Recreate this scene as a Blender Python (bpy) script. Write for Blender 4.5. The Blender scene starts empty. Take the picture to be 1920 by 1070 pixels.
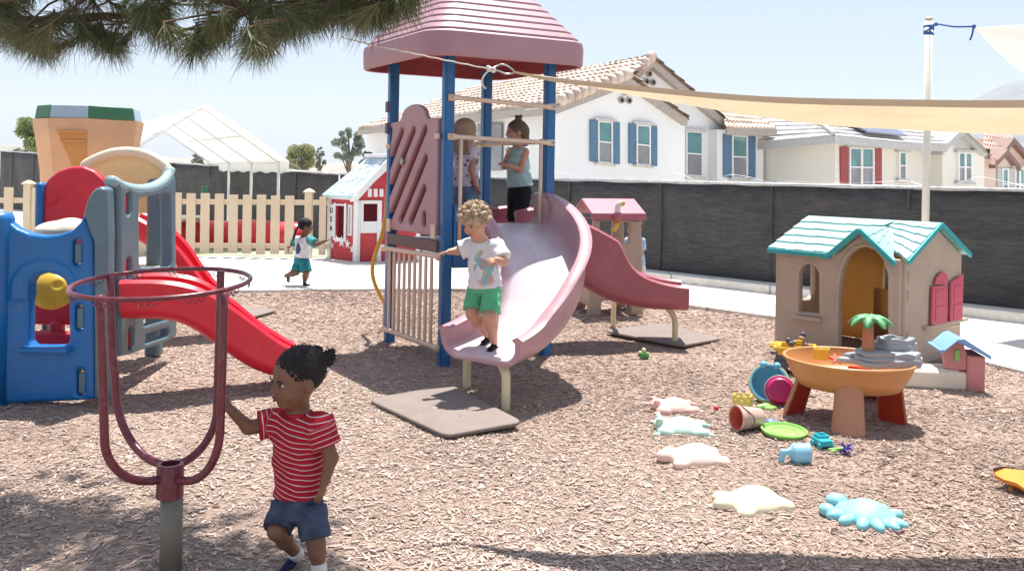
import bpy, math, random
import numpy as np
from mathutils import Vector, Matrix
random.seed(7); RNG = np.random.default_rng(7)
SC = bpy.context.scene; COL = SC.collection
R = math.radians
# ------------------------------------------------------------------ camera
FPX, CX, CY, CAMH, ROLL = 1650.0, 960.0, 325.0, 1.6, R(1.0)
cr, sr = math.cos(ROLL), math.sin(ROLL)
cd = bpy.data.cameras.new('camera'); cam = bpy.data.objects.new('camera', cd); COL.objects.link(cam)
cd.sensor_width = 36; cd.lens = FPX/1920*36; cd.shift_y = -(535-CY)/1920
cd.clip_start = .05; cd.clip_end = 6000
cam.matrix_world = Matrix(((cr,-sr,0,0),(0,0,-1,0),(sr,cr,0,CAMH),(0,0,0,1)))
SC.camera = cam
# ------------------------------------------------------------------ light
SUN_EL, SUN_AZ = R(72.5), R(14)          # high sun beyond the scene, a little to the right (+Y towards +X)
w = bpy.data.worlds.new('World'); SC.world = w; w.use_nodes = True
nt = w.node_tree; nt.nodes.clear()
sky = nt.nodes.new('ShaderNodeTexSky'); sky.sky_type = 'NISHITA'; sky.sun_disc = False
sky.sun_elevation = SUN_EL; sky.sun_rotation = SUN_AZ
sky.air_density = 1.0; sky.dust_density = 0.8; sky.ozone_density = 1.0; sky.altitude = 50
bg = nt.nodes.new('ShaderNodeBackground'); bg.inputs[1].default_value = .092
wo = nt.nodes.new('ShaderNodeOutputWorld')
hz = nt.nodes.new('ShaderNodeMixRGB'); hz.inputs[0].default_value = .7; hz.inputs[2].default_value = (3.55,4.2,5.3,1)   # thin white-blue haze over the clear sky
nt.links.new(sky.outputs[0], hz.inputs[1]); nt.links.new(hz.outputs[0], bg.inputs[0]); nt.links.new(bg.outputs[0], wo.inputs[0])
sd = bpy.data.lights.new('sun', 'SUN'); sd.energy = 5.0; sd.angle = R(.55); sd.color = (1, .955, .89)
so = bpy.data.objects.new('sun', sd); COL.objects.link(so)
sdir = Vector((math.sin(SUN_AZ)*math.cos(SUN_EL), math.cos(SUN_AZ)*math.cos(SUN_EL), math.sin(SUN_EL)))
so.rotation_euler = sdir.to_track_quat('Z', 'Y').to_euler(); so.location = (0, 0, 30)
vs = SC.view_settings; vs.view_transform = 'Standard'; vs.look = 'None'; vs.gamma = 1; vs.exposure = .95
SC.cycles.max_bounces = 8; SC.cycles.transmission_bounces = 6; SC.cycles.transparent_max_bounces = 8
# ------------------------------------------------------------------ pixel <-> world
def uv(px, py):
    du, dv = px-CX, py-CY
    return du*cr+dv*sr, -du*sr+dv*cr
def P(px, py, Y):
    u, v = uv(px, py); return np.array((u/FPX*Y, Y, CAMH-v/FPX*Y))
def G(px, py, z=0.0):
    u, v = uv(px, py); Y = (CAMH-z)*FPX/v; return np.array((u/FPX*Y, Y, z))
def OP(px, py, p0, d, off=0.0):
    """point of the vertical plane through p0 (x,y) along d that the pixel sees; off moves it towards the viewer"""
    d = np.array(d[:2], float); d /= np.hypot(*d); n = np.array((d[1], -d[0]))
    if n@np.array(p0[:2]) > 0: n = -n
    u, v = uv(px, py); a = u/FPX
    q = np.array(p0[:2], float)+n*off
    # a*Y = X ; (X-qx)*d1 = (Y-qy)*d0
    Y = (q[0]*d[1]-q[1]*d[0])/(a*d[1]-d[0])
    return np.array((a*Y, Y, CAMH-v/FPX*Y))
V3 = lambda *a: np.array(a, float)
def nrm(v): v = np.array(v, float); return v/np.linalg.norm(v)
# ------------------------------------------------------------------ materials
def srgb(r, g, b):
    f = lambda c: (c/255/12.92) if c/255 <= .04045 else ((c/255+.055)/1.055)**2.4
    return (f(r), f(g), f(b))
def nodes(name):
    m = bpy.data.materials.new(name); m.use_nodes = True; t = m.node_tree
    b = t.nodes['Principled BSDF']; return m, t, b, t.nodes['Material Output']
def N(t, kind, **kw):
    n = t.nodes.new('ShaderNode'+kind)
    for k, v in kw.items():
        if k in ('Scale','Detail','Roughness','Distortion','W','Randomness','Fac','Strength','Distance','Lacunarity'): n.inputs[k].default_value = v
        else: setattr(n, k, v)
    return n
def ramp(t, src, stops, interp='LINEAR'):
    r = t.nodes.new('ShaderNodeValToRGB'); r.color_ramp.interpolation = interp
    e = r.color_ramp.elements
    while len(e) < len(stops): e.new(.5)
    for el, (p, c) in zip(e, stops):
        el.position = p; el.color = (*c, 1) if len(c) == 3 else c
    t.links.new(src, r.inputs[0]); return r
def coord(t, scale=(1,1,1), kind='Object'):
    c = t.nodes.new('ShaderNodeTexCoord'); mp = t.nodes.new('ShaderNodeMapping'); mp.inputs['Scale'].default_value = scale
    t.links.new(c.outputs[kind], mp.inputs[0]); return mp.outputs[0]
def sc(c, k): return tuple(min(1, x*k) for x in c)
def plastic(name, col, rough=.42, var=.14, bump=.05, scale=6, trans=0, spec=.5, fine=90, dirt=.12, smap=(1,1,1)):
    """moulded or painted surface: uneven fading in patches, faint scuffs, fine grain; trans lets light through thin walls"""
    m, t, b, o = nodes(name); cv = coord(t, smap)
    n1 = N(t, 'TexNoise', Scale=scale, Detail=5, Roughness=.6); t.links.new(cv, n1.inputs[0])
    r = ramp(t, n1.outputs[0], [(.3, sc(col, 1-var)), (.55, col), (.75, tuple(min(1, x*(1+var*.6)+.02*var) for x in col))])
    n2 = N(t, 'TexNoise', Scale=scale*5, Detail=6, Roughness=.75); t.links.new(cv, n2.inputs[0])
    r2 = ramp(t, n2.outputs[0], [(.52, (0,0,0)), (.75, (1,1,1))])
    mx = t.nodes.new('ShaderNodeMixRGB'); mx.inputs[2].default_value = (.35, .31, .27, 1)
    ml = t.nodes.new('ShaderNodeMath'); ml.operation = 'MULTIPLY'; ml.inputs[1].default_value = dirt
    t.links.new(r2.outputs[0], ml.inputs[0]); t.links.new(ml.outputs[0], mx.inputs[0]); t.links.new(r.outputs[0], mx.inputs[1])
    t.links.new(mx.outputs[0], b.inputs['Base Color'])
    rr = ramp(t, n2.outputs[0], [(.3, (rough*.85,)*3), (.8, (min(1, rough*1.25),)*3)]); t.links.new(rr.outputs[0], b.inputs['Roughness'])
    b.inputs['Specular IOR Level'].default_value = spec
    if bump:
        n3 = N(t, 'TexNoise', Scale=fine, Detail=3); t.links.new(cv, n3.inputs[0])
        bp = N(t, 'Bump', Strength=bump, Distance=.01); t.links.new(n3.outputs[0], bp.inputs['Height']); t.links.new(bp.outputs[0], b.inputs['Normal'])
    if trans:
        tr = t.nodes.new('ShaderNodeBsdfTranslucent'); t.links.new(mx.outputs[0], tr.inputs[0])
        ms = t.nodes.new('ShaderNodeMixShader'); ms.inputs[0].default_value = trans
        t.links.new(b.outputs[0], ms.inputs[1]); t.links.new(tr.outputs[0], ms.inputs[2]); t.links.new(ms.outputs[0], o.inputs[0])
    return m
def flat(name, col, rough=.5, metal=0, **kw):
    m, t, b, o = nodes(name); cv = coord(t)
    n1 = N(t, 'TexNoise', Scale=kw.get('scale', 20), Detail=4); t.links.new(cv, n1.inputs[0])
    r = ramp(t, n1.outputs[0], [(.3, sc(col, .8)), (.7, sc(col, 1.15))]); t.links.new(r.outputs[0], b.inputs['Base Color'])
    b.inputs['Roughness'].default_value = rough; b.inputs['Metallic'].default_value = metal
    return m
def cloth(name, col, var=.12, scale=8):
    m, t, b, o = nodes(name); cv = coord(t)
    n1 = N(t, 'TexNoise', Scale=scale, Detail=5); t.links.new(cv, n1.inputs[0])
    r = ramp(t, n1.outputs[0], [(.3, sc(col, 1-var)), (.7, sc(col, 1+var))]); t.links.new(r.outputs[0], b.inputs['Base Color'])
    b.inputs['Roughness'].default_value = .85; b.inputs['Specular IOR Level'].default_value = .2
    n2 = N(t, 'TexNoise', Scale=300, Detail=2); t.links.new(cv, n2.inputs[0])
    n3 = N(t, 'TexNoise', Scale=22, Detail=3); t.links.new(cv, n3.inputs[0])
    b1 = N(t, 'Bump', Strength=.15, Distance=.002); t.links.new(n2.outputs[0], b1.inputs['Height'])
    b2 = N(t, 'Bump', Strength=.5, Distance=.008); t.links.new(n3.outputs[0], b2.inputs['Height']); t.links.new(b1.outputs[0], b2.inputs['Normal'])
    t.links.new(b2.outputs[0], b.inputs['Normal']); return m
# ------------------------------------------------------------------ objects
def tag(o, label=None, cat=None, group=None, kind=None):
    if label: o['label'] = label
    if cat: o['category'] = cat
    if group: o['group'] = group
    if kind: o['kind'] = kind
    return o
def thing(name, loc, label, cat, group=None):
    o = bpy.data.objects.new(name, None); COL.objects.link(o); o.empty_display_size = .1
    o.location = [float(c) for c in loc]
    return tag(o, label, cat, group)
def origin(o):
    l = V3(*o.location)
    while o.parent is not None:
        o = o.parent; l = l+V3(*o.location)
    return l
def link(name, me, mat, parent=None, base=None):
    """mesh given in world coordinates; stored relative to its parent (or to base when it is a thing itself)"""
    o = bpy.data.objects.new(name, me); COL.objects.link(o)
    if mat is not None: me.materials.append(mat)
    if parent is not None:
        off = origin(parent); o.parent = parent
    else:
        off = V3(*(base if base is not None else (0,0,0))); o.location = [float(c) for c in off]
    if np.any(off):
        n = len(me.vertices); a = np.empty(n*3, np.float32); me.vertices.foreach_get('co', a)
        me.vertices.foreach_set('co', (a.reshape(-1,3)-off.astype(np.float32)).ravel()); me.update()
    return o
def mesh(Vs, Fs, smooth=False, sharp=None):
    me = bpy.data.meshes.new('m'); me.from_pydata([tuple(map(float, v)) for v in Vs], [], [tuple(map(int, f)) for f in Fs])
    if smooth or sharp: me.polygons.foreach_set('use_smooth', [True]*len(me.polygons))
    if sharp: me.set_sharp_from_angle(angle=R(sharp))
    me.update(); return me
def fastmesh(Vs, Qs, smooth=True):
    me = bpy.data.meshes.new('m'); Vs = np.asarray(Vs, np.float32); Qs = np.asarray(Qs, np.int32); k = Qs.shape[1]
    me.vertices.add(len(Vs)); me.vertices.foreach_set('co', Vs.ravel())
    me.loops.add(Qs.size); me.loops.foreach_set('vertex_index', Qs.ravel())
    me.polygons.add(len(Qs)); me.polygons.foreach_set('loop_start', np.arange(len(Qs), dtype=np.int32)*k)
    me.update(calc_edges=True)
    me.polygons.foreach_set('use_smooth', np.full(len(Qs), smooth)); me.update(); return me
def yaw(a): c, s = math.cos(a), math.sin(a); return np.array(((c,-s,0),(s,c,0),(0,0,1)))
def basis(d, up=(0,0,1)):
    d = nrm(d); s = np.cross(up, d)
    if np.linalg.norm(s) < 1e-5: s = V3(1,0,0)
    s = nrm(s); return s, np.cross(d, s), d
class MB:
    def __init__(s): s.v = []; s.f = []
    def add(s, vs, fs):
        n = len(s.v); s.v += [np.asarray(v, float) for v in vs]; s.f += [tuple(i+n for i in f) for f in fs]; return s
    def box(s, c, size, M=None):
        h = np.array(size)/2; M = np.eye(3) if M is None else M; c = np.array(c, float)
        vs = [c+M@(h*np.array(q)) for q in ((-1,-1,-1),(1,-1,-1),(1,1,-1),(-1,1,-1),(-1,-1,1),(1,-1,1),(1,1,1),(-1,1,1))]
        return s.add(vs, [(3,2,1,0),(4,5,6,7),(0,1,5,4),(1,2,6,5),(2,3,7,6),(3,0,4,7)])
    def beam(s, a, b, wd, ht, up=(0,0,1)):
        a, b = np.array(a, float), np.array(b, float); x, u, d = basis(b-a, up)
        return s.box((a+b)/2, (wd, ht, np.linalg.norm(b-a)), np.column_stack((x, u, d)))
    def prism(s, poly, ext):
        p = [np.array(q, float) for q in poly]; e = np.array(ext, float); n = len(p)
        return s.add(p+[q+e for q in p], [tuple(range(n-1,-1,-1)), tuple(range(n, 2*n))]+[(i, (i+1)%n, n+(i+1)%n, n+i) for i in range(n)])
    def tube(s, pts, r, seg=10, caps=True):
        pts = [np.array(p, float) for p in pts]; n = len(pts); rs = [r]*n if np.isscalar(r) else list(r)
        vs = []; up = None
        for i, p in enumerate(pts):
            d = nrm(pts[min(i+1, n-1)]-pts[max(i-1, 0)])
            if up is None: up = V3(0,0,1) if abs(d[2]) < .9 else V3(1,0,0)
            x = nrm(np.cross(up, d)); y = np.cross(d, x); up = y
            vs += [p+rs[i]*(math.cos(a)*x+math.sin(a)*y) for a in np.arange(seg)*2*math.pi/seg]
        fs = [(i*seg+j, i*seg+(j+1)%seg, (i+1)*seg+(j+1)%seg, (i+1)*seg+j) for i in range(n-1) for j in range(seg)]
        if caps: fs += [tuple(range(seg-1,-1,-1)), tuple(range((n-1)*seg, n*seg))]
        return s.add(vs, fs)
    def loft(s, rings, closed=False, cap0=True, cap1=True):
        n = len(rings); k = len(rings[0]); vs = [p for r_ in rings for p in r_]
        m = n if closed else n-1
        fs = [(i*k+j, i*k+(j+1)%k, ((i+1)%n)*k+(j+1)%k, ((i+1)%n)*k+j) for i in range(m) for j in range(k)]
        if not closed:
            if cap0: fs.append(tuple(range(k-1,-1,-1)))
            if cap1: fs.append(tuple(range((n-1)*k, n*k)))
        return s.add(vs, fs)
    def lathe(s, prof, c, seg=32, M=None, closed=False, squash=1):
        M = np.eye(3) if M is None else M; c = np.array(c, float)
        rings = [[c+M@V3(r_*math.cos(a), r_*math.sin(a)*squash, z) for a in np.arange(seg)*2*math.pi/seg] for r_, z in prof]
        return s.loft(rings, closed, prof[0][0] > 1e-6, prof[-1][0] > 1e-6)
    def ball(s, c, r, seg=12, M=None):
        r = np.array((r,)*3 if np.isscalar(r) else r); M = np.eye(3) if M is None else M; c = np.array(c, float)
        rings = [[c+M@(r*V3(math.sin(p)*math.cos(a), math.sin(p)*math.sin(a), -math.cos(p))) for a in np.arange(seg)*2*math.pi/seg] for p in np.linspace(.02, math.pi-.02, seg//2+2)]
        return s.loft(rings)
    def obj(s, name, mat, parent=None, smooth=False, sharp=None, bevel=0, base=None, seg=2):
        o = link(name, mesh(s.v, s.f, smooth, sharp), mat, parent, base)
        if bevel:
            b = o.modifiers.new('bevel', 'BEVEL'); b.width = bevel; b.segments = seg; b.limit_method = 'ANGLE'; b.angle_limit = R(35)
            o.data.polygons.foreach_set('use_smooth', [True]*len(o.data.polygons)); o.data.set_sharp_from_angle(angle=R(50))
        return o
def curve(pts, n=24):
    """Catmull-Rom through the points"""
    p = [np.array(q, float) for q in pts]; p = [2*p[0]-p[1]]+p+[2*p[-1]-p[-2]]; out = []
    m = len(p)-3
    for i in range(m):
        a, b, c, d = p[i:i+4]; k = max(2, n//m)
        for t in np.arange(k)/k: out.append(.5*((2*b)+(c-a)*t+(2*a-5*b+4*c-d)*t*t+(3*b-a-3*c+d)*t**3))
    out.append(p[-2]); return out
# ------------------------------------------------------------------ implicit surfaces (smooth, one-piece bodies)
def _dot(X, Y, Z, v): return X*v[0]+Y*v[1]+Z*v[2]
def RC(p0, p1, r0, r1=None, k=.012, op='u'):
    p0, p1 = V3(*p0), V3(*p1); r1 = r0 if r1 is None else r1; v = p1-p0; L2 = max(v@v, 1e-9); rm = max(r0, r1)
    def f(X, Y, Z):
        x, y, z = X-p0[0], Y-p0[1], Z-p0[2]
        t = np.clip(_dot(x, y, z, v)/L2, 0, 1)
        return np.sqrt((x-t*v[0])**2+(y-t*v[1])**2+(z-t*v[2])**2)-(r0+(r1-r0)*t)
    return (f, np.minimum(p0, p1)-rm, np.maximum(p0, p1)+rm, op, k)
def EL(c, r, M=None, k=.012, op='u'):
    c = V3(*c); r = V3(*((r,)*3 if np.isscalar(r) else r)); M = np.eye(3) if M is None else M
    def f(X, Y, Z):
        x, y, z = X-c[0], Y-c[1], Z-c[2]
        a, b, d = (_dot(x, y, z, M[:, i]) for i in range(3))
        k0 = np.sqrt((a/r[0])**2+(b/r[1])**2+(d/r[2])**2)+1e-6; k1 = np.sqrt((a/r[0]**2)**2+(b/r[1]**2)**2+(d/r[2]**2)**2)+1e-6
        return k0*(k0-1)/k1
    e = np.abs(M)@r
    return (f, c-e, c+e, op, k)
def BX(c, half, M=None, rnd=.01, k=.005, op='u'):
    c = V3(*c); h = V3(*half)-rnd; M = np.eye(3) if M is None else M
    def f(X, Y, Z):
        x, y, z = X-c[0], Y-c[1], Z-c[2]
        q = [np.abs(_dot(x, y, z, M[:, i]))-h[i] for i in range(3)]
        return np.sqrt(sum(np.maximum(a, 0)**2 for a in q))+np.minimum(np.maximum(q[0], np.maximum(q[1], q[2])), 0)-rnd
    e = np.abs(M)@(h+rnd)
    return (f, c-e, c+e, op, k)
def CC(p0, p1, ab0, ab1, ax=None, k=.01, op='u', wr=0):
    """flat-ended elliptical cone: ab = (half width along ax, half depth); wr adds cloth folds"""
    p0, p1 = V3(*p0), V3(*p1); L = np.linalg.norm(p1-p0); d = (p1-p0)/L
    if np.isscalar(ab0): ab0 = (ab0, ab0)
    if np.isscalar(ab1): ab1 = (ab1, ab1)
    if ax is None: ax = np.cross(d, V3(.3,1,.2))
    ax = V3(*ax); ax = nrm(ax-d*(ax@d)); bx = np.cross(d, ax); ph = random.random()*6
    def f(X, Y, Z):
        x, y, z = X-p0[0], Y-p0[1], Z-p0[2]
        t = _dot(x, y, z, d); s = np.clip(t/L, 0, 1)
        a = ab0[0]+(ab1[0]-ab0[0])*s; b = ab0[1]+(ab1[1]-ab0[1])*s
        u, v_ = _dot(x, y, z, ax), _dot(x, y, z, bx)
        q = (np.sqrt((u/a)**2+(v_/b)**2)-1)*np.minimum(a, b)
        if wr: q = q+wr*np.sin(t*70+u*25+ph)*np.sin(u*60-t*30+v_*40)+wr*.7*np.sin(v_*55+t*45+ph*2)
        return np.maximum(q, np.maximum(-t, t-L))
    m = max(*ab0, *ab1)
    return (f, np.minimum(p0, p1)-m, np.maximum(p0, p1)+m, op, k)
def FN(f, lo, hi, op='u', k=.005): return (f, V3(*lo), V3(*hi), op, k)
EDG = [(0,1),(2,3),(4,5),(6,7),(0,2),(1,3),(4,6),(5,7),(0,4),(1,5),(2,6),(3,7)]
def sdf(prims, h):
    us = [p for p in prims if p[3] == 'u']
    lo = np.min([p[1] for p in us], 0)-3*h; hi = np.max([p[2] for p in us], 0)+3*h
    n = np.ceil((hi-lo)/h).astype(int)+1
    ax = [lo[i]+h*np.arange(n[i]) for i in range(3)]
    D = np.full(n, .06, np.float32)
    for f, a, b, op, k in prims:
        m = k+4*h+.012
        i0 = np.clip(np.floor((a-m-lo)/h).astype(int), 0, n); i1 = np.clip(np.ceil((b+m-lo)/h).astype(int)+1, 0, n)
        if np.any(i1 <= i0): continue
        s = tuple(slice(x, y) for x, y in zip(i0, i1))
        X = ax[0][s[0]].astype(np.float32)[:, None, None]; Y = ax[1][s[1]].astype(np.float32)[None, :, None]; Z = ax[2][s[2]].astype(np.float32)[None, None, :]
        d = np.broadcast_to(f(X, Y, Z), D[s].shape); e = D[s]
        if op == 's': d = -d
        if k > 0:
            hh = np.maximum(k-np.abs(d-e), 0)/k
            D[s] = (np.minimum(d, e)-hh*hh*k/4) if op == 'u' else (np.maximum(d, e)+hh*hh*k/4)
        else: D[s] = np.minimum(d, e) if op == 'u' else np.maximum(d, e)
    return nets(D, lo, h)
def nets(D, lo, h):
    S = D < 0; n = np.array(D.shape); c = np.zeros(n-1, np.int8)
    offs = [(i&1, (i>>1)&1, (i>>2)&1) for i in range(8)]
    for o in offs: c += S[o[0]:n[0]-1+o[0], o[1]:n[1]-1+o[1], o[2]:n[2]-1+o[2]]
    act = (c > 0) & (c < 8); I = np.argwhere(act); ids = np.full(n-1, -1, np.int32); ids[act] = np.arange(len(I))
    vals = np.stack([D[I[:,0]+o[0], I[:,1]+o[1], I[:,2]+o[2]] for o in offs], 1)
    acc = np.zeros((len(I), 3)); cnt = np.zeros(len(I)); OF = np.array(offs, float)
    for a, b in EDG:
        va, vb = vals[:, a], vals[:, b]; m = (va < 0) != (vb < 0)
        t = np.where(m, va/np.where(m, va-vb, 1), 0)[:, None]
        acc += np.where(m[:, None], OF[a]+(OF[b]-OF[a])*t, 0); cnt += m
    Vv = lo+h*(I+acc/cnt[:, None]); Q = []
    for ax_ in range(3):
        sl = [slice(None)]*3; s2 = [slice(None)]*3; sl[ax_] = slice(0, n[ax_]-1); s2[ax_] = slice(1, n[ax_])
        ch = S[tuple(sl)] != S[tuple(s2)]; b, c_ = [(1,2),(2,0),(0,1)][ax_]
        J = np.argwhere(ch); ok = (J[:, b] > 0) & (J[:, c_] > 0) & (J[:, b] < n[b]-1) & (J[:, c_] < n[c_]-1); J = J[ok]
        if not len(J): continue
        def cell(db, dc):
            K = J.copy(); K[:, b] += db; K[:, c_] += dc; return ids[K[:,0], K[:,1], K[:,2]]
        q = np.stack([cell(-1,-1), cell(0,-1), cell(0,0), cell(-1,0)], 1)
        inside = S[J[:,0], J[:,1], J[:,2]]
        q[~inside] = q[~inside][:, ::-1]; Q.append(q)
    return Vv, np.concatenate(Q)
def blob(name, prims, h, mat, parent=None, base=None, attr=None):
    Vv, Q = sdf(prims, h); me = fastmesh(Vv, Q)
    if attr:
        for an, fn in attr.items():
            a = me.attributes.new(an, 'FLOAT', 'POINT'); a.data.foreach_set('value', np.asarray(fn(Vv), np.float32))
    return link(name, me, mat, parent, base)
def poly2(pts):
    """signed distance of a 2-D polygon"""
    p = np.array(pts, float)
    def f(x, y):
        d = np.full(np.broadcast(x, y).shape, 1e9); s = np.ones(d.shape)
        for i in range(len(p)):
            a, b = p[i], p[i-1]; e = b-a; wx, wy = x-a[0], y-a[1]
            t = np.clip((wx*e[0]+wy*e[1])/(e@e+1e-12), 0, 1); d = np.minimum(d, (wx-e[0]*t)**2+(wy-e[1]*t)**2)
            c1 = y >= a[1]; c2 = y < b[1]; c3 = e[0]*wy > e[1]*wx
            fl = (c1 & c2 & c3) | (~c1 & ~c2 & ~c3); s = np.where(fl, -s, s)
        return s*np.sqrt(d)
    return f
def cap2(a, b, r):
    a, b = np.array(a, float), np.array(b, float); e = b-a
    def f(x, y):
        t = np.clip(((x-a[0])*e[0]+(y-a[1])*e[1])/(e@e+1e-12), 0, 1); return np.hypot(x-a[0]-e[0]*t, y-a[1]-e[1]*t)-r
    return f
def rbox2(x0, y0, x1, y1, r):
    cx_, cy_, hx, hy = (x0+x1)/2, (y0+y1)/2, abs(x1-x0)/2-r, abs(y1-y0)/2-r
    def f(x, y):
        qx, qy = np.abs(x-cx_)-hx, np.abs(y-cy_)-hy
        return np.hypot(np.maximum(qx, 0), np.maximum(qy, 0))+np.minimum(np.maximum(qx, qy), 0)-r
    return f
def panel(name, outer, holes, p0, d, thick, h, mat, parent=None, rnd=.015, base=None, emboss=(), ext=None):
    """moulded sheet: 2-D shapes in (distance along d from p0, z), given real thickness with rolled edges"""
    d = nrm((d[0], d[1], 0)); nn = V3(d[1], -d[0], 0); p0 = V3(p0[0], p0[1], 0)
    x0, y0, x1, y1 = ext
    L0 = [p0+d*u+nn*q for u in (x0, x1) for q in (-thick, thick)]
    lo = np.min(L0, 0); hi = np.max(L0, 0); lo[2] = y0; hi[2] = y1
    def f(X, Y, Z):
        u = (X-p0[0])*d[0]+(Y-p0[1])*d[1]; q = (X-p0[0])*nn[0]+(Y-p0[1])*nn[1]; u = u+0*Z; z = Z+0*u
        s = outer(u, z)
        for hf in holes: s = np.maximum(s, -hf(u, z))
        tt = thick/2
        for ef, am in emboss: tt = tt+am*np.clip(.5-ef(u, z)/.012, 0, 1)
        a = s+rnd; b = np.abs(q)-tt+rnd
        return np.hypot(np.maximum(a, 0), np.maximum(b, 0))+np.minimum(np.maximum(a, b), 0)-rnd
    return blob(name, [FN(f, lo, hi, k=0)], h, mat, parent, base)
def PL(p0, d):
    """pixel -> (distance along d, z) in the vertical plane through p0"""
    dd = nrm(d[:2])
    def f(px, py):
        q = OP(px, py, p0, d); return ((q[:2]-np.array(p0[:2]))@dd, q[2])
    return f
def chute(name, path, width, Hl, Hr, t, mat, parent, n=48, flatw=.5, rim=1.0):
    bedv = []
    """U-shaped slide swept along the path (world points); Hl/Hr wall heights at start and end"""
    pts = curve(path, n); m = len(pts); rings = []; A_ = np.array(pts); Q_ = np.pad(A_, ((6,6),(0,0)), mode='reflect', reflect_type='odd'); pts = [p for p in np.stack([np.convolve(Q_[:,i], np.ones(13)/13, 'valid') for i in range(3)], 1)]; sm = lambda Hh: np.convolve(np.pad(np.interp(np.linspace(0,1,m), np.linspace(0,1,len(Hh)), Hh), 5, 'edge'), np.ones(11)/11, 'valid')
    HL_, HR_ = sm(Hl), sm(Hr)
    for i, p in enumerate(pts):
        d = nrm(pts[min(i+1, m-1)]-pts[max(i-1, 0)]); lat = nrm(np.cross(d, V3(0,0,1))); up = np.cross(lat, d)
        s = i/(m-1); hl = HL_[i]; hr = HR_[i]
        w2 = width/2; c = min(.12, w2*.6, max(.03, hl*.95), max(.03, hr*.95))
        ctr = [(-w2, hl)]+[(-w2, c+(hl-c)*q) for q in (.6, .25)]+[(-w2+c-c*math.cos(a), c-c*math.sin(a)) for a in np.linspace(.1, math.pi/2, 6)]
        ctr += [(0, 0)]
        ctr += [(w2-c+c*math.sin(a), c-c*math.cos(a)) for a in np.linspace(0, math.pi/2-.1, 6)]+[(w2, c+(hr-c)*q) for q in (.25, .6)]+[(w2, hr)]
        ctr = np.array(ctr); tg = np.gradient(ctr, axis=0); tg /= np.linalg.norm(tg, axis=1)[:, None]+1e-9
        nl = np.column_stack((-tg[:,1], tg[:,0]))
        th = np.full(len(ctr), t/2); th[0] = th[-1] = t*.9*rim; th[1] = th[-2] = t*.5
        inn = ctr+nl*th[:,None]; out = ctr-nl*th[:,None]
        topl = ctr[0]+np.array((0, t*.55)); topr = ctr[-1]+np.array((0, t*.55))
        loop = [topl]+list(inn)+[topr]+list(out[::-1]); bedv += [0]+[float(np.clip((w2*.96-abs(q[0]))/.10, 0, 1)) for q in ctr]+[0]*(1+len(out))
        rings.append([p+lat*q[0]+up*q[1] for q in loop])
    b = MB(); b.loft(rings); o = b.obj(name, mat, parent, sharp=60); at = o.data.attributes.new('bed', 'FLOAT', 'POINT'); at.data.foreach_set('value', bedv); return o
# ================================================================== SETTING
def m_ground():
    m, t, b, o = nodes('dry_ground'); cv = coord(t)
    n = N(t, 'TexNoise', Scale=.4, Detail=8); t.links.new(cv, n.inputs[0])
    t.links.new(ramp(t, n.outputs[0], [(.3, (.25,.21,.16)), (.7, (.38,.33,.26))]).outputs[0], b.inputs[0]); b.inputs['Roughness'].default_value = .95; return m
def m_concrete():
    m, t, b, o = nodes('concrete'); cv = coord(t)
    n = N(t, 'TexNoise', Scale=.9, Detail=8, Roughness=.65); t.links.new(cv, n.inputs[0])
    n2 = N(t, 'TexNoise', Scale=14, Detail=6); t.links.new(cv, n2.inputs[0])
    r = ramp(t, n.outputs[0], [(.3, (.60,.56,.50)), (.7, (.74,.71,.66))]); r2 = ramp(t, n2.outputs[0], [(.3, (.82,.82,.82)), (.6, (1,1,1))])
    mx = t.nodes.new('ShaderNodeMixRGB'); mx.blend_type = 'MULTIPLY'; mx.inputs[0].default_value = .8
    t.links.new(r.outputs[0], mx.inputs[1]); t.links.new(r2.outputs[0], mx.inputs[2]); t.links.new(mx.outputs[0], b.inputs[0])
    br = N(t, 'TexBrick', Scale=1.0); t.links.new(coord(t, (.42,.42,.42)), br.inputs[0]); br.offset = 0; br.inputs['Mortar Size'].default_value = .006; br.inputs['Brick Width'].default_value = 1; br.inputs['Row Height'].default_value = 1; br.inputs['Color1'].default_value = br.inputs['Color2'].default_value = (1,1,1,1); br.inputs['Mortar'].default_value = (.55,.52,.48,1)
    m3 = t.nodes.new('ShaderNodeMixRGB'); m3.blend_type = 'MULTIPLY'; m3.inputs[0].default_value = 1; t.links.new(mx.outputs[0], m3.inputs[1]); t.links.new(br.outputs[0], m3.inputs[2]); t.links.new(m3.outputs[0], b.inputs[0])
    b.inputs['Roughness'].default_value = .85
    bp = N(t, 'Bump', Strength=.2, Distance=.01); t.links.new(n2.outputs[0], bp.inputs['Height']); t.links.new(bp.outputs[0], b.inputs['Normal']); return m
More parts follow.
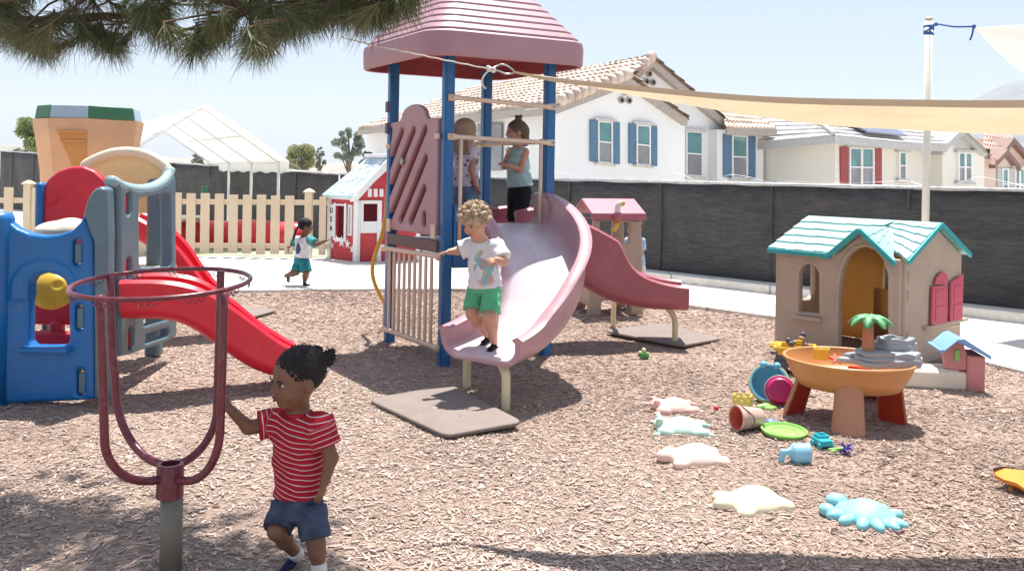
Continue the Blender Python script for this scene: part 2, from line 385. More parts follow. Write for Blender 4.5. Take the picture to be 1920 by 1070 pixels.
def m_bed():
    """fine broken bark between the loose chips"""
    m, t, b, o = nodes('bark_bed'); cv = coord(t)
    vo = N(t, 'TexVoronoi', Scale=34, Randomness=1.0); cw = coord(t, (1, 2.1, 1)); t.links.new(cw, vo.inputs[0])
    n = N(t, 'TexNoise', Scale=1.1, Detail=6); t.links.new(cv, n.inputs[0]); n2 = N(t, 'TexNoise', Scale=60, Detail=6, Roughness=.8); t.links.new(cv, n2.inputs[0])
    r = ramp(t, vo.outputs['Color'], [(0, (.25,.178,.143)), (.4, (.38,.282,.232)), (.75, (.46,.352,.295)), (1, (.54,.432,.365))])
    r2 = ramp(t, n.outputs[0], [(.3, (.70,.67,.65)), (.48, (.95,.92,.90)), (.68, (1.12,1.08,1.05))]); r3 = ramp(t, n2.outputs[0], [(.3, (.6,.6,.6)), (.6, (1.05,1.05,1.05))])
    a = t.nodes.new('ShaderNodeMixRGB'); a.blend_type = 'MULTIPLY'; a.inputs[0].default_value = 1; c = t.nodes.new('ShaderNodeMixRGB'); c.blend_type = 'MULTIPLY'; c.inputs[0].default_value = 1
    t.links.new(r.outputs[0], a.inputs[1]); t.links.new(r2.outputs[0], a.inputs[2]); t.links.new(a.outputs[0], c.inputs[1]); t.links.new(r3.outputs[0], c.inputs[2])
    t.links.new(c.outputs[0], b.inputs[0]); b.inputs['Roughness'].default_value = .95
    bp = N(t, 'Bump', Strength=.8, Distance=.02); t.links.new(n2.outputs[0], bp.inputs['Height']); t.links.new(bp.outputs[0], b.inputs['Normal']); return m
def sheet(name, pts, z, mat, thick=0):
    b = MB(); p = [V3(q[0], q[1], z) for q in pts]
    if thick: b.prism([q-V3(0,0,thick) for q in p], (0,0,thick))
    else: b.add(p, [tuple(range(len(p)))])
    return tag(b.obj(name, mat), kind='structure')
sheet('ground', [(-2400,-60),(2600,-60),(2600,2600),(-2400,2600)], -.03, m_ground())
# chip bed boundary seen from the photo: edge of the concrete
EDGE = [G(x, y)[:2] for x, y in ((-300,549),(60,549),(430,548),(700,545),(880,545),(1060,548),(1287,575),(1455,598),(1640,632),(1840,682),(1925,703),(2300,800))]
bedpts = [(-9,-2)]+[tuple(e) for e in EDGE]+[(8,-2)]
bed = MB()
# gently uneven bark bed
gx, gy = np.meshgrid(np.linspace(-9, 8, 150), np.linspace(-1, 12.6, 130), indexing='ij')
gz = .012*np.sin(gx*2.1+np.sin(gy*1.3))*np.cos(gy*1.7+.6*np.sin(gx))+.006*np.sin(gx*5.3+gy*4.1)-.008
Vg = np.stack([gx, gy, gz], -1).reshape(-1, 3); ii = np.arange(149)[:, None]*130+np.arange(129)[None]
bm_ = fastmesh(Vg, np.stack([ii, ii+130, ii+131, ii+1], -1).reshape(-1, 4))
M_BED = m_bed(); tag(link('bark_ground', bm_, M_BED), kind='structure')
M_CONC = m_concrete()
sheet('concrete_path', [tuple(e) for e in EDGE]+[(40,9),(40,60),(-40,60),(-40,EDGE[0][1])], .028, M_CONC, .06)
EDGE_F = np.array(EDGE)
def bedz(x, y): return .012*math.sin(x*2.1+math.sin(y*1.3))*math.cos(y*1.7+.6*math.sin(x))+.006*math.sin(x*5.3+y*4.1)-.008
# hills
def hill(name, px_ridge, Y, depth, col):
    m, t, b, o = nodes(name); cv = coord(t); n = N(t, 'TexNoise', Scale=.02 if Y > 900 else .05, Detail=9, Roughness=.65); t.links.new(cv, n.inputs[0])
    t.links.new(ramp(t, n.outputs[0], [(.35, sc(col, .7)), (.65, sc(col, 1.2))]).outputs[0], b.inputs[0]); b.inputs['Roughness'].default_value = 1
    rid = curve([P(x, y, Y) for x, y in px_ridge], 60); rows = []
    for k in np.linspace(0, 1, 14):
        row = []
        for i, p in enumerate(rid):
            nz = math.sin(i*.9+k*7)*.06+math.sin(i*.37+k*13)*.08
            q = p.copy(); q[1] = Y-depth*(1-k)+depth*.12*math.sin(i*.6+k*5)*(1-k); q[2] = -5+(p[2]+5)*(k**.8)*(1+nz*(1-k)); row.append(q)
        rows.append(row)
    for k in (.5, 0): rows.append([V3(p[0], Y+depth*(1-k), -5+(p[2]+5)*k) for p in rid])
    L = len(rid); v = [p for r_ in rows for p in r_]; f = [(i*L+j, i*L+j+1, (i+1)*L+j+1, (i+1)*L+j) for i in range(len(rows)-1) for j in range(L-1)]
    return tag(link(name, mesh(v, f, True), m), kind='structure')
hill('mountain', [(1640,240),(1740,210),(1820,188),(1872,163),(1920,147),(2050,100),(2300,70),(2700,160),(3000,300)], 1500, 700, (.20,.21,.23))
hill('low_hills', [(-700,300),(-300,268),(0,272),(160,285),(330,296),(520,306),(700,304),(900,312),(1100,330)], 420, 200, (.30,.28,.24))
# ------------------------------------------------------------------ black screened fence
FA, FB = V3(2.18,13.7,0), V3(5.9,10.1,0); FD = nrm(FB-FA); FN_ = V3(FD[1], -FD[0], 0)
if FN_[1] > 0: FN_ = -FN_
def m_mesh():
    m, t, b, o = nodes('black_screen_cloth'); cv = coord(t)
    n = N(t, 'TexNoise', Scale=1.2, Detail=6, Roughness=.7); t.links.new(coord(t, (1,1,5)), n.inputs[0])
    n2 = N(t, 'TexNoise', Scale=9, Detail=5, Roughness=.8); t.links.new(coord(t, (.5,.5,4)), n2.inputs[0])
    r = ramp(t, n.outputs[0], [(.3, (.022,.021,.022)), (.6, (.042,.040,.039)), (.8, (.10,.093,.086))])
    r2 = ramp(t, n2.outputs[0], [(.45, (0,0,0)), (.8, (1,1,1))]); mx = t.nodes.new('ShaderNodeMixRGB'); mx.inputs[2].default_value = (.15,.14,.13,1)
    ml = t.nodes.new('ShaderNodeMath'); ml.operation = 'MULTIPLY'; ml.inputs[1].default_value = .6; t.links.new(r2.outputs[0], ml.inputs[0])
    t.links.new(ml.outputs[0], mx.inputs[0]); t.links.new(r.outputs[0], mx.inputs[1]); t.links.new(mx.outputs[0], b.inputs[0])
    b.inputs['Roughness'].default_value = .7
    n3 = N(t, 'TexNoise', Scale=3.5, Detail=4); t.links.new(cv, n3.inputs[0]); bp = N(t, 'Bump', Strength=.7, Distance=.05); t.links.new(n3.outputs[0], bp.inputs['Height']); t.links.new(bp.outputs[0], b.inputs['Normal'])
    return m
M_SEAM = plastic('seam_tape', (.042,.04,.04), .7, .2, .05, 4, dirt=.4); M_MESH = m_mesh(); M_GALV = flat('galvanised_steel', (.5,.5,.5), .45, .7); M_WIRE = flat('wire', (.7,.7,.68), .4, .4)
def black_fence(a, b, za, zb, label, name='screen_fence', post=2.4):
    a, b = V3(*a), V3(*b); L = np.linalg.norm(b-a); d = (b-a)/L; nn = V3(d[1], -d[0], 0)
    root = thing(name, a, label, 'fence')
    n = int(L/.07); vs = []; fs = []
    for k in (0, 1):
        for i in range(n+1):
            s = i/n*L
            for j in range(9):
                zz = j/8; top = za+(zb-za)*s/L-.012*abs(math.sin(s*math.pi/1.2))
                wv = .022*math.sin(s*2.6+zz*2)+.016*math.sin(s*7.1+zz*6+math.sin(s*1.3)*3)+.012*math.sin(s*13+zz*9)*(1-zz*.6)+.02*abs(math.sin(s*math.pi/1.2))*math.sin(zz*19)*zz
                vs.append(a+d*s+nn*(wv*(.3+.7*math.sin(zz*math.pi))+(.004 if k else -.004))+V3(0,0,zz*top))
    m = (n+1)*9
    for i in range(n):
        for j in range(8):
            q = i*9+j; fs.append((q, q+9, q+10, q+1)); fs.append((m+q, m+q+1, m+q+10, m+q+9))
        fs.append((i*9+8, (i+1)*9+8, m+(i+1)*9+8, m+i*9+8))
    link('screen_cloth', mesh(vs, fs, True), M_MESH, root)
    for i in range(int(L/1.85)):
        s = (i+.6)*1.85; sb = MB(); q = a+d*s; top = za+(zb-za)*s/L; sb.box(q+nn*.02*(1 if nn[1] < 0 else -1)+V3(0,0,top/2), (.03,.012,top-.03), np.column_stack((d, nn, V3(0,0,1)))); sb.obj('seam', M_SEAM, root)
    r = MB(); r.tube([a-nn*0+V3(0,0,za+.015), b+V3(0,0,zb+.015)], .022, 8); r.obj('top_rail', M_GALV, root, smooth=True)
    for i in range(int(L/post)+1):
        q = a+d*min(L, i*post); z = za+(zb-za)*min(1, i*post/L)
        p = MB(); p.tube([q-nn*.04, q-nn*.04+V3(0,0,z+.05)], .03, 8); p.obj('post', M_GALV, root, smooth=True)
    return root
LC = V3(-3.8,19.5,0)
F1 = black_fence(LC, FB+FD*5, 1.5, 1.49, 'long black screened fence running along the concrete kerb to the right edge')
F2 = black_fence((-18.6,32,0), LC+V3(-.05,.05,0), 2.08, 1.5, 'black screened fence behind the pale picket fence and white tent')
# razor wire loops on top of the screens
def coil(a, b, za, zb, r0, turns, label, seed):
    rr = random.Random(seed); a, b = V3(*a), V3(*b); pts = []
    n = turns*14; d = nrm(b-a); nn = V3(d[1], -d[0], 0)
    for i in range(n+1):
        s = i/n; an = s*turns*2*math.pi; rad = r0*(.55+.45*math.sin(i*.13+seed)+.15*math.sin(i*.41))
        c = a+(b-a)*(s+.006*math.sin(an*1.3+seed)); pts.append(c+nn*rad*math.cos(an)*.8+V3(0,0,za+(zb-za)*s+.05+rad*.5+rad*.8*math.sin(an)))
    m = MB(); m.tube(pts, .0036, 5); o = m.obj('razor_wire', M_WIRE, None, smooth=True, base=a+V3(0,0,za)); tag(o, label, 'wire', 'razor wire coils on the fences')
coil(FA-FD*3.2, FB+FD*1.5, 1.5, 1.5, .09, 9, 'loose razor wire looping along the right black fence top, in front of the houses', 1)
coil((-18,31.5,0), LC, 2.05, 1.5, .16, 16, 'loose razor wire looping along the left black fence top, behind the tent', 2)
# kerb
k = MB(); n_ = FN_; k0, k1 = FA-FD*6, FB+FD*5
k.prism([k0+n_*.05, k1+n_*.05, k1+n_*.36, k0+n_*.36], (0,0,.15)); kb = k.obj('kerb', M_CONC, None, bevel=.015); tag(kb, kind='structure')
# ------------------------------------------------------------------ houses
def wallmat(name, c):
    m, t, b, o = nodes(name); cv = coord(t); n = N(t, 'TexNoise', Scale=.5, Detail=6); t.links.new(cv, n.inputs[0])
    t.links.new(ramp(t, n.outputs[0], [(.3, sc(c, .93)), (.7, sc(c, 1.03))]).outputs[0], b.inputs[0]); b.inputs['Roughness'].default_value = .9
    n2 = N(t, 'TexNoise', Scale=40, Detail=4); t.links.new(cv, n2.inputs[0]); bp = N(t, 'Bump', Strength=.25, Distance=.02); t.links.new(n2.outputs[0], bp.inputs['Height']); t.links.new(bp.outputs[0], b.inputs['Normal']); return m
def tilemat(name, c1, c2):
    m, t, b, o = nodes(name); cv = coord(t); v = N(t, 'TexVoronoi', Scale=2.6); t.links.new(cv, v.inputs[0])
    n = N(t, 'TexNoise', Scale=1.5, Detail=8, Roughness=.7); t.links.new(cv, n.inputs[0])
    mx = t.nodes.new('ShaderNodeMixRGB'); mx.inputs[0].default_value = .45; t.links.new(v.outputs['Color'], mx.inputs[1]); t.links.new(n.outputs[0], mx.inputs[2])
    t.links.new(ramp(t, mx.outputs[0], [(.25, c2), (.6, c1)]).outputs[0], b.inputs[0]); b.inputs['Roughness'].default_value = .85; return m
M_WHITE = wallmat('white_stucco', (.80,.80,.79)); M_CREAM = wallmat('cream_stucco', (.74,.70,.62)); M_PINKW = wallmat('peach_stucco', (.66,.52,.43))
M_TILE = tilemat('tan_barrel_tile', (.62,.50,.42), (.36,.27,.22)); M_GTILE = tilemat('grey_flat_tile', (.66,.64,.62), (.46,.44,.43)); M_PTILE = tilemat('pink_barrel_tile', (.60,.40,.34), (.38,.22,.18))
M_FASC = flat('fascia_paint', (.40,.35,.31), .7); M_GFASC = flat('grey_trim', (.46,.45,.43), .7); M_BSHUT = flat('blue_shutter', (.085,.17,.27), .6); M_RSHUT = flat('red_shutter', (.30,.045,.05), .6)
M_WFRAME = flat('white_window_frame', (.78,.78,.76), .5); M_BTRIM = flat('beige_trim', (.55,.52,.47), .7); M_DARK = flat('dark_void', (.03,.03,.03), .8)
def glass(name, c, r=.08):
    m, t, b, o = nodes(name); cv = coord(t); n = N(t, 'TexNoise', Scale=1.5, Detail=3); t.links.new(cv, n.inputs[0])
    t.links.new(ramp(t, n.outputs[0], [(.3, sc(c, .7)), (.7, sc(c, 1.2))]).outputs[0], b.inputs[0]); b.inputs['Roughness'].default_value = r; b.inputs['Specular IOR Level'].default_value = .8; return m
M_GLASS = glass('teal_glass', (.12,.27,.28)); M_GLASS2 = glass('grey_insect_screen', (.22,.22,.24), .4)
def tiles(A, B, C, D, nc, nr, amp, step, mat, parent, name='roof', thick=.12):
    """tiled slope: A-B eave, D-C ridge; barrel rows across and stepped courses up the slope"""
    A, B, C, D = (V3(*q) for q in (A, B, C, D)); nn = np.cross(B-A, D-A); nn = nrm(nn)
    if nn[2] < 0: nn = -nn
    ku = max(2, nc*(6 if amp else 1)); us = np.linspace(0, 1, ku+1); vsn = []
    for r in range(nr): vsn += [(r/nr, step), ((r+.97)/nr, 0.0)]
    vsn.append((1, 0)); vs = []
    for v_, st in vsn:
        for u in us:
            p = (A*(1-u)+B*u)*(1-v_)+(D*(1-u)+C*u)*v_
            vs.append(p+nn*(st+(amp*abs(math.sin(u*nc*math.pi)) if amp else 0)))
    K = len(us); fs = [(i*K+j, i*K+j+1, (i+1)*K+j+1, (i+1)*K+j) for i in range(len(vsn)-1) for j in range(K-1)]
    n0 = len(vs); dn = V3(0,0,-thick); q = [A+dn, B+dn, C+dn, D+dn]; vs += q
    fs += [(n0+3, n0+2, n0+1, n0)]
    # close the eave
    fs += [tuple([n0, n0+1]+list(range(K-1, -1, -1)))]
    return link(name, mesh(vs, fs), mat, parent)
def window(root, pl, x0, x1, yt, yb, slope=.06, kind='double', shut=None, trim=None, off=.03, top=None, mull=False, shw=18):
    """sash window; x0..x1, yt..yb pixels of the glass, slope = how the lines fall to the right"""
    q = lambda x, y, o_: OP(x, y+slope*(x-x0), pl[0], pl[1], o_)
    pw = abs(x1-x0); fr = MB(); e = 2.2
    def slab(mb, xa, ya, xb, yb_, o0, o1):
        a = [q(xa,ya,o0), q(xb,ya,o0), q(xb,yb_,o0), q(xa,yb_,o0)]; b_ = [q(xa,ya,o1), q(xb,ya,o1), q(xb,yb_,o1), q(xa,yb_,o1)]
        # keep the slab in world space: front ring shares the plane direction
        n1 = b_[0]-a[0]; nn = V3(pl[1][1], -pl[1][0], 0); nn = nn/np.linalg.norm(nn); nn = nn if nn@V3(*pl[0][:2],0) < 0 else -nn
        mb.prism(a, nn*(o1-o0))
    ym = yt+(yb-yt)*.5
    for (xa, ya, xb, yb_) in ((x0-e, yt-e, x1+e, yt), (x0-e, yb, x1+e, yb+e), (x0-e, yt, x0, yb), (x1, yt, x1+e, yb), (x0, ym-1.2, x1, ym+1.2)): slab(fr, xa, ya, xb, yb_, .0, .09)
    if mull: slab(fr, (x0+x1)/2-1.5, yt, (x0+x1)/2+1.5, ym-1.2, 0, .093); slab(fr, (x0+x1)/2-1.5, ym+1.2, (x0+x1)/2+1.5, yb, 0, .093)
    wn = fr.obj('window', M_WFRAME, root)
    g = MB(); slab(g, x0, yt, x1, ym-1.2, 0, .05); g.obj('pane', M_GLASS, wn)
    g = MB(); slab(g, x0, ym+1.2, x1, yb, 0, .05); g.obj('pane', M_GLASS2, wn)
    if trim:
        for ya, yb_, ex in ((yt-e-5, yt-e-.3, 5), (yb+e+.3, yb+e+5, 4)):
            s_ = MB(); slab(s_, x0-e-ex, ya, x1+e+ex, yb_, 0, .13); s_.obj('sill', trim, wn)
    if shut:
        for xa, xb in ((x0-e-shw, x0-e-1), (x1+e+1, x1+e+shw)):
            s_ = MB(); slab(s_, xa, yt-3, xb, yb+2, 0, .07); s_.obj('shutter', shut, root, bevel=.01)
    return wn
def wallprism(root, pl, pts, depth, mat, off=0, name='wall'):
    a = [OP(x, y, pl[0], pl[1], off) for x, y in pts]; nn = nrm((pl[1][1], -pl[1][0], 0)); nn = nn if nn@V3(*pl[0][:2],0) > 0 else -nn
    b = MB(); b.prism(a, nn*depth); return b.obj(name, mat, root)
def rake(root, pl, pts, depth, th, mat, off=.25, name='rake_board'):
    nn = nrm((pl[1][1], -pl[1][0], 0)); nn = nn if nn@V3(*pl[0][:2],0) > 0 else -nn; b = MB()
    for (xa, ya), (xb, yb) in zip(pts[:-1], pts[1:]):
        p, q = OP(xa, ya, pl[0], pl[1], off), OP(xb, yb, pl[0], pl[1], off); b.prism([p, q, q-V3(0,0,th), p-V3(0,0,th)], nn*depth)
    return b.obj(name, mat, root)
def build_white_house():
    A = (V3(1.25,25,0), V3(.89,.456,0)); nn = V3(-.456,.89,0); B = (A[0]+nn*.8, A[1]); Wg = (A[0]+nn*.35, A[1])
    root = thing('white_house', A[0]+V3(3,2,-.03), 'white stucco house with tan tile roof and blue shutters behind the fence', 'house')
    wallprism(root, A, [(1041,440),(1041,203),(1183,152),(1284,226),(1284,440)], .7, M_WHITE)
    wallprism(root, B, [(1150,440),(1150,200),(1225,120),(1368,240),(1366,440)], 6, M_WHITE)
    wallprism(root, Wg, [(1345,440),(1345,243),(1432,244),(1430,440)], 5, M_WHITE)
    e0 = OP(1045,192,*A); e1 = P(672,242,42); ef = nrm(e1-e0); rg = OP(1225,106,*B); rf = P(897,163,39.4); mid = OP(1182,141,*A)
    # long side wall under the eave
    s = MB(); ins = V3(.4,.2,0); p, q = e0+ef*1.6+ins-V3(0,0,.3), e1+ins-V3(0,0,.3); bk = V3(3.5,1.8,0)
    s.prism([V3(p[0],p[1],-.1), V3(q[0],q[1],-.1), V3(q[0],q[1],e0[2]-.25), V3(p[0],p[1],e0[2]-.25)], bk); s.obj('wall', M_WHITE, root)
    fm = e1+(rf-e1)*.62
    sh = V3(0,0,.12)
    tiles(e0, e1, fm, mid, 46, 6, .075, .06, M_TILE, root); tiles(mid, fm, rf, rg, 44, 4, .075, .06, M_TILE, root)
    f = MB(); f.beam(e0-V3(0,0,.16), e1-V3(0,0,.16), .1, .26); f.obj('fascia', M_FASC, root)
    rake(root, A, [(1045,199),(1182,147),(1289,222)], 2.0, .22, M_FASC); rake(root, B, [(1172,152),(1225,112),(1374,236)], 4, .24, M_FASC)
    # right-hand slopes, mostly turned away
    bk2 = nn*5; r0, r1 = OP(1182,138,A[0],A[1],.3), OP(1292,219,A[0],A[1],.3); tiles(r1, r1+bk2, r0+bk2, r0, 16, 5, .06, .05, M_TILE, root)
    r0, r1 = OP(1225,103,B[0],B[1],.3), OP(1376,234,B[0],B[1],.3); tiles(r1, r1+nn*9, r0+nn*9, r0, 24, 8, .06, .05, M_TILE, root)
    # big round verge tiles up the left rakes
    for pl, (xa, ya), (xb, yb), n in ((A, (1047,190), (1180,138), 10), (B, (1186,140), (1224,104), 4)):
        b = MB()
        for i in range(n):
            p = OP(xa+(xb-xa)*i/n, ya+(yb-ya)*i/n, pl[0], pl[1], .22); q = OP(xa+(xb-xa)*(i+1.12)/n, ya+(yb-ya)*(i+1.12)/n, pl[0], pl[1], .22)
            b.tube([p, q], [.19, .16], 12)
        b.obj('verge_tiles', M_TILE, root, smooth=True)
    # hipped roof of the right wing
    h = [OP(1362,241,Wg[0],Wg[1],.5), OP(1456,244,Wg[0],Wg[1],.5), OP(1405,214,Wg[0],Wg[1],-1.6), OP(1344,202,Wg[0],Wg[1],-1.6)]
    tiles(*h, 13, 4, .07, .05, M_TILE, root); f = MB(); f.beam(h[0]-V3(0,0,.1), h[1]-V3(0,0,.1), .08, .2); f.obj('fascia', M_FASC, root)
    window(root, A, 1121,1144, 229,302, .10, shut=M_BSHUT, trim=M_BTRIM, shw=14); window(root, A, 1193,1215, 236,306, .10, shut=M_BSHUT, trim=M_BTRIM, shw=13)
    window(root, B, 1286,1313, 248,327, .07, trim=M_BTRIM); window(root, Wg, 1372,1397, 256,331, .06, shut=M_BSHUT, trim=M_BTRIM, shw=15)
    for pl, cs in ((A, ((1171,173),(1165,188),(1179,189))), (B, ((1217,139),(1212,153),(1224,155)))):
        for x, y in cs:
            v = MB(); c = OP(x, y, pl[0], pl[1], .02); M = np.column_stack((nrm(pl[1]), V3(0,0,1), nrm((pl[1][1], -pl[1][0], 0))))
            v.lathe([(.07,0),(.07,.05),(.10,.05),(.10,0)], c, 14, M, closed=True); v.obj('vent', M_FASC, root)
            v = MB(); v.lathe([(.068,0),(.068,.02)], c, 14, M); v.obj('vent_hole', M_DARK, root)
    # shaded windows in the long wall, seen between the tower posts
    for xa, xb, y0, y1 in ((897,942,232,320),):
        pl2 = (e0[:2]+V3(.38,.19), ef[:2]); g = MB()
        a_ = [OP(x, y, pl2[0], pl2[1], .03) for x, y in ((xa,y0),(xb,y0),(xb,y1),(xa,y1))]; g.prism(a_, V3(-.04,-.02,0)); g.obj('window', M_GLASS2, root)
build_white_house()
def build_cream_house():
    c0 = P(1566,300,27.0); dR, dL = nrm((.82,.572,0)), nrm((-.572,.82,0)); WR, WL = (c0, dR), (c0, dL)
    root = thing('cream_house', V3(c0[0],c0[1],-.03), 'cream stucco house with red shutters, grey tile roof and solar panel', 'house')
    wallprism(root, WR, [(1566,440),(1566,262),(1768,276),(1768,440)], 7, M_CREAM); wallprism(root, WL, [(1566,440),(1566,262),(1400,272),(1400,440)], .6, M_CREAM)
    Gp = (OP(1766,300,*WR)+V3(-.5,-.9,0), dR); wallprism(root, Gp, [(1767,440),(1767,270),(1806,240),(1846,279),(1844,440)], 4, M_CREAM)
    e0, eL, eR = OP(1563,256,c0,dR,.4), OP(1405,270,c0,dL,.4), OP(1706,270,c0,dR,.4)
    rC = P(1500,208,31.5); rL = P(1372,197,36); rR = P(1640,214,35)
    tiles(e0, eL, rL, rC, 1, 8, 0, .07, M_GTILE, root); tiles(e0, eR, rR, rC, 1, 8, 0, .07, M_GTILE, root)
    e2, e3 = OP(1700,270,c0,dR,.35), OP(1776,272,Gp[0],dR,.3); tiles(e2, e3, P(1806,236,33), P(1640,214,35), 1, 8, 0, .07, M_GTILE, root)
    f = MB()
    for p, q in ((e0, eL), (e0, eR), (e2, e3)): f.beam(p-V3(0,0,.10), q-V3(0,0,.10), .08, .22)
    f.obj('fascia', M_GFASC, root)
    s = MB(); h0 = MB(); h0.beam(e0+V3(0,0,.1), rC+V3(0,0,.1), .14, .1); h0.obj('hip_cap', M_GFASC, root)
    mt = glass('solar_glass', (.10,.12,.20), .15); nn = nrm(np.cross(eR-e0, rC-e0)); nn = nn if nn[2] > 0 else -nn
    fr_ = lambda u, v: (e0*(1-u)+eR*u)*(1-v)+(rC*(1-u)+rR*u)*v+nn*.16
    s.prism([fr_(.42,.06), fr_(.97,.06), fr_(.78,.92), fr_(.22,.92)], nn*.06); sp = s.obj('solar_panel', mt, root)
    rake(root, Gp, [(1768,278),(1806,240),(1852,282)], 3.5, .22, M_GFASC); tiles(OP(1854,281,Gp[0],dR,.35), OP(1854,281,Gp[0],dR,-4), OP(1806,236,Gp[0],dR,-4), OP(1806,236,Gp[0],dR,.35), 1, 6, 0, .06, M_GTILE, root)
    g = MB(); nn2 = V3(-dR[1], dR[0], 0); g.prism([OP(x, y, Gp[0], dR, .04) for x, y in ((1774,271),(1806,244),(1841,277))], -nn2*-.05); g.obj('gable_siding', M_GFASC, root)
    window(root, WR, 1591,1633, 279,347, .03, shut=M_RSHUT, trim=M_GFASC, mull=True, shw=15); window(root, WR, 1684,1694, 287,334, .03, trim=M_GFASC); window(root, Gp, 1795,1817, 288,338, .03, trim=M_GFASC, mull=True)
build_cream_house()
def build_peach_house():
    p0 = P(1866,320,38); d = nrm((.8,.6,0)); pl = (p0, d)
    root = thing('peach_house', V3(p0[0],p0[1],-.03), 'peach stucco house with pink tile roof at the right edge', 'house')
    wallprism(root, pl, [(1842,440),(1842,303),(1866,303),(1890,280),(1916,312),(1990,318),(1990,440)], 6, M_PINKW)
    bpl = (p0+V3(-.6,.8,0)*1.2, d); wallprism(root, bpl, [(1880,440),(1880,285),(1903,258),(1945,310),(1945,440)], 5, M_PINKW)
    tiles(OP(1838,301,p0,d,.3), OP(1866,304,p0,d,.3), OP(1899,258,p0,d,-3), OP(1846,250,p0,d,-3), 9, 6, .08, .06, M_PTILE, root)
    rake(root, pl, [(1866,306),(1890,280),(1915,311)], 1.4, .22, flat('brown_rake', (.22,.13,.11), .7)); rake(root, bpl, [(1880,288),(1902,258),(1950,312)], 3, .25, flat('brown_rake', (.22,.13,.11), .7))
    window(root, pl, 1878,1886, 318,372, .03, shut=M_GFASC, shw=8); window(root, pl, 1902,1916, 318,372, .03, trim=M_BTRIM, mull=True)
build_peach_house()
# ------------------------------------------------------------------ distant trees
def leafmat(name, c):
    m, t, b, o = nodes(name); cv = coord(t); n = N(t, 'TexNoise', Scale=2.5, Detail=5); t.links.new(cv, n.inputs[0])
    r = ramp(t, n.outputs[0], [(.3, sc(c, .65)), (.7, sc(c, 1.35))]); t.links.new(r.outputs[0], b.inputs[0]); b.inputs['Roughness'].default_value = .7
    tr = t.nodes.new('ShaderNodeBsdfTranslucent'); t.links.new(r.outputs[0], tr.inputs[0]); ms = t.nodes.new('ShaderNodeMixShader'); ms.inputs[0].default_value = .3
    t.links.new(b.outputs[0], ms.inputs[1]); t.links.new(tr.outputs[0], ms.inputs[2]); t.links.new(ms.outputs[0], o.inputs[0]); return m
M_BARK = flat('bark', (.16,.12,.09), .95, scale=8)
def leaves(clumps, n, size, seed, droop=0):
    g = np.random.default_rng(seed); V_, Q_ = [], []
    tot = sum(c[1]**2 for c in clumps); k = 0
    for c, r in clumps:
        m = max(20, int(n*r*r/tot)); p = g.normal(size=(m, 3)); p /= np.linalg.norm(p, axis=1)[:, None]; p *= (g.random((m, 1))**.45)*r*np.array((1,1,.8)); p += c
        a = g.normal(size=(m, 3)); a /= np.linalg.norm(a, axis=1)[:, None]; b = np.cross(a, g.normal(size=(m, 3))); b /= np.linalg.norm(b, axis=1)[:, None]
        if droop: a = a*.5+np.array((0,0,-droop)); a /= np.linalg.norm(a, axis=1)[:, None]
        s = size*(.6+.8*g.random((m, 1))); V_.append(np.stack([p-a*s, p+b*s*.45, p+a*s, p-b*s*.45], 1).reshape(-1, 3)); Q_.append(k+np.arange(m*4).reshape(-1, 4)); k += m*4
    return fastmesh(np.concatenate(V_), np.concatenate(Q_), False)
def far_tree(name, px, ytop, ybase, wpx, Y, col, label, seed, airy=.5, n=2600, droop=0):
    rr = random.Random(seed); c = P(px, ytop, Y); s = Y/FPX; H = c[2]; W = wpx*s
    base = V3(c[0], Y, -.03); root = thing(name, base, label, 'tree', 'distant trees beyond the fences')
    cl = []; tr = MB(); low = max(.4, P(px, ybase, Y)[2])
    tr.tube([base, base+V3(.03*W,0,H*.5), base+V3(-.02*W,0,H*.85)], [.035*H, .022*H, .008*H], 8)
    for i in range(int(9+8*airy)):
        f = rr.random(); z = low+(H-low)*(f*.86+.06); wd = W*.5*math.sin(math.pi*min(.93, .22+.7*f))**.8
        q = V3(c[0]+rr.uniform(-1,1)*wd*.8, Y+rr.uniform(-1,1)*wd*.6, z); r = W*rr.uniform(.11,.2)*(1.25-airy*.5)
        cl.append((q, r)); st = base+V3(0,0,max(.3, z*.6)); tr.tube([st, (st+q)/2+V3(0,0,.06*H), q], [.012*H, .008*H, .003*H], 5)
    tr.obj('trunk', M_BARK, root, smooth=True)
    link('crown', leaves(cl, int(n*1.5), max(.05, .035*W), seed, droop), leafmat(name+'_leaf', col), root)
far_tree('eucalyptus_tree', 655, 236, 318, 66, 46, (.22,.26,.20), 'tall airy grey green eucalyptus behind the red playhouse', 3, .9, 3200, .6)
far_tree('olive_tree', 567, 276, 316, 78, 40, (.32,.33,.16), 'low rounded yellow green tree right of the white tent', 4, .2, 3000)
far_tree('slender_tree', 600, 272, 316, 24, 52, (.16,.19,.12), 'thin grey green tree between the rounded tree and the eucalyptus', 5, .6, 900)
far_tree('pepper_tree', 50, 222, 300, 92, 34, (.26,.31,.11), 'bushy yellow green tree left of the tan play tower', 6, .4, 3600)
far_tree('small_tree', 252, 262, 304, 46, 38, (.16,.18,.07), 'small green tree between the tan play tower and the white tent', 8, .4, 1200)
far_tree('round_shrub', 372, 288, 312, 26, 40, (.13,.15,.11), 'small grey green shrub seen under the white tent roof', 9, .3, 700)
far_tree('scrub_tree', 690, 284, 322, 34, 40, (.15,.17,.10), 'scrubby tree at the corner of the white house', 10, .5, 900)
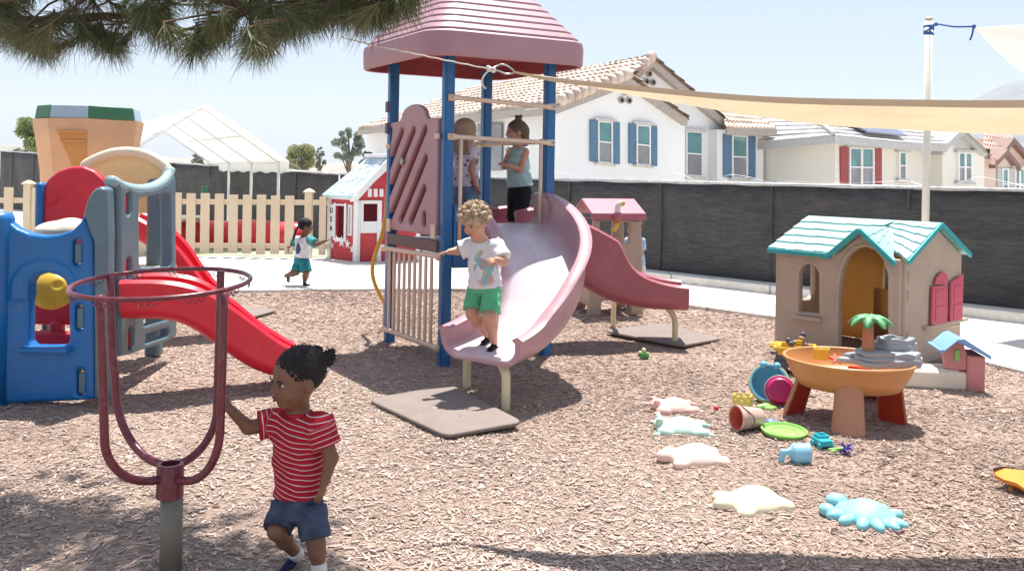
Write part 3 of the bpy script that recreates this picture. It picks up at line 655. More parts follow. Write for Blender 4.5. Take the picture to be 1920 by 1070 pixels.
# ------------------------------------------------------------------ picket fence
M_PICK = plastic('cream_vinyl', (.62,.49,.34), .5, .08, .02, 3, dirt=.25)
PY = 15.65
pf = thing('picket_fence', P(300,484,PY)*V3(1,1,0)+V3(0,0,.028), 'pale tan vinyl picket fence across the concrete', 'fence')
pk = MB(); ppost = (46, 262, 573); x = -70
while x < 618:
    if all(abs(x+8-q) > 17 for q in ppost):
        zt = np.interp(x, (0,450,600), (1.20,1.137,1.134)); a, b = P(x, 400, PY), P(x+(17 if x < 560 else 13), 400, PY)
        pk.box(((a[0]+b[0])/2, PY-.03+.004*math.sin(x), (zt+.09)/2), (b[0]-a[0], .022, zt-.09+.012*math.sin(x*7)), yaw(.02*math.sin(x*3)))
    x += 26.3 if x < 560 else 19
pk.obj('pickets', M_PICK, pf, bevel=.004)
for yy in (379, 461):
    r = MB(); a, b = P(-75, yy-4, PY), P(618, yy+1, PY); r.beam(a, b, .035, .09); r.obj('rail', M_PICK, pf, bevel=.004)
for q in ppost:
    c = P(q+6, 360, PY); h = 1.19 if q > 500 else 1.25; p = MB(); p.box((c[0], PY+.03, h/2), (.13,.13,h)); po = p.obj('post', M_PICK, pf, bevel=.006)
    p = MB(); p.loft([[V3(c[0]+a*s, PY+.03+b*s, z) for a, b in ((-1,-1),(1,-1),(1,1),(-1,1))] for s, z in ((.09,h),(.09,h+.02),(.06,h+.05),(.012,h+.08))]); p.obj('post_cap', M_PICK, po)
tf = MB(); tf.box((-6.6,17.3,.036),(7.6,3.0,.012)); tag(tf.obj('artificial_turf', flat('pale_turf', (.36,.42,.26), .95, scale=60)), kind='structure')
# ------------------------------------------------------------------ white canopy tent
M_TENT = plastic('white_canopy_fabric', (.84,.84,.83), .6, .04, .05, 1.2, trans=.55, dirt=.1, fine=20); M_WSTEEL = plastic('white_painted_steel', (.78,.78,.76), .4, .05, .0)
posts = [V3(-4.67-1.09*i, 17.6+1.84*i, 0) for i in range(4)]; tw = V3(-.86,-.51,0)
tent = thing('canopy_tent', V3(-8.5,24,.028), 'white peaked canopy tent on thin poles beyond the picket fence', 'tent')
EV, PK = 1.76, 2.80; Wd = 2.96
rows = []
for i, s in enumerate(np.linspace(-.06, 1.04, 30)):
    q = posts[0]+(posts[3]-posts[0])*s; sag = .045*math.sin(s*3*math.pi)**2
    row = []
    for f in np.linspace(0, 1, 21):
        h = PK-(PK-EV)*abs(2*f-1)**1.08-sag*math.sin(math.pi*f); row.append(q+tw*(f*(Wd+.2)-.1)+V3(0,0,h))
    row = [row[0]-V3(0,0,.22+.02*math.sin(s*40))]+row+[row[-1]-V3(0,0,.22)]; rows.append(row)
L = len(rows[0]); vs = [p for r in rows for p in r]; m0 = len(vs); vs += [p-V3(0,0,.012)+tw*.004 for p in vs]
fs = [(i*L+j, i*L+j+1, (i+1)*L+j+1, (i+1)*L+j) for i in range(29) for j in range(L-1)]; fs += [tuple(m0+q for q in f[::-1]) for f in fs]
link('canopy', mesh(vs, fs, True), M_TENT, tent)
for i, q in enumerate(posts):
    for k_ in (0, 1):
        b = MB(); p = q+tw*Wd*k_; b.tube([p, p+V3(0,0,EV)], .03, 8); b.obj('pole', M_WSTEEL, tent, smooth=True)
    b = MB(); b.tube([q+V3(0,0,EV-.03), q+tw*Wd/2+V3(0,0,PK-.06), q+tw*Wd+V3(0,0,EV-.03)], .016, 8); b.obj('rafter', M_WSTEEL, tent, smooth=True)
for f, h in ((0,EV-.04),(.5,PK-.06),(1,EV-.04),(.25,(EV+PK)/2-.04),(.75,(EV+PK)/2-.04)):
    b = MB(); b.tube([posts[0]+tw*Wd*f+V3(0,0,h), posts[3]+tw*Wd*f+V3(0,0,h)], .014, 8); b.obj('purlin', M_WSTEEL, tent, smooth=True)
# ------------------------------------------------------------------ shade sail pole and sails
M_SAILW = plastic('white_sail_fabric', (.87,.86,.84), .75, .04, .0, 2, trans=.3, dirt=.05); M_SAIL = plastic('cream_sail_fabric', (.86,.81,.68), .75, .06, .25, 2, fine=14, trans=.42, dirt=.05); M_HEM = plastic('tan_sail_hem', (.66,.52,.36), .8, .06, .0, 4, trans=.2)
M_BROPE = flat('blue_rope', (.03,.10,.30), .8); M_ROPE = flat('pale_rope', (.66,.63,.58), .9); M_POLE = plastic('cream_painted_pole', (.72,.67,.58), .5, .04, .0, 2)
pl_ = P(1732,600,10.4)*V3(1,1,0)+V3(0,0,.028); ptop = P(1733,36,10.4)[2]
sp = thing('sail_pole', pl_, 'tall cream pole behind the turquoise roofed playhouse', 'pole')
b = MB(); b.tube([pl_, V3(pl_[0],pl_[1],ptop)], .043, 16); b.obj('shaft', M_POLE, sp, smooth=True)
b = MB(); b.lathe([(.05,0),(.05,.012),(0,.03)], V3(pl_[0],pl_[1],ptop), 16); b.obj('cap', M_POLE, sp)
cz = P(1732,57,10.4)[2]; b = MB(); pts = [V3(pl_[0]+.05*math.cos(a), pl_[1]+.05*math.sin(a), cz+.05*math.sin(a*.37)) for a in np.linspace(0, 2*math.pi*5, 90)]
k_ = P(1755,46,10.2); c_ = P(1826,50,9.6); pts += curve([pts[-1], P(1742,55,10.3), k_, k_*.5+c_*.5-V3(0,0,.015), c_], 20); b.tube(pts, .011, 6)
for q in (k_, c_): b.ball(q, .024, 8)
b.tube([c_, c_+V3(-.02,0,-.1), c_+V3(-.04,0,-.15)], .01, 6)
tag(b.obj('tie_rope', M_BROPE, None, smooth=True, base=pl_+V3(0,0,cz)), 'blue rope wound round the cream pole and tied to the white sail', 'rope')
def sail(name, A, near, far, mat, label, nu=40, nv=10, hem=None, hemw=.05, wr=.01):
    """triangular cloth: near[] and far[] edge points leaving the corner A"""
    E0, E1 = curve([A]+near, nu), curve([A]+far, nu); n = min(len(E0), len(E1)); v = []; K = nv+1
    for i in range(n):
        for j in range(K):
            s = j/nv; p = E0[i]*(1-s)+E1[i]*s; p = p+V3(0,0,wr*math.sin(s*9+i*.1)*min(1, i/8)); v.append(p)
    m0 = len(v); v += [p-V3(0,0,.004) for p in v]
    f = [(i*K+j, i*K+j+1, (i+1)*K+j+1, (i+1)*K+j) for i in range(n-1) for j in range(nv)]; f += [tuple(m0+q for q in g[::-1]) for g in f]
    root = thing(name, A, label, 'shade sail'); link('fabric', mesh(v, f, True), mat, root)
    if hem:
        v = []
        for p in E0:
            up = V3(0,0,1); v += [p+V3(0,-.012,hemw/2), p+V3(0,-.012,-hemw/2), p+V3(0,.006,-hemw/2), p+V3(0,.006,hemw/2)]
        hw = [np.interp(i, (0, 6, n-1), (.25, .6, 1)) for i in range(n)]; 
        v = [E0[i//4]+(q-E0[i//4])*V3(1,1,hw[i//4]) for i, q in enumerate(v)]
        f = [(i*4+j, i*4+(j+1)%4, i*4+4+(j+1)%4, i*4+4+j) for i in range(len(E0)-1) for j in range(4)]; link('hem', mesh(v, f), hem, root)
    return root
SA = P(962,135,4.48)
sail('cream_sail', SA, [P(1040,150,4.34),P(1200,167,4.16),P(1440,187,3.95),P(1733,194,3.72),P(1920,195,3.62),P(2250,190,3.52),P(2700,160,3.45)],
     [P(1040,147,4.42),P(1200,178,4.35),P(1500,225,4.31),P(1733,240,4.31),P(1920,249,4.32),P(2250,262,4.35),P(2700,262,4.4)], M_SAIL, 'long cream shade sail stretched from the tower to the right edge', hem=M_HEM, hemw=.036)
sail('white_sail', P(1826,52,9.6), [P(1920,52,9.0),P(2100,46,8.4),P(2500,40,7.6)], [P(1868,92,9.75),P(1920,133,9.9),P(2010,200,10.2),P(2130,300,10.6)], M_SAILW, 'white shade sail corner at the top right tied by blue rope', wr=.03)
b = MB(); r0, kn = P(640,70,4.3), P(918,130,4.46)
pts = curve([r0, P(700,85,4.35), P(800,106,4.4), kn], 60); tw_ = [p+V3(0,.0015*math.sin(i*1.3),.0015*math.cos(i*1.3)) for i, p in enumerate(pts)]; b.tube(tw_, .0034, 6)
b.ball(kn, (.018,.016,.014), 10); b.ball(kn+V3(.02,0,-.004), (.014,.014,.016), 8); b.ball(kn+V3(-.008,0,.008), .012, 8)
b.tube(curve([kn, P(906,145,4.45), P(904,158,4.44), P(911,167,4.44)], 10), .005, 6)
tag(b.obj('guy_rope', M_ROPE, None, smooth=True, base=kn), 'pale twisted rope knotted to the cream sail corner in front of the tower', 'rope')
b = MB(); b.tube(curve([kn+V3(.012,-.012,0), P(932,124,4.47), P(942,121,4.47), P(955,126,4.48), P(964,136,4.48), P(950,139,4.48), P(936,134,4.47), kn+V3(.012,-.012,0)], 30), .005, 6)
tag(b.obj('snap_hook', flat('steel_hook', (.45,.45,.45), .35, .8), None, smooth=True, base=kn), 'steel snap hook joining the pale rope to the sail corner', 'hook')
# ================================================================== PLAY TOWER
M_BLUE = plastic('blue_powder_coat', (.005,.115,.31), .38, .12, .03, 4, dirt=.2); M_MAUVE = plastic('faded_mauve_plastic', (.40,.24,.265), .5, .10, .05, 3, dirt=.3)
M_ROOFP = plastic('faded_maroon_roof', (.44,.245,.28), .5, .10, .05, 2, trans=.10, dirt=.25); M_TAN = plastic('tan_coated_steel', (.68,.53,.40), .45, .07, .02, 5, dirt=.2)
M_SLIDE = plastic('faded_maroon_slide', (.50,.285,.325), .33, .12, .03, 2.5, trans=.08, dirt=.22); M_SLIDE2 = plastic('maroon_slide', (.40,.11,.14), .35, .12, .03, 2.5, trans=.10, dirt=.22); M_DECK = plastic('brown_deck_coating', (.13,.085,.075), .6, .1, .1, 8); M_PURP = plastic('purple_deck_top', (.12,.11,.17), .6, .1, .1, 6)
M_STEEL = flat('bolt_steel', (.35,.34,.33), .4, .8); M_YEL = plastic('yellow_coated_steel', (.62,.36,.05), .45, .1, .02, 6); M_CRMLEG = plastic('cream_slide_leg', (.72,.62,.38), .45, .08, .02, 6, dirt=.2)
TF, TR_, TL = V3(-.543,7.35,0), V3(.32,7.79,0), V3(-1.127,8.28,0); TB = TR_+TL-TF
E1, E2 = nrm(TR_-TF), nrm(TL-TF); TCN = (TF+TR_+TL+TB)/4; TM = np.column_stack((E1, nrm(np.cross((0,0,1),E1)), V3(0,0,1)))
tower = thing('play_tower', TCN, 'tall play tower with mauve pyramid roof on blue posts', 'play tower')
for q in (TF, TR_, TL, TB):
    b = MB(); b.box(q+V3(0,0,1.28), (.09,.09,2.66), TM); po = b.obj('post', M_BLUE, tower, bevel=.014)
    for z in ((1.9,2.1) if q is TL else ()):
        b = MB(); b.box(q+V3(-.035,-.03,z+.1), (.06,.06,.10), TM); b.obj('clamp', M_PURP, po, bevel=.006)
# roof: moulded skirt, stepped courses, hollow underneath
def ring(s, z, cr_=.22, n=7):
    hx, hy = s*(.5*np.linalg.norm(TR_-TF)+.27), s*(.5*np.linalg.norm(TL-TF)+.25); r = cr_*s; out = []
    for qx, qy, a0 in ((1,1,0),(-1,1,90),(-1,-1,180),(1,-1,270)):
        for a in np.linspace(a0, a0+90, n): out.append(TCN+E1*(qx*(hx-r)+r*math.cos(R(a)))+E2*(qy*(hy-r)+r*math.sin(R(a)))+V3(0,0,z))
    return out
rs = [ring(.985,2.54), ring(1.0,2.56), ring(1.005,2.70), ring(.995,2.745), ring(.96,2.765)]
prof = lambda t: (1-.93*t**1.05, 2.765+.84*t**1.02)
nc = 13
for i in range(nc):
    s0, z0 = prof(i/nc); s1, z1 = prof((i+.93)/nc); s2, z2 = prof((i+1)/nc)
    s0 *= .955; s1 *= .955
    rs += [ring(s0-.024, z0-.004), ring(s0-.024, z0+.010), ring(s0+.006, z0+.004), ring(s0+.003, z0+.018), ring(s1+.004, z1+.005)]
rs += [ring(.05, 3.63)]
b = MB(); b.loft(rs, cap0=False)
inn = [ring(.985,2.54), ring(.955,2.545), ring(.95,2.69), ring(.80,2.78), ring(.5,3.05), ring(.06,3.5)]
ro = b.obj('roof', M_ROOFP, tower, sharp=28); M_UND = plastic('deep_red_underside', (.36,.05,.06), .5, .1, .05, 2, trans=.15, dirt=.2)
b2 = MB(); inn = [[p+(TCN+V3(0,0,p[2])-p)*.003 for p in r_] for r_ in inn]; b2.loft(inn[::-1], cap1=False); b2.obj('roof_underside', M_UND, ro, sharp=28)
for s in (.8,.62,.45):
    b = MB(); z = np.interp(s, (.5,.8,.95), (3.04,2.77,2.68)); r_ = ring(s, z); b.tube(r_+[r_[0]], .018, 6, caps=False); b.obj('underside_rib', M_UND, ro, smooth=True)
# deck
b = MB(); b.prism([q+V3(0,0,.94) for q in (TF,TR_,TB,TL)], (0,0,.045)); b.obj('deck', M_PURP, tower, bevel=.008)
b = MB(); f0, f1 = TF+E2*.05, TL-E2*.05; nL = -E1*.03
b.prism([f0+nL+V3(0,0,.925), f1+nL+V3(0,0,.925), f1+nL*2.2+V3(0,0,.925), f0+nL*2.2+V3(0,0,.925)], (0,0,.10)); b.obj('deck_edge', M_DECK, tower, bevel=.008)
# slotted panel on the left face
pp = PL(TL, TF-TL); W_ = np.linalg.norm(TF-TL)
pl2 = [(.07,1.06),(W_-.07,1.06),(W_-.07,2.05)]; pl2 += [(W_/2+.29-.0*k, 2.06) for k in (0,)]+[(W_/2+.25*math.cos(a), 2.06+.135*math.sin(a)**.8) for a in np.linspace(.12, math.pi-.12, 12)]+[(W_/2-.29,2.06),(.07,2.05)]
sl = [((743,246),(741,262)),((764,247),(740,312)),((786,245),(740,361)),((808,243),(742,407)),((809,297),(762,411)),((806,354),(781,414)),((806,404),(806,417))]
holes = []
for a, c in sl:
    a, c = pp(*a), pp(*c); holes.append(cap2(a, c, .038))
em = [((lambda hf: (lambda x, y: np.abs(hf(x, y)-.018)-.006))(hf), .003) for hf in holes]
sp_ = panel('slotted_panel', poly2(pl2), holes, TL-E1*.035, TF-TL, .045, .007, M_MAUVE, tower, .012, emboss=em, ext=(0,1.0,W_,2.25))
holes2 = [cap2(pp(*a_), pp(*c_), .030) for a_, c_ in sl]; inset = poly2([(.09,1.09),(W_-.09,1.09),(W_-.09,2.03),(.09,2.03)])
panel('slot_lining', inset, holes2, TL+E1*.018, TF-TL, .075, .007, plastic('unfaded_maroon', (.22,.03,.05), .5, .1, .04, 4, trans=.1), sp_, .006, ext=(0,1.0,W_,2.1))
for t_, z in ((.05,1.83),(W_-.06,1.90),(.09,1.10),(W_-.1,1.10)):
    b = MB(); b.box(TL+nrm(TF-TL)*t_-E1*.066+V3(0,0,z), (.075,.02,.045 if z > 1.5 else .12), np.column_stack((nrm(TF-TL), E1, V3(0,0,1)))); b.obj('panel_clamp', M_TAN, tower, bevel=.006)
b = MB(); q = TL+nrm(TF-TL)*pp(768,303)[0]-E1*.066+V3(0,0,pp(768,303)[1]); b.lathe([(.035,0),(.035,.012),(.02,.02),(0,.02)], q, 14, np.column_stack((nrm(TF-TL), V3(0,0,1), -E1))); b.obj('panel_bolt', M_STEEL, sp_, smooth=True)
# barred gate below the deck
gt = MB(); dL = nrm(TF-TL)
for z0, z1 in ((.125,.135),(.88,.895)):
    gt = MB(); gt.tube([TL-E1*.06+dL*t_+V3(0,0,z0+(z1-z0)*max(0,min(1,t_))) for t_ in (-.02,.02,.07,W_-.07,W_-.02,W_+.02)], [.034,.032,.022,.022,.032,.034], 10); gate = gt.obj('gate_rail', M_TAN, tower, smooth=True)
for i in range(9):
    t_ = .11+(W_-.24)*i/8; p = TL+dL*t_-E1*.06; s_ = [(.13,.011),(.16,.021),(.2,.023),(.82,.023),(.86,.02),(.885,.011)]
    b = MB(); b.loft([[p+dL*(r_*math.cos(a))-E1*(r_*.6*math.sin(a))+V3(0,0,z) for a in np.arange(10)*2*math.pi/10] for z, r_ in s_]); b.obj('gate_bar', M_TAN, gate, smooth=True)
# guard rails
nR = np.array((E1[1], -E1[0], 0))
def rail(a, c, z0, z1, off, name='guard_rail', r=.02):
    m = MB(); d = nrm(c-a); p, q = a+off+V3(0,0,z0), c+off+V3(0,0,z1)
    m.tube([p-d*.02, p+d*.03, p+d*.07, q-d*.07, q-d*.03, q+d*.02], [.03,.03,r,r,.03,.03], 10); o = m.obj(name, M_TAN, tower, smooth=True)
    for e in (p, q):
        k = MB(); k.lathe([(.012,0),(.012,.01),(0,.012)], e+nrm(off)*.03, 8, np.column_stack((d, V3(0,0,1), nrm(off)))); k.obj('bolt', M_STEEL, o)
    return o
rail(TF, TR_, 2.22, 2.19, nR*.055); gr = rail(TF, TR_, 1.895, 1.875, nR*.055); rail(TB, TR_, 1.88, 1.88, E1*-.055); rail(TL, TB, 1.9, 1.88, nR*.06)
for px, z0 in ((864,1.3),(1014,1.35)):
    q = OP(px, 300, TF+nR*.055, E1); b = MB(); b.tube([V3(q[0],q[1],z0-.32), V3(q[0],q[1],1.88)], .017, 10); b.obj('guard_post', M_TAN, gr, smooth=True)
q = TL+(TB-TL)*.86; b = MB(); b.tube([q+V3(0,0,1.0), q+V3(0,0,1.89)], .017, 10); b.obj('guard_post', M_TAN, tower, smooth=True)
# blue entry panel beside the slide
tt = PL(TF, TR_-TF); a = [(.05,.80),(.36,.80),(.36,1.28),(.30,1.335),(.05,1.335)]
panel('entry_panel', poly2(a), [], TF+nR*.03, TR_-TF, .05, .009, M_BLUE, tower, .016, ext=(0,.75,.42,1.4))
# yellow hoop ladder hanging at the far left corner
hp = MB(); hp.tube(curve([P(724,405,8.55), P(716,440,8.6), P(703,478,8.7), P(698,505,8.75), P(702,530,8.8), P(714,556,8.85), P(722,574,8.9), P(719,620,8.95)], 30), .02, 8)
hp.tube(curve([P(724,405,8.55), P(735,330,8.5), P(800,300,8.6), P(852,318,8.7), P(846,345,8.7)], 20), .022, 8)
hp.obj('climbing_hoop', M_YEL, tower, smooth=True)
# ---------------------------------------------------------------- curved slide
def glare_faded_bed(m, col):
    """pale chute floor: sun glare put into the colour along with the wear"""
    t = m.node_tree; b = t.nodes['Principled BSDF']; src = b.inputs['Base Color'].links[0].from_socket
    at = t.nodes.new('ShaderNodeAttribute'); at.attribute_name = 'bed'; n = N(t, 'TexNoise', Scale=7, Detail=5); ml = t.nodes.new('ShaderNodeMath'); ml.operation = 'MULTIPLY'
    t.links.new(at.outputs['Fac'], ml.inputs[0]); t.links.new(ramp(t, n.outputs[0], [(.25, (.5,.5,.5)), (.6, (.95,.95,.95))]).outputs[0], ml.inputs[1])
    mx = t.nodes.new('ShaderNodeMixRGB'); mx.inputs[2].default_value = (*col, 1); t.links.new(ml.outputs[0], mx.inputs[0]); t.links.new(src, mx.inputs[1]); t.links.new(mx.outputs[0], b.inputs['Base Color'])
glare_faded_bed(M_SLIDE, (.75,.67,.72)); glare_faded_bed(M_SLIDE2, (.50,.22,.25))  # sun glare on the slide floors mixed into their colour, with fading
SS = V3(-.0,7.62,1.14)
path1 = [SS-nR*.12+V3(0,0,.0), SS, V3(.125,7.26,1.045), V3(.22,6.95,.86), V3(.215,6.72,.64), V3(.12,6.50,.45), V3(-.02,6.32,.35), V3(-.20,6.08,.31)]
cs = thing('curved_slide', V3(-.1,6.5,0), 'faded maroon curved slide coming down from the tower front', 'slide')
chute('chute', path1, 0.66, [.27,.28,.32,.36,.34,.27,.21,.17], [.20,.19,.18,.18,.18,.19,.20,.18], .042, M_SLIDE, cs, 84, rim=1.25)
for p, top in ((G(948,764), V3(-.06,6.12,.29)), (G(875,724), V3(-.30,6.40,.31))):
    b = MB(); b.tube(curve([p-V3(0,0,.04), p+V3(0,0,.16), (p+top)/2+V3((p-top)[0]*.35,(p-top)[1]*.35,.09), top], 14), .032, 10); b.obj('leg', M_CRMLEG, cs, smooth=True)
# straight wave slide on the far right
S2 = TR_*.5+TB*.5+V3(0,0,1.0)
ws = thing('wave_slide', V3(1.2,8.44,0), 'straight maroon slide running right from the far side of the tower', 'slide')
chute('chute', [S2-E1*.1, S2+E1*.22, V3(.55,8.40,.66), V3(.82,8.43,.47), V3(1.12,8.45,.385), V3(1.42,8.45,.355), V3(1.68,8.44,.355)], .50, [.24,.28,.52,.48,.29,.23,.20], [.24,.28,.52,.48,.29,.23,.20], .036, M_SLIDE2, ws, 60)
for p, top in ((G(1265,644), V3(1.50,8.42,.35)), (G(1150,611), V3(1.10,8.9,.46))):
    b = MB(); b.tube(curve([p-V3(0,0,.04), p+V3(0,0,.2), (p*.7+top*.3)*V3(1,1,0)+V3(0,0,top[2]-.07), top], 14), .028, 10); b.obj('leg', M_CRMLEG, ws, smooth=True)
# rubber mats
M_RUB = plastic('grey_brown_rubber', (.205,.165,.145), .85, .12, .25, 3, dirt=.35, fine=160)
def mat_pad(px, label, z=.035, th=.035):
    c = [G(x, y, z)[:2] for x, y in px]; p2 = poly2(c); lo = np.min(c, 0); hi = np.max(c, 0); r = .05
    def f(X, Y, Z):
        s = p2(X+0*Y, Y+0*X)+r; a = s-r; b_ = np.abs(Z-z+th/2)-th/2+.008; a = a+.008
        return np.hypot(np.maximum(a, 0), np.maximum(b_, 0))+np.minimum(np.maximum(a, b_), 0)-.008
    o = blob('rubber_mat', [FN(f, (*lo, z-th), (*hi, z), k=0)], .012, M_RUB, None, base=V3(*np.mean(c, 0), z-th)); tag(o, label, 'mat', 'rubber mats under the slide ends')
def rounded(q, r=.16, n=5):
    out = []
    for i in range(len(q)):
        a, b_, c = (np.array(q[(i+k)%len(q)], float) for k in (-1,0,1)); s, e = b_+(a-b_)*r, b_+(c-b_)*r
        out += [tuple((1-t)**2*s+2*t*(1-t)*b_+t*t*e) for t in np.linspace(0,1,n)]
    return out
mat_pad(rounded([(688,747),(845,719),(982,789),(836,815)], .1), 'grey rubber mat under the curved slide exit with a child shadow on it', .038, .028)
mat_pad(rounded([(1128,618),(1245,604),(1356,633),(1276,647)], .15), 'grey rubber mat under the far right slide end', .03, .03)
mat_pad(rounded([(380,574),(440,570),(524,579),(450,599)], .15), 'pale rubber mat below the small red slide at left', .03, .03)
# ================================================================== LEFT PLASTIC CLIMBER
M_PBLUE = plastic('blue_moulded_plastic', (.004,.145,.42), .36, .10, .03, 3, dirt=.16); M_PGREY = plastic('slate_moulded_plastic', (.115,.19,.235), .42, .10, .04, 4, dirt=.2)
M_PRED = plastic('red_moulded_plastic', (.66,.018,.045), .36, .08, .03, 3, trans=.06, dirt=.12); M_PYEL = plastic('pale_yellow_plastic', (.84,.73,.44), .45, .07, .03, 3, trans=.3, dirt=.15)
M_YBUB = plastic('yellow_bubble_plastic', (.86,.58,.06), .4, .08, .03, 4, trans=.35); M_CRM = plastic('cream_plastic', (.74,.64,.50), .5, .06, .03, 4, trans=.1, dirt=.2)
cl = thing('plastic_climber', V3(-3.1,6.7,0), 'blue, grey and red plastic climber with a slide, left of the hoop stand', 'climber')
YB = 5.95; p0 = (-4.2, YB); dX = V3(1,0,0); pb = PL(p0, dX)
q = lambda *pts: [pb(x, y) for x, y in pts]
out = q((-90,400),(-12,398),(8,403),(22,414),(40,428),(62,437),(90,441),(118,438),(142,430),(156,416),(163,402),(172,420),(182,452),(184,560),(184,745),(150,748),(60,752),(-90,760))
hw = [poly2(q((62,530),(68,519),(82,512),(98,510),(114,514),(128,522),(134,535),(136,638),(126,646),(70,647),(61,638)))]
for x, y in ((150,472),(154,593),(157,714)): hw.append(cap2(pb(x, y-17), pb(x, y+17), .028))
arch = poly2(q((28,560),(32,520),(50,497),(80,486),(110,487),(135,498),(150,520),(152,560)))
def lowz(x, y): return np.abs(x-pb(95,0)[0])-.0+0*y-.36
bp_ = panel('front_panel', poly2(out), hw, p0, dX, .11, .011, M_PBLUE, cl, .03, emboss=[(arch, .014)], ext=(0,-.04,1.9,1.4))
b = MB(); a, c = P(48,652,YB-.03), P(139,652,YB-.03); b.box((a+c)/2+V3(0,-.03,0), (c[0]-a[0],.16,.035)); b.obj('window_sill', M_PBLUE, bp_, bevel=.014, seg=3)
for x, y in ((150,472),(154,593),(157,714)): b = MB(); e = P(x, y+2, YB-.005); b.box(e, (.048,.05,.135)); b.obj('handhold_back', M_PGREY, bp_, bevel=.006)
b = MB(); t0 = P(-4,396,YB); b.tube([V3(t0[0],YB-.02,-.03), V3(t0[0],YB-.02,t0[2]-.05), V3(t0[0],YB-.02,t0[2]-.01), V3(t0[0],YB-.02,t0[2])], [.115,.115,.10,.05], 20); b.obj('corner_column', M_PBLUE, bp_, smooth=True)
# pale grey corner post with a rounded cap closes the front panel
q = lambda *pts: [pb(x, y) for x, y in pts]
panel('corner_post', poly2(q((164,398),(169,380),(176,364),(186,353),(197,349),(206,355),(208,430),(205,746),(184,746),(183,452),(174,432))), [], (p0[0], YB+.005), dX, .15, .011, M_PGREY, cl, .03, ext=(0.7,-.04,1.75,1.52))
# grey side wall running straight back from that post: doorway, red handholds, low slots
xs = P(205,400,YB)[0]-.03; g0 = (xs, YB+.06); gd = V3(-.035,1,0); pg = PL(g0, gd); q = lambda *pts: [pg(x, y) for x, y in pts]
out = q((212,341),(230,350),(256,355),(282,352),(303,342),(317,326),(320,340),(321,500),(322,630),(300,642),(260,655),(236,664),(213,668))
hl = [poly2(q(*rounded([(250,372),(308,360),(311,500),(251,500)], .1))), cap2(pg(230,368), pg(230,392), .042), cap2(pg(230,494), pg(230,512), .042), cap2(pg(234,622), pg(234,645), .042), cap2(pg(262,602), pg(305,590), .030), cap2(pg(264,634), pg(304,622), .032)]
gp = panel('side_wall', poly2(out), hl, g0, gd, .09, .011, M_PGREY, cl, .022, ext=(-.02,.1,1.5,1.62))
for x, y in ((230,382),(230,505),(234,636)): b = MB(); h_ = OP(x, y, g0, gd, -.01); b.box(h_, (.05,.075,.13)); b.obj('handhold', M_PRED, gp, bevel=.018, seg=3)
YG = 7.0
M_RIM0 = plastic('pale_grey_rim', (.28,.40,.43), .42, .06, .03, 4, dirt=.15); b = MB(); b.tube(curve([OP(x, y, g0, gd) for x, y in ((206,340),(214,342),(230,351),(256,356),(282,353),(303,343),(315,329),(319,317))], 24), .042, 10); b.obj('rim', M_RIM0, gp, smooth=True)
# the far wall of the round tower: grey posts + yellow arch hood
YH = 7.55; h0 = (-4.6, YH); ph = PL(h0, dX); q = lambda *pts: [ph(x, y) for x, y in pts]
out = q((158,312),(170,302),(190,293),(214,286),(240,284),(266,287),(290,297),(308,309),(318,322),(320,400),(158,400)); inr = poly2(q((170,345),(176,318),(200,302),(240,296),(280,304),(304,322),(310,345)))
panel('arch_hood', poly2(out), [], h0, dX, .12, .014, M_PYEL, cl, .03, emboss=[(lambda x, y: np.abs(inr(x, y))-.008, .012)], ext=(.6,1.1,1.7,1.9))
b = MB(); b.tube(curve([P(x, y, YH-.06) for x, y in ((160,330),(160,312),(172,303),(192,294),(215,287),(240,285),(266,288),(290,298),(307,310),(317,324))], 36), .045, 10); b.obj('hood_rim', plastic('cream_rim_plastic', (.84,.78,.60), .42, .05, .03, 4, trans=.2, dirt=.1), cl, smooth=True)
b = MB(); a = P(297,400,YH-.1); b.box((a[0]-.02, YH-.1, .75), (.13,.12,1.5)); b.obj('back_post', M_PGREY, cl, bevel=.03)
b = MB(); a, c = P(243,508,YG+.3), P(300,508,YG+.3); b.box((a+c)/2, (c[0]-a[0]+.1,.5,.07)); b.obj('yellow_step', M_PYEL, cl, bevel=.02)
# red arched wall and blue wing behind the front panel
YR = 7.05; r0 = (-4.5, YR); pr = PL(r0, dX); q = lambda *pts: [pr(x, y) for x, y in pts]
out = q((84,352),(96,334),(114,320),(138,312),(160,312),(180,320),(198,336),(206,352),(206,470),(84,470)); inn = poly2(q((104,440),(108,372),(124,350),(150,346),(180,360),(194,440))); inn2 = poly2(q((90,470),(97,385),(130,366),(165,364),(200,392),(206,470)))
panel('red_arch_wall', poly2(out), [], r0, dX, .10, .012, M_PRED, cl, .03, emboss=[(inn2, -.012),(inn, -.010)], ext=(.6,.9,1.6,1.75))
b = MB(); a = P(80,342,YR-.02); c = P(80,470,YR-.02); b.box((a[0], YR-.02, (a[2]+c[2])/2), (.06,.14,a[2]-c[2])); b.obj('blue_wing', M_PBLUE, cl, bevel=.025)
for (x0, y0, x1, y1, Y, m, nm) in ((40,556,140,608,6.5,M_PRED,'inner_board'),(40,620,140,665,6.4,M_PRED,'floor_board'),(97,600,118,640,6.45,M_PRED,'inner_post'),(82,600,92,640,6.6,M_PGREY,'inner_post')):
    a, c = P(x0,y0,Y), P(x1,y1,Y); b = MB(); b.box((a+c)/2, (c[0]-a[0], .09, a[2]-c[2])); b.obj(nm, m, cl, bevel=.02)
c = P(97,545,6.3); blob('bubble_window', [EL(c, (.155,.10,.135)), EL(c+V3(.085,-.105,.055), (.035,.05,.032), op='s', k=.02), EL(c+V3(.05,-.115,-.045), (.03,.05,.022), op='s', k=.02), EL(c+V3(-.07,-.10,-.0), (.018,.05,.014), op='s', k=.02)], .008, M_YBUB, cl)
c = P(118,432,6.55); blob('cream_roll', [EL(c, (.19,.2,.075), k=.03), EL(c+V3(.06,0,.025), (.10,.16,.07), k=.03)], .012, M_CRM, cl)
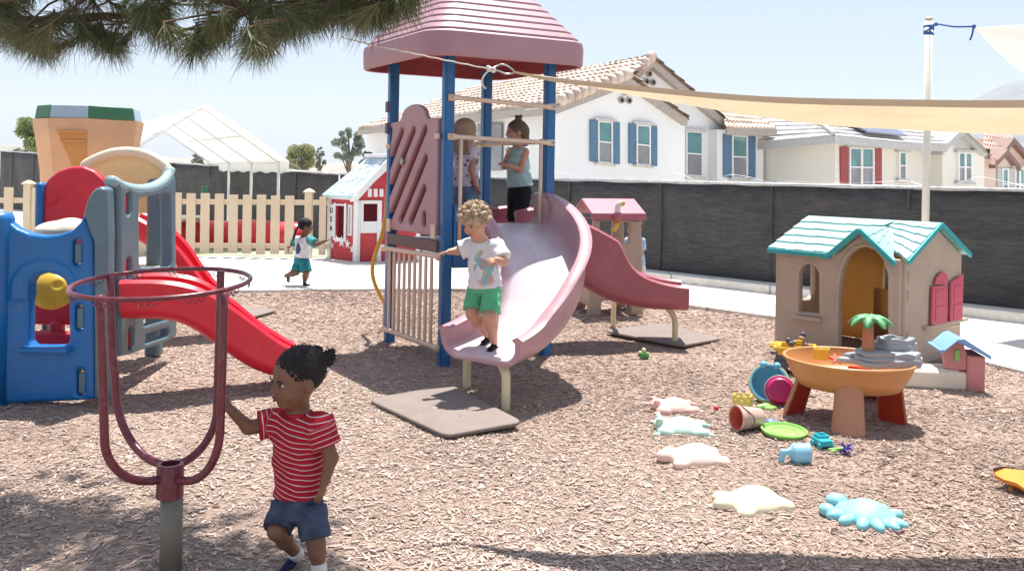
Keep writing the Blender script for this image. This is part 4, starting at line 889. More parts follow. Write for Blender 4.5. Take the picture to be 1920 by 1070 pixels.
# main red slide
sl_ = [P(205,590,6.62)-V3(.15,0,0), P(250,596,6.66), P(318,605,6.72), P(380,645,6.78), P(430,683,6.80), P(490,700,6.82), P(566,705,6.84)]
sl_ = [V3(-2.70,6.235,.56), V3(-2.42,6.28,.555), V3(-2.25,6.33,.475), V3(-2.05,6.40,.30), V3(-1.88,6.47,.165), V3(-1.70,6.54,.10), V3(-1.56,6.60,.095)]
chute('main_slide', sl_, .42, [.24,.25,.25,.25,.24,.21,.15], [.24,.25,.25,.25,.24,.21,.15], .04, M_PRED, cl, 60)
chute('small_slide', [V3(-3.62,8.3,1.0), V3(-3.36,8.32,.88), V3(-3.16,8.35,.62), V3(-3.02,8.38,.40), V3(-2.88,8.4,.28), V3(-2.74,8.42,.25)], .40, [.17]*4, [.17]*4, .04, M_PRED, cl, 40)
# ================================================================== TAN PLAY TOWER (behind)
M_RIM = plastic('pale_grey_rim_plastic', (.40,.52,.55), .45, .06, .03, 4, dirt=.15)
M_TT = plastic('tan_translucent_plastic', (.82,.56,.34), .5, .10, .03, 2, trans=.30, dirt=.15); M_GRN = plastic('green_plastic', (.045,.19,.09), .45, .1, .03, 3, trans=.1); M_PALE = plastic('pale_blue_plastic', (.40,.52,.62), .45, .06, .03, 3, trans=.1)
YT = 10.6; c = P(166,330,YT); tc = V3(c[0], YT, .028)
tt_ = thing('lookout_tower', tc, 'flared tan plastic lookout tower with green and pale blue rim', 'play tower')
def hexr(z, r, k=0): return [tc+V3(r*math.cos(R(a)), r*.9*math.sin(R(a)), z-.028) for a in (-150,-112,-68,-10,30,80,130,170)]
sec = [(0,.50),(.9,.50),(1.55,.535),(1.9,.585),(2.14,.625)]
b = MB(); b.loft([hexr(z, r) for z, r in sec]+[hexr(2.14,.585)]+[hexr(1.6,.5)], cap0=False); b.obj('wall', M_TT, tt_, sharp=15)
for i, (m, nm) in enumerate(((M_GRN,'green_rim'),(M_PALE,'pale_rim'),(M_GRN,'green_rim'),(M_PALE,'pale_rim'),(M_GRN,'green_rim'),(M_PALE,'pale_rim'),(M_GRN,'green_rim'),(M_PALE,'pale_rim'))):
    A_, B_ = hexr(2.145,.60), hexr(2.30,.575); j = (i+1)%8; A2, B2 = hexr(2.145,.50), hexr(2.30,.50)
    b = MB(); b.add([A_[i],A_[j],B_[j],B_[i],A2[i],A2[j],B2[j],B2[i]], [(0,1,2,3),(7,6,5,4),(3,2,6,7),(4,5,1,0),(0,3,7,4),(1,5,6,2)]); b.obj(nm, m, tt_, bevel=.012)
M_TT2 = plastic('orange_lit_tan_plastic', (.86,.52,.18), .5, .08, .03, 2, trans=.45)  # orange light in the recess, put into the plastic's colour
mixp = lambda z, r, u: hexr(z, r)[1]*(1-u)+hexr(z, r)[2]*u+V3(0,-.006,0)
b = MB(); b.prism([mixp(2.0,.607,.22), mixp(2.0,.607,.97), mixp(1.45,.530,.97), mixp(1.45,.530,.72)], (0,.03,0)); b.obj('lit_recess_panel', M_TT2, tt_, bevel=.006)
for z, r, u in ((1.99,.609,.22),(1.88,.594,.3)): b = MB(); b.beam(mixp(z, r, u)+V3(0,-.012,0), mixp(z, r, .97)+V3(0,-.012,0), .02, .03); b.obj('rib', M_TT2, tt_, bevel=.005)
# ================================================================== HOOP STAND
M_HOOP = plastic('maroon_enamel', (.13,.016,.03), .3, .12, .02, 8, dirt=.25); M_POST = plastic('weathered_grey_pipe', (.17,.155,.12), .5, .2, .05, 5, dirt=.3)
YS = 3.5; c = G(321,1115); base = P(321,1000,YS)*V3(1,1,0)
hs = thing('hoop_stand', base, 'maroon ring on four bent tubes above a grey pipe post', 'ball hoop')
zt = P(316,868,YS)[2]; zs = P(320,930,YS)[2]; ax_ = base
b = MB(); b.tube([ax_-V3(0,0,.05), ax_+V3(0,0,zs+.02)], .043, 24); b.obj('post', M_POST, hs, smooth=True)
xt = P(316,868,YS)[0]-ax_[0]
b = MB(); b.lathe([(.052,zs),(.052,zt-.006),(.049,zt),(.036,zt),(.036,zt-.06)], ax_+V3(xt*.5,0,0), 28); b.obj('sleeve', M_HOOP, hs, sharp=40)
rc_ = P(305,530,YS); RR = .335; tilt = Matrix.Rotation(R(3.4), 3, 'X')@Matrix.Rotation(R(-1.2), 3, 'Y'); TMt = np.array(tilt)
b = MB(); b.lathe([(RR+.0095*math.cos(a), .0095*math.sin(a)) for a in np.linspace(0, 2*math.pi, 11)[:-1]], rc_, 72, TMt, closed=True); b.obj('ring', M_HOOP, hs, smooth=True)
for k_ in range(12):
    a = k_*math.pi/6+.2; p = rc_+TMt@V3((RR-.004)*math.cos(a), (RR-.004)*math.sin(a), -.011); t_ = TMt@V3(-math.sin(a), math.cos(a), 0)
    cu = [p-t_*.035, p-t_*.03-V3(0,0,.012), p-t_*.018-V3(0,0,.016), p-t_*.012-V3(0,0,.004), p-V3(0,0,.022), p+t_*.012-V3(0,0,.004), p+t_*.018-V3(0,0,.016), p+t_*.03-V3(0,0,.012), p+t_*.035]
    b = MB(); b.tube(curve(cu, 24), .002, 5); b.obj('net_hook', M_HOOP, hs, smooth=True)
zb = P(316,893,YS)[2]; sx = ax_+V3(xt*.5,0,0)
for px, dy, yy, zoff in ((187,-.19,553,0), (206,.17,512,.04), (421,-.17,548,0), (414,.19,508,.04)):
    top = P(px, yy, YS+dy); lo = P(px+(9 if px < 300 else -8), 800, YS+dy); d = sx-lo; d[2] = 0; L = np.linalg.norm(d); d /= L
    z0 = zb+zoff; rr = L*.82; pts = [top, top*.5+lo*.5, V3(lo[0],lo[1],z0+rr*1.05)]
    for a in np.linspace(.12, 1, 9)*math.pi/2: pts.append(V3(lo[0],lo[1],z0+rr*1.0)+d*rr*(1-math.cos(a))-V3(0,0,rr*math.sin(a)))
    pts.append(V3(sx[0],sx[1],z0)-d*.04); b = MB(); b.tube(curve(pts, 50), .0165, 12); b.obj('bent_tube', M_HOOP, hs, smooth=True)
# ================================================================== TURQUOISE ROOFED PLAYHOUSE
M_HW = plastic('tan_house_wall', (.63,.50,.39), .55, .08, .04, 2.5, trans=.28, dirt=.3); M_TURQ = plastic('turquoise_roof_plastic', (.31,.57,.55), .5, .10, .04, 4, trans=.05, dirt=.15); M_TURQ2 = plastic('teal_roof_edge', (.03,.35,.36), .45, .08, .03, 4)
M_HRED = plastic('pink_red_shutter_plastic', (.66,.12,.18), .45, .1, .03, 4, trans=.1)
PA, PB = G(1457,650), G(1689,692); dF = nrm(PB-PA); WF = np.linalg.norm(PB-PA); nF = V3(dF[1], -dF[0], 0)
if nF[1] > 0: nF = -nF
DH = 1.12; PC = PB-nF*DH; PD = PA-nF*DH
ph = thing('playhouse', (PA+PB+PC+PD)/4, 'tan plastic playhouse with turquoise shingle roof and arched doorway', 'playhouse')
siding = (lambda x, z: np.abs(((z+.055)%.11)-.055)-.004, -.004)
pf_ = PL(PA, dF); q = lambda *pts: [pf_(x, y) for x, y in pts]
win = q((1501,584),(1502,512),(1508,499),(1520,493),(1531,497),(1539,511),(1540,587)); door = q((1574,700),(1577,545),(1582,506),(1594,479),(1610,466),(1626,462),(1644,469),(1660,487),(1668,513),(1668,700))
zt = .93
ex = lambda poly, r0, r1: ((lambda f: (lambda x, z: np.abs(f(x, z)-(r0+r1)/2)-(r1-r0)/2))(poly2(poly)), .012)
sp_ = pf_(1624,440)[0]
out = [(0,0),(0,zt),(sp_-.26,zt),(sp_,1.15),(min(WF,sp_+.26),zt),(WF,zt),(WF,0)]
panel('front_wall', poly2(out), [poly2(win), poly2(door)], PA, dF, .07, .010, M_HW, ph, .014, emboss=[siding, ex(win, .0, .025), ex(door, .0, .03)], ext=(0,0,WF,1.17))
b = MB(); a, c = pf_(1497,590), pf_(1545,596); b.box(PA+dF*(a[0]+c[0])/2+nF*.05+V3(0,0,a[1]-.01), (c[0]-a[0]+.02,.09,.03), np.column_stack((dF, -nF, V3(0,0,1)))); b.obj('window_sill', M_HW, ph, bevel=.01)
ps = PL(PB, PC-PB); q2 = lambda *pts: [ps(x, y) for x, y in pts]
rw = q2((1728,612),(1733,530),(1742,514),(1754,508),(1766,512),(1795,520),(1790,605))
panel('side_wall', poly2([(0,0),(0,zt),(DH/2,1.19),(DH,zt),(DH,0)]), [], PB, PC-PB, .07, .010, M_HW, ph, .014, emboss=[siding, ((lambda f: (lambda x, z: np.abs(f(x, z)-.012)-.012))(poly2(rw)), .012)], ext=(0,0,DH,1.21))
panel('side_wall', poly2([(0,0),(0,zt),(DH/2,1.19),(DH,zt),(DH,0)]), [rbox2(.33,.42,.62,.82,.1)], PA, PD-PA, .07, .012, M_HW, ph, .014, emboss=[siding], ext=(0,0,DH,1.21))
M_BACKLIT = plastic('backlit_tan_plastic', (.60,.39,.17), .5, .08, .03, 3, trans=.5); pbk = PL(PD, dF)  # tan wall plastic; the sunlight coming through is put into its colour
panel('back_wall', poly2([(0,0),(0,zt),(WF,zt),(WF,0)]), [poly2(rounded([pbk(1488,592),pbk(1490,492),pbk(1527,492),pbk(1527,592)], .25)), poly2(rounded([pbk(1656,585),pbk(1658,486),pbk(1682,490),pbk(1682,600)], .25))], PD, dF, .07, .012, M_BACKLIT, ph, .014, emboss=[siding], ext=(0,0,WF,.95))
b = MB(); b.box(PD+dF*(pbk(1531,500)[0]+.03)+nF*.06+V3(0,0,.62), (.07,.02,.40), np.column_stack((dF, -nF, V3(0,0,1)))); b.obj('back_shutter', M_HRED, ph, bevel=.006)
b = MB(); b.box((PD+PC)/2+nF*.055+V3(-.02,.03,.28), (.30,.03,.50), np.column_stack((dF, -nF, V3(0,0,1)))); b.obj('kitchen_counter', M_BACKLIT, ph, bevel=.01)
dS = nrm(PC-PB); nS = V3(dS[1], -dS[0], 0)
if nS[0] < 0: nS = -nS
for pts in (((1733,607),(1735,536),(1746,534),(1763,533),(1762,607)), ((1768,605),(1769,528),(1780,521),(1793,512),(1790,596))):
    a = [PB+dS*u+nS*.045+V3(0,0,z) for u, z in q2(*pts)]; b = MB(); b.prism(a, nS*.025); sh = b.obj('shutter', M_HRED, ph, bevel=.006)
    u = q2(*pts); cu = np.mean([p[0] for p in u]); z0, z1 = u[0][1], u[1][1]; wd = abs(u[-1][0]-u[0][0])*.62
    for zc, hh in ((z0+(z1-z0)*.27, (z1-z0)*.36), (z0+(z1-z0)*.72, (z1-z0)*.36)):
        k = MB(); k.box(PB+dS*cu+nS*.072+V3(0,0,zc), (wd,.012,hh), np.column_stack((dS, nS, V3(0,0,1)))); k.obj('shutter_panel', M_HRED, sh, bevel=.005)
a = [PB+dS*u+nS*.045+V3(0,0,z) for u, z in q2((1740,532),(1743,520),(1749,512),(1756,509),(1763,512),(1764,531))]; b = MB(); b.prism(a, nS*.02); b.obj('shutter', M_HRED, ph, bevel=.005)
b = MB(); a, c = q2((1722,614),(1800,608)); b.box(PB+dS*(a[0]+c[0])/2+nS*.05+V3(0,0,a[1]), (c[0]-a[0],.05,.03), np.column_stack((dS, nS, V3(0,0,1)))); b.obj('window_sill', M_HW, ph, bevel=.008)
for z in (.28,.62,.78):
    b = MB(); b.box(PB+dS*.035+nS*.04+V3(0,0,z), (.03,.02,.09), np.column_stack((dS, nS, V3(0,0,1)))); b.obj('hinge_tab', M_HW, ph, bevel=.005)
def course(A, B, C, D, n, mat, parent, th=.022, name='roof', jag=0):
    """moulded shingle slope, each course a slab lying over the next one down"""
    A, B, C, D = (V3(*x) for x in (A, B, C, D)); nn = nrm(np.cross(B-A, D-A)); nn = nn if nn[2] > 0 else -nn; root_b = MB()
    for i in range(n):
        v0, v1 = i/n, (i+1.08)/n; v1 = min(v1, 1)
        L0, R0, L1, R1 = A+(D-A)*v0, B+(C-B)*v0, A+(D-A)*v1, B+(C-B)*v1; m = 7; lo_, hi_ = [], []
        for k in range(m):
            for e in (0, 1):
                u = (k+e*.985)/m; w_ = ((k*37+i*17)%5-2)*.0035
                lo_.append(L0+(R0-L0)*u+(A-D)*(w_/np.linalg.norm(A-D))); hi_.append(L1+(R1-L1)*u)
        P_ = lo_+hi_[::-1]; N_ = len(P_); top = [p+nn*(th if j < N_//2 else th*.35) for j, p in enumerate(P_)]; bot = [p-nn*.012 for p in P_]
        K = N_//2; V_ = top+bot; F_ = []
        for k in range(K-1): a_, b_, c_, d_ = k, k+1, N_-2-k, N_-1-k; F_.append((a_,b_,c_,d_)); F_.append((N_+d_,N_+c_,N_+b_,N_+a_))
        F_ += [(j, N_+j, N_+(j+1)%N_, (j+1)%N_) for j in range(N_)]; root_b.add(V_, F_)
    return root_b.obj(name, mat, parent)
lc = lambda s, q_, z: PA+dF*s-nF*q_+V3(0,0,z)
OV = .07; ze, zr = .925, 1.225
course(lc(-OV,-OV,ze), lc(sp_-.27,-OV,ze), lc(sp_-.0,DH/2,zr), lc(-.02,DH/2,zr), 5, M_TURQ, ph)
course(lc(sp_-.0,DH*.18,ze+.15), lc(WF+OV,-OV,ze), lc(WF+OV,DH/2,zr), lc(sp_-.0,DH/2,zr), 5, M_TURQ, ph)
course(lc(WF+OV,DH+OV,ze), lc(-OV,DH+OV,ze), lc(-.02,DH/2,zr), lc(WF+OV,DH/2,zr), 5, M_TURQ, ph)
gp = 1.175
course(lc(sp_-.31,-.10,ze-.02), lc(sp_-.10,.30,ze+.2), lc(sp_,.36,gp), lc(sp_,-.12,gp), 4, M_TURQ, ph, .014); course(lc(sp_+.10,.30,ze+.2), lc(sp_+.30,-.10,ze-.02), lc(sp_,-.12,gp), lc(sp_,.36,gp), 4, M_TURQ, ph, .014)
b = MB()
for a, c in ((lc(-OV,-OV-.012,ze-.012), lc(sp_-.28,-OV-.012,ze-.012)), (lc(sp_-.32,-.125,ze-.035), lc(sp_,-.135,gp-.01)), (lc(sp_,-.135,gp-.01), lc(sp_+.32,-.125,ze-.035)), (lc(WF+OV+.012,-OV-.01,ze-.015), lc(WF+OV+.012,DH/2,zr-.01)), (lc(WF+OV+.012,DH/2,zr-.01), lc(WF+OV+.012,DH+OV+.01,ze-.015))): b.beam(a, c, .022, .042)
b.obj('roof_edge', M_TURQ2, ph, bevel=.006)
# ================================================================== TAN CABIN WITH MAROON ROOF
M_CAB = plastic('tan_pink_plastic', (.50,.37,.29), .55, .1, .04, 3, trans=.15, dirt=.25); M_CROOF = plastic('maroon_pink_roof', (.42,.12,.16), .45, .1, .03, 4, dirt=.2); M_WHT = plastic('white_plastic', (.75,.73,.70), .45, .05, .03, 5); M_ORG = plastic('orange_plastic', (.75,.28,.03), .45, .08, .02, 4, trans=.1)
c0 = G(1103,592); YC = c0[1]; cab = thing('toy_cabin', c0+V3(.3,.3,0), 'small tan plastic cabin with maroon roof and toy periscope', 'playhouse')
d0 = nrm((.97,.24,0)); pc = PL(c0, d0); q = lambda *pts: [pc(x, y) for x, y in pts]
zb_ = lambda y: pc(1150, y)[1]
xl, xr = pc(1107,500)[0], pc(1202,500)[0]
wv = poly2(q((1119,470),(1130,474),(1142,478),(1156,477),(1172,472),(1182,466),(1190,466),(1190,480),(1112,484),(1112,470)))
out = [(xl-.03,0),(xl,zb_(470)),(xl+.02,zb_(412)),(xr-.02,zb_(412)),(xr,zb_(470)),(xr+.03,0)]
wn = poly2(q((1122,452),(1124,414),(1180,416),(1178,455))); cut = rbox2(xl+.13, -.2, xr-.13, .17, .03)
nC = V3(d0[1], -d0[0], 0)
for off in (0, .55):
    panel('wall', poly2(out), [wn, cut], c0-nC*off, d0, .07, .012, M_CAB, cab, .016, emboss=[((lambda x, z: np.abs(z-.55)-.006), -.006), ((lambda x, z: np.abs(wv(x, z))-.006), -.006)], ext=(xl-.04,-.03,xr+.04,zb_(405)))
for x in (xl+.02, xr-.02):
    panel('side_panel', poly2([(.03,.1),(.03,zb_(470)-.15),(.52,zb_(470)-.15),(.52,.1)]), [], c0+d0*x, -nC, .06, .014, M_CAB, cab, .016, ext=(0,0,.6,.9))
zr_ = zb_(402); lcab = lambda s, q_, z: c0+d0*s-nC*q_+V3(0,0,z)
b = MB(); b.prism([lcab(xl-.015,-.07,zr_-.06), lcab(xr+.03,-.07,zr_-.06), lcab(xr+.03,-.07,zr_+.02), lcab(xl-.015,-.07,zr_+.02)], -nC*.03)
b.prism([lcab(xl-.015,-.06,zr_-.02), lcab(xr+.03,-.06,zr_-.02), lcab(xr+.03,.32,zr_+.14), lcab(xl-.015,.32,zr_+.14)], V3(0,0,.035)); b.prism([lcab(xl-.015,.64,zr_-.02), lcab(xr+.03,.64,zr_-.02), lcab(xr+.03,.32,zr_+.142), lcab(xl-.015,.32,zr_+.142)], V3(0,0,.03)); b.obj('roof', M_CROOF, cab, bevel=.01)
pq = OP(1158,400,c0+nC*.09,d0); b = MB(); b.tube(curve([pq-V3(0,0,.02), pq+V3(0,0,.06), pq+V3(.012,-.01,.10), pq+V3(.05,-.03,.115)], 12), .034, 12); ps_ = b.obj('periscope', M_WHT, cab, smooth=True)
b = MB(); b.ball(pq+V3(.055,-.035,.115), .026, 10); b.obj('periscope_lens', M_ORG, ps_, smooth=True)
b = MB(); b.lathe([(.05,-.08),(.055,0),(.045,.01)], pq, 12); b.obj('periscope_collar', M_CROOF, cab, smooth=True)
pq = OP(1153,428,c0+nC*.05,d0); b = MB(); b.tube(curve([pq+V3(.03,0,.07), pq+V3(.0,-.01,.0), pq+V3(-.03,-.03,-.02)], 8), [.03]*9, 10); b.obj('eyepiece', plastic('yellow_plastic', (.78,.50,.07), .45, .08, .02, 4, trans=.1), cab, smooth=True)
# ================================================================== RED, WHITE AND BLUE PLAYHOUSE
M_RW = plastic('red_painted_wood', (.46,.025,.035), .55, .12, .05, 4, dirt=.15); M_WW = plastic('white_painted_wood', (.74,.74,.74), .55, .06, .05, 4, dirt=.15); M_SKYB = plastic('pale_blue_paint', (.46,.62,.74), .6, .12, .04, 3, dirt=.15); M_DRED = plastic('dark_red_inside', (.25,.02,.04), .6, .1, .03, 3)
Q = G(668,491,.028); dLf = nrm((-.70,.71,0)); dRt = nrm((.90,.44,0)); Q2 = OP(617,484,Q,dLf)*V3(1,1,0)+V3(0,0,.028); WLf = np.linalg.norm((Q2-Q)[:2]); WRt = 1.15
rp = thing('patriotic_playhouse', Q+dLf*.4+dRt*.5, 'small red and white playhouse with star spangled pale blue roof', 'playhouse')
pl1 = PL(Q, dLf); pl2_ = PL(Q, dRt); nl1 = V3(-dLf[1], dLf[0], 0); nl1 = nl1 if nl1[1] < 0 else -nl1; nl2 = V3(dRt[1], -dRt[0], 0); nl2 = nl2 if nl2[1] < 0 else -nl2
w1 = lambda u, z, o=0: Q+dLf*u+nl1*o+V3(0,0,z-.028); w2 = lambda u, z, o=0: Q+dRt*u+nl2*o+V3(0,0,z-.028)
zE = pl1(668,372)[1]; zRg = 1.84
def slab1(b, w_, u0, z0, u1, z1, o0, o1):
    n_ = (w_(0,0,1)-w_(0,0,0)); b.prism([w_(u0,z0,o0), w_(u1,z0,o0), w_(u1,z1,o0), w_(u0,z1,o0)], n_*(o1-o0)); return b
a1 = pl1(655,0)[0]
wz0, wz1 = pl1(645,447)[1], pl1(645,386)[1]; u0_, u1_ = pl1(647,400)[0], pl1(630,400)[0]
for b_, m, nm in ((slab1(slab1(MB(), w1, 0, .03, WLf, wz0, -.05, 0), w1, 0, wz1, WLf, zE, -.05, 0), M_RW, 'wall'),):
    slab1(b_, w1, 0, wz0, u0_, wz1, -.05, 0); slab1(b_, w1, u1_, wz0, WLf, wz1, -.05, 0); b_.obj(nm, m, rp)
dz0, dz1 = pl2_(690,415)[1], pl2_(690,382)[1]; v0_, v1_ = pl2_(681,400)[0], pl2_(710,400)[0]
b_ = slab1(MB(), w2, 0, .03, WRt, dz0, -.05, 0); slab1(b_, w2, 0, dz0, v0_, dz1, -.05, 0); slab1(b_, w2, v1_, dz0, WRt, dz1, -.05, 0); b_.prism([w2(0,dz1,-.05), w2(WRt,dz1,-.05), w2(WRt,zE,-.05), w2(WRt/2,zRg-.1,-.05), w2(0,zE,-.05)], nl2*.05); b_.obj('wall', M_RW, rp)
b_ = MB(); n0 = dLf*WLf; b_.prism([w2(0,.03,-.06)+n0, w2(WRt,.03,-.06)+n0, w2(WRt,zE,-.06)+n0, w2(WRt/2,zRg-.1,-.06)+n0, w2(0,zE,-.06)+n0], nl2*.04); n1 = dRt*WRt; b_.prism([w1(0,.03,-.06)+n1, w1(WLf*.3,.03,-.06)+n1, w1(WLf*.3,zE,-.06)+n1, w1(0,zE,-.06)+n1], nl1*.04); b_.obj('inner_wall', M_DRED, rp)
for x0, x1 in ((-.05,.07),(WLf-.07,WLf+.04)): slab1(MB(), w1, x0, .028, x1, zE-.035, 0, .03).obj('corner_trim', M_WW, rp, bevel=.006)
for x0, x1 in ((-.018,.055),(pl2_(714,0)[0],pl2_(722,0)[0]),(WRt-.08,WRt)): slab1(MB(), w2, x0, .028, x1, zE-.035, 0, .032).obj('corner_trim', M_WW, rp, bevel=.006)
slab1(MB(), w1, -.05, zE-.03, WLf+.04, zE+.07, .0, .04).obj('eave_trim', M_WW, rp, bevel=.006)
wf = MB()
for x0, x1, z0, z1 in ((u0_-.06,u0_,wz0-.05,wz1+.05),(u1_,u1_+.05,wz0-.05,wz1+.05),(u0_,u1_,wz0-.06,wz0),(u0_,u1_,wz1,wz1+.03)): slab1(wf, w1, x0, z0, x1, z1, 0, .025)
wf.obj('window_frame', M_WW, rp, bevel=.004); wf = MB()
for x0, x1, z0, z1 in ((v0_-.05,v0_,dz0-.2,dz1+.06),(v1_,v1_+.05,dz0-.2,dz1+.06),(v0_,v1_,dz0-.2,dz0),(v0_,v1_,dz1,dz1+.06)): slab1(wf, w2, x0, z0, x1, z1, 0, .027)
wf.obj('window_frame', M_WW, rp, bevel=.004)
for nm, px0, px1, y0, y1, m in (('signboard',620,629,384,445,M_WW),('shutter',655,662,383,440,M_WW)):
    ua, ub = pl1(px1,400)[0], pl1(px0,400)[0]; s_ = slab1(MB(), w1, ua, pl1(645,y1)[1], ub, pl1(645,y0)[1], .0, .034).obj(nm, m, rp, bevel=.004)
    if nm == 'signboard': sg = s_
    else: slab1(MB(), w1, ua+.03, pl1(645,y1-3)[1], ub-.03, pl1(645,y0+4)[1], .03, .038).obj('shutter_slats', flat('grey_slats', (.35,.36,.38), .6), s_)
def text(parent, s, c, size, xd, yd, mat, name='lettering'):
    f = bpy.data.curves.new('t', 'FONT'); f.body = s; f.size = size; f.align_x = 'CENTER'; f.align_y = 'CENTER'; f.extrude = .004; f.offset = size*.02
    o = bpy.data.objects.new('t', f); COL.objects.link(o); me = bpy.data.meshes.new_from_object(o.evaluated_get(bpy.context.evaluated_depsgraph_get())); bpy.data.objects.remove(o)
    xd, yd = nrm(xd), nrm(yd); zd = np.cross(xd, yd); M = np.column_stack((xd, yd, zd)); n = len(me.vertices); a = np.empty(n*3, np.float32); me.vertices.foreach_get('co', a)
    me.vertices.foreach_set('co', ((a.reshape(-1,3)@M.T+c).astype(np.float32)).ravel()); return link(name, me, mat, parent)
M_INK = flat('black_ink', (.02,.02,.02), .6)
for i, ch in enumerate('USA'):   # three dark letter shapes running down the little board
    uu = pl1(624.5,400)[0]; text(sg, ch, w1(uu, pl1(645, 396+17*i)[1], .038), .13, -dLf, (0,0,1), M_INK)
def star(b, c, r, xd, yd, nn, th=.008, rot=0):
    p = [V3(*c)+V3(*xd)*(rr*math.sin(a))+V3(*yd)*(rr*math.cos(a)) for k in range(10) for rr, a in ((r if k%2 == 0 else r*.42, rot+k*math.pi/5),)]
    n = len(p); e = V3(*nn)*th; cc = V3(*c); b.add(p+[q_+e for q_ in p]+[cc+e], [(i,(i+1)%n,n+(i+1)%n,n+i) for i in range(n)]+[(n+i,n+(i+1)%n,2*n) for i in range(n)])
for x, y, r in ((623,460,.07),(631,448,.075),(641,453,.11),(652,457,.09),(661,467,.08)):
    b = MB(); u, z = pl1(x, y); star(b, w1(u, z, .002), r, -dLf, (0,0,1), nl1, rot=.1*(x-640)/20); b.obj('painted_star', M_WW, rp)
b = MB()
for k in range(8): slab1(b, w2, .18+k*.105, zE+.03, .25+k*.105, zE+.17, .0, .02)
b.obj('dentil_row', M_WW, rp, bevel=.004)
ov = .10; ea, eb = w1(-.14,zE+.04,ov), w1(WLf+.12,zE+.04,ov); ra, rb = w2(WRt/2,zRg,.14), w2(WRt/2,zRg,.14)+dLf*(WLf-.10)
nr_ = nrm(np.cross(eb-ea, ra-ea)); nr_ = nr_ if nr_[2] > 0 else -nr_
b = MB(); b.prism([ea, eb, rb, ra], -nr_*.05); rf_ = b.obj('roof', M_SKYB, rp)
for u, v_, r in ((.2,.15,.15),(.42,.52,.17),(.8,.4,.16),(.72,.78,.16),(.5,.12,.08),(.62,.2,.08),(.15,.5,.08),(.6,.45,.07),(.68,.4,.08),(.3,.85,.15),(.88,.12,.1)):
    c_ = ea*(1-u)*(1-v_)+eb*u*(1-v_)+rb*u*v_+ra*(1-u)*v_; b = MB(); xd = nrm(eb-ea); star(b, c_+nr_*.003, r, xd, np.cross(nr_, xd), nr_, .005, u*3); b.obj('roof_star', M_WW, rf_)
mir = lambda p: p+dRt*2*((Q+dRt*WRt/2-p)@dRt)
b = MB(); b.prism([mir(ea), mir(eb), rb+dRt*.001, ra+dRt*.001], -V3(*nr_)*.05); b.obj('roof', M_SKYB, rp)
b = MB(); b.beam(ra+V3(0,0,.03), rb+V3(0,0,.03), .16, .06); b.beam(ea+V3(0,0,-.0)+nl2*.0, ra, .05, .1); b.obj('ridge_cap', M_WW, rp, bevel=.01)
b = MB(); b.prism([w2(-.16,zE-.05,.09), w2(-.10,zE-.05,.09), w2(WRt/2+.02,zRg-.12,.09), w2(WRt/2,zRg-.0,.09)], nl2*.04); b.prism([w2(WRt+.16,zE-.05,.09), w2(WRt+.10,zE-.05,.09), w2(WRt/2-.02,zRg-.12,.09), w2(WRt/2,zRg-.0,.09)], nl2*.04); b.obj('bargeboard', M_WW, rp, bevel=.006)
# things behind the picket fence
c = P(450,432,17.2); prm = []
for i, (px, r) in enumerate(((356,.27),(405,.27),(470,.30),(530,.27))): a_ = P(px-18, 450, 17.3); b2_ = P(px+24, 450, 17.3); prm.append(RC((a_[0],17.3,.30),(b2_[0],17.3,.30), r, r, k=.02))
o = blob('crawl_tunnel', prm, .03, M_PRED, None, base=(c[0],17.3,.028)); tag(o, 'long red crawl tunnel lying behind the picket fence', 'tunnel')
b = MB(); p = P(382,440,16.6)*V3(1,1,0)+V3(0,0,.028); b.tube([p, p+V3(0,0,.5), p+V3(0,0,1.22), p+V3(0,0,1.24)], [.06,.06,.06,.03], 12); tag(b.obj('green_post', M_GRN, None, smooth=True, base=p), 'short green plastic post behind the picket fence beside the tent pole', 'post')
tb = P(330,430,16.9)*V3(1,1,0)+V3(0,0,.028); tbl = thing('white_table', tb, 'low white table behind the picket fence left of the red tunnel', 'table')
b = MB(); b.box(tb+V3(0,0,.62), (.95,.7,.05)); b.obj('tabletop', M_WHT, tbl, bevel=.015)
for sx_, sy_ in ((-1,-1),(1,-1),(1,1),(-1,1)): b = MB(); b.tube([tb+V3(sx_*.4,sy_*.28,0), tb+V3(sx_*.38,sy_*.26,.6)], .03, 8); b.obj('leg', M_WHT, tbl, smooth=True)
# ================================================================== WATER TABLE
M_WT = plastic('orange_tan_plastic', (.63,.30,.11), .45, .10, .03, 4, trans=.14, dirt=.2); M_WLEG = plastic('terracotta_plastic', (.55,.24,.13), .5, .10, .04, 5, trans=.1, dirt=.2); M_WRED = plastic('red_orange_inner', (.70,.06,.02), .5, .12, .03, 5, trans=.4); M_ROCK = plastic('grey_rock_plastic', (.30,.32,.34), .5, .12, .06, 8, dirt=.2)
wc = V3(2.28,5.88,0); wt = thing('water_table', wc, 'orange tan water table on thick legs beside the playhouse', 'water table')
ph0 = math.atan2(-.45,.893)
def wring(z, s, n=56):
    out = []
    for a in np.arange(n)*2*math.pi/n:
        r = .405*s*(1+.09*max(0, math.cos(a-math.pi))**3+.02*math.cos(3*a)); x, y = r*math.cos(a), r*.93*math.sin(a); out.append(wc+V3(x*math.cos(ph0)-y*math.sin(ph0), x*math.sin(ph0)+y*math.cos(ph0), z))
    return out
b = MB(); b.loft([wring(.215,.05), wring(.205,.55), wring(.225,.76), wring(.30,.88), wring(.385,.97), wring(.392,1.0), wring(.405,1.0), wring(.410,.98), wring(.406,.955), wring(.385,.94), wring(.30,.85), wring(.27,.76), wring(.268,.05)]); b.obj('basin', M_WT, wt, sharp=50)
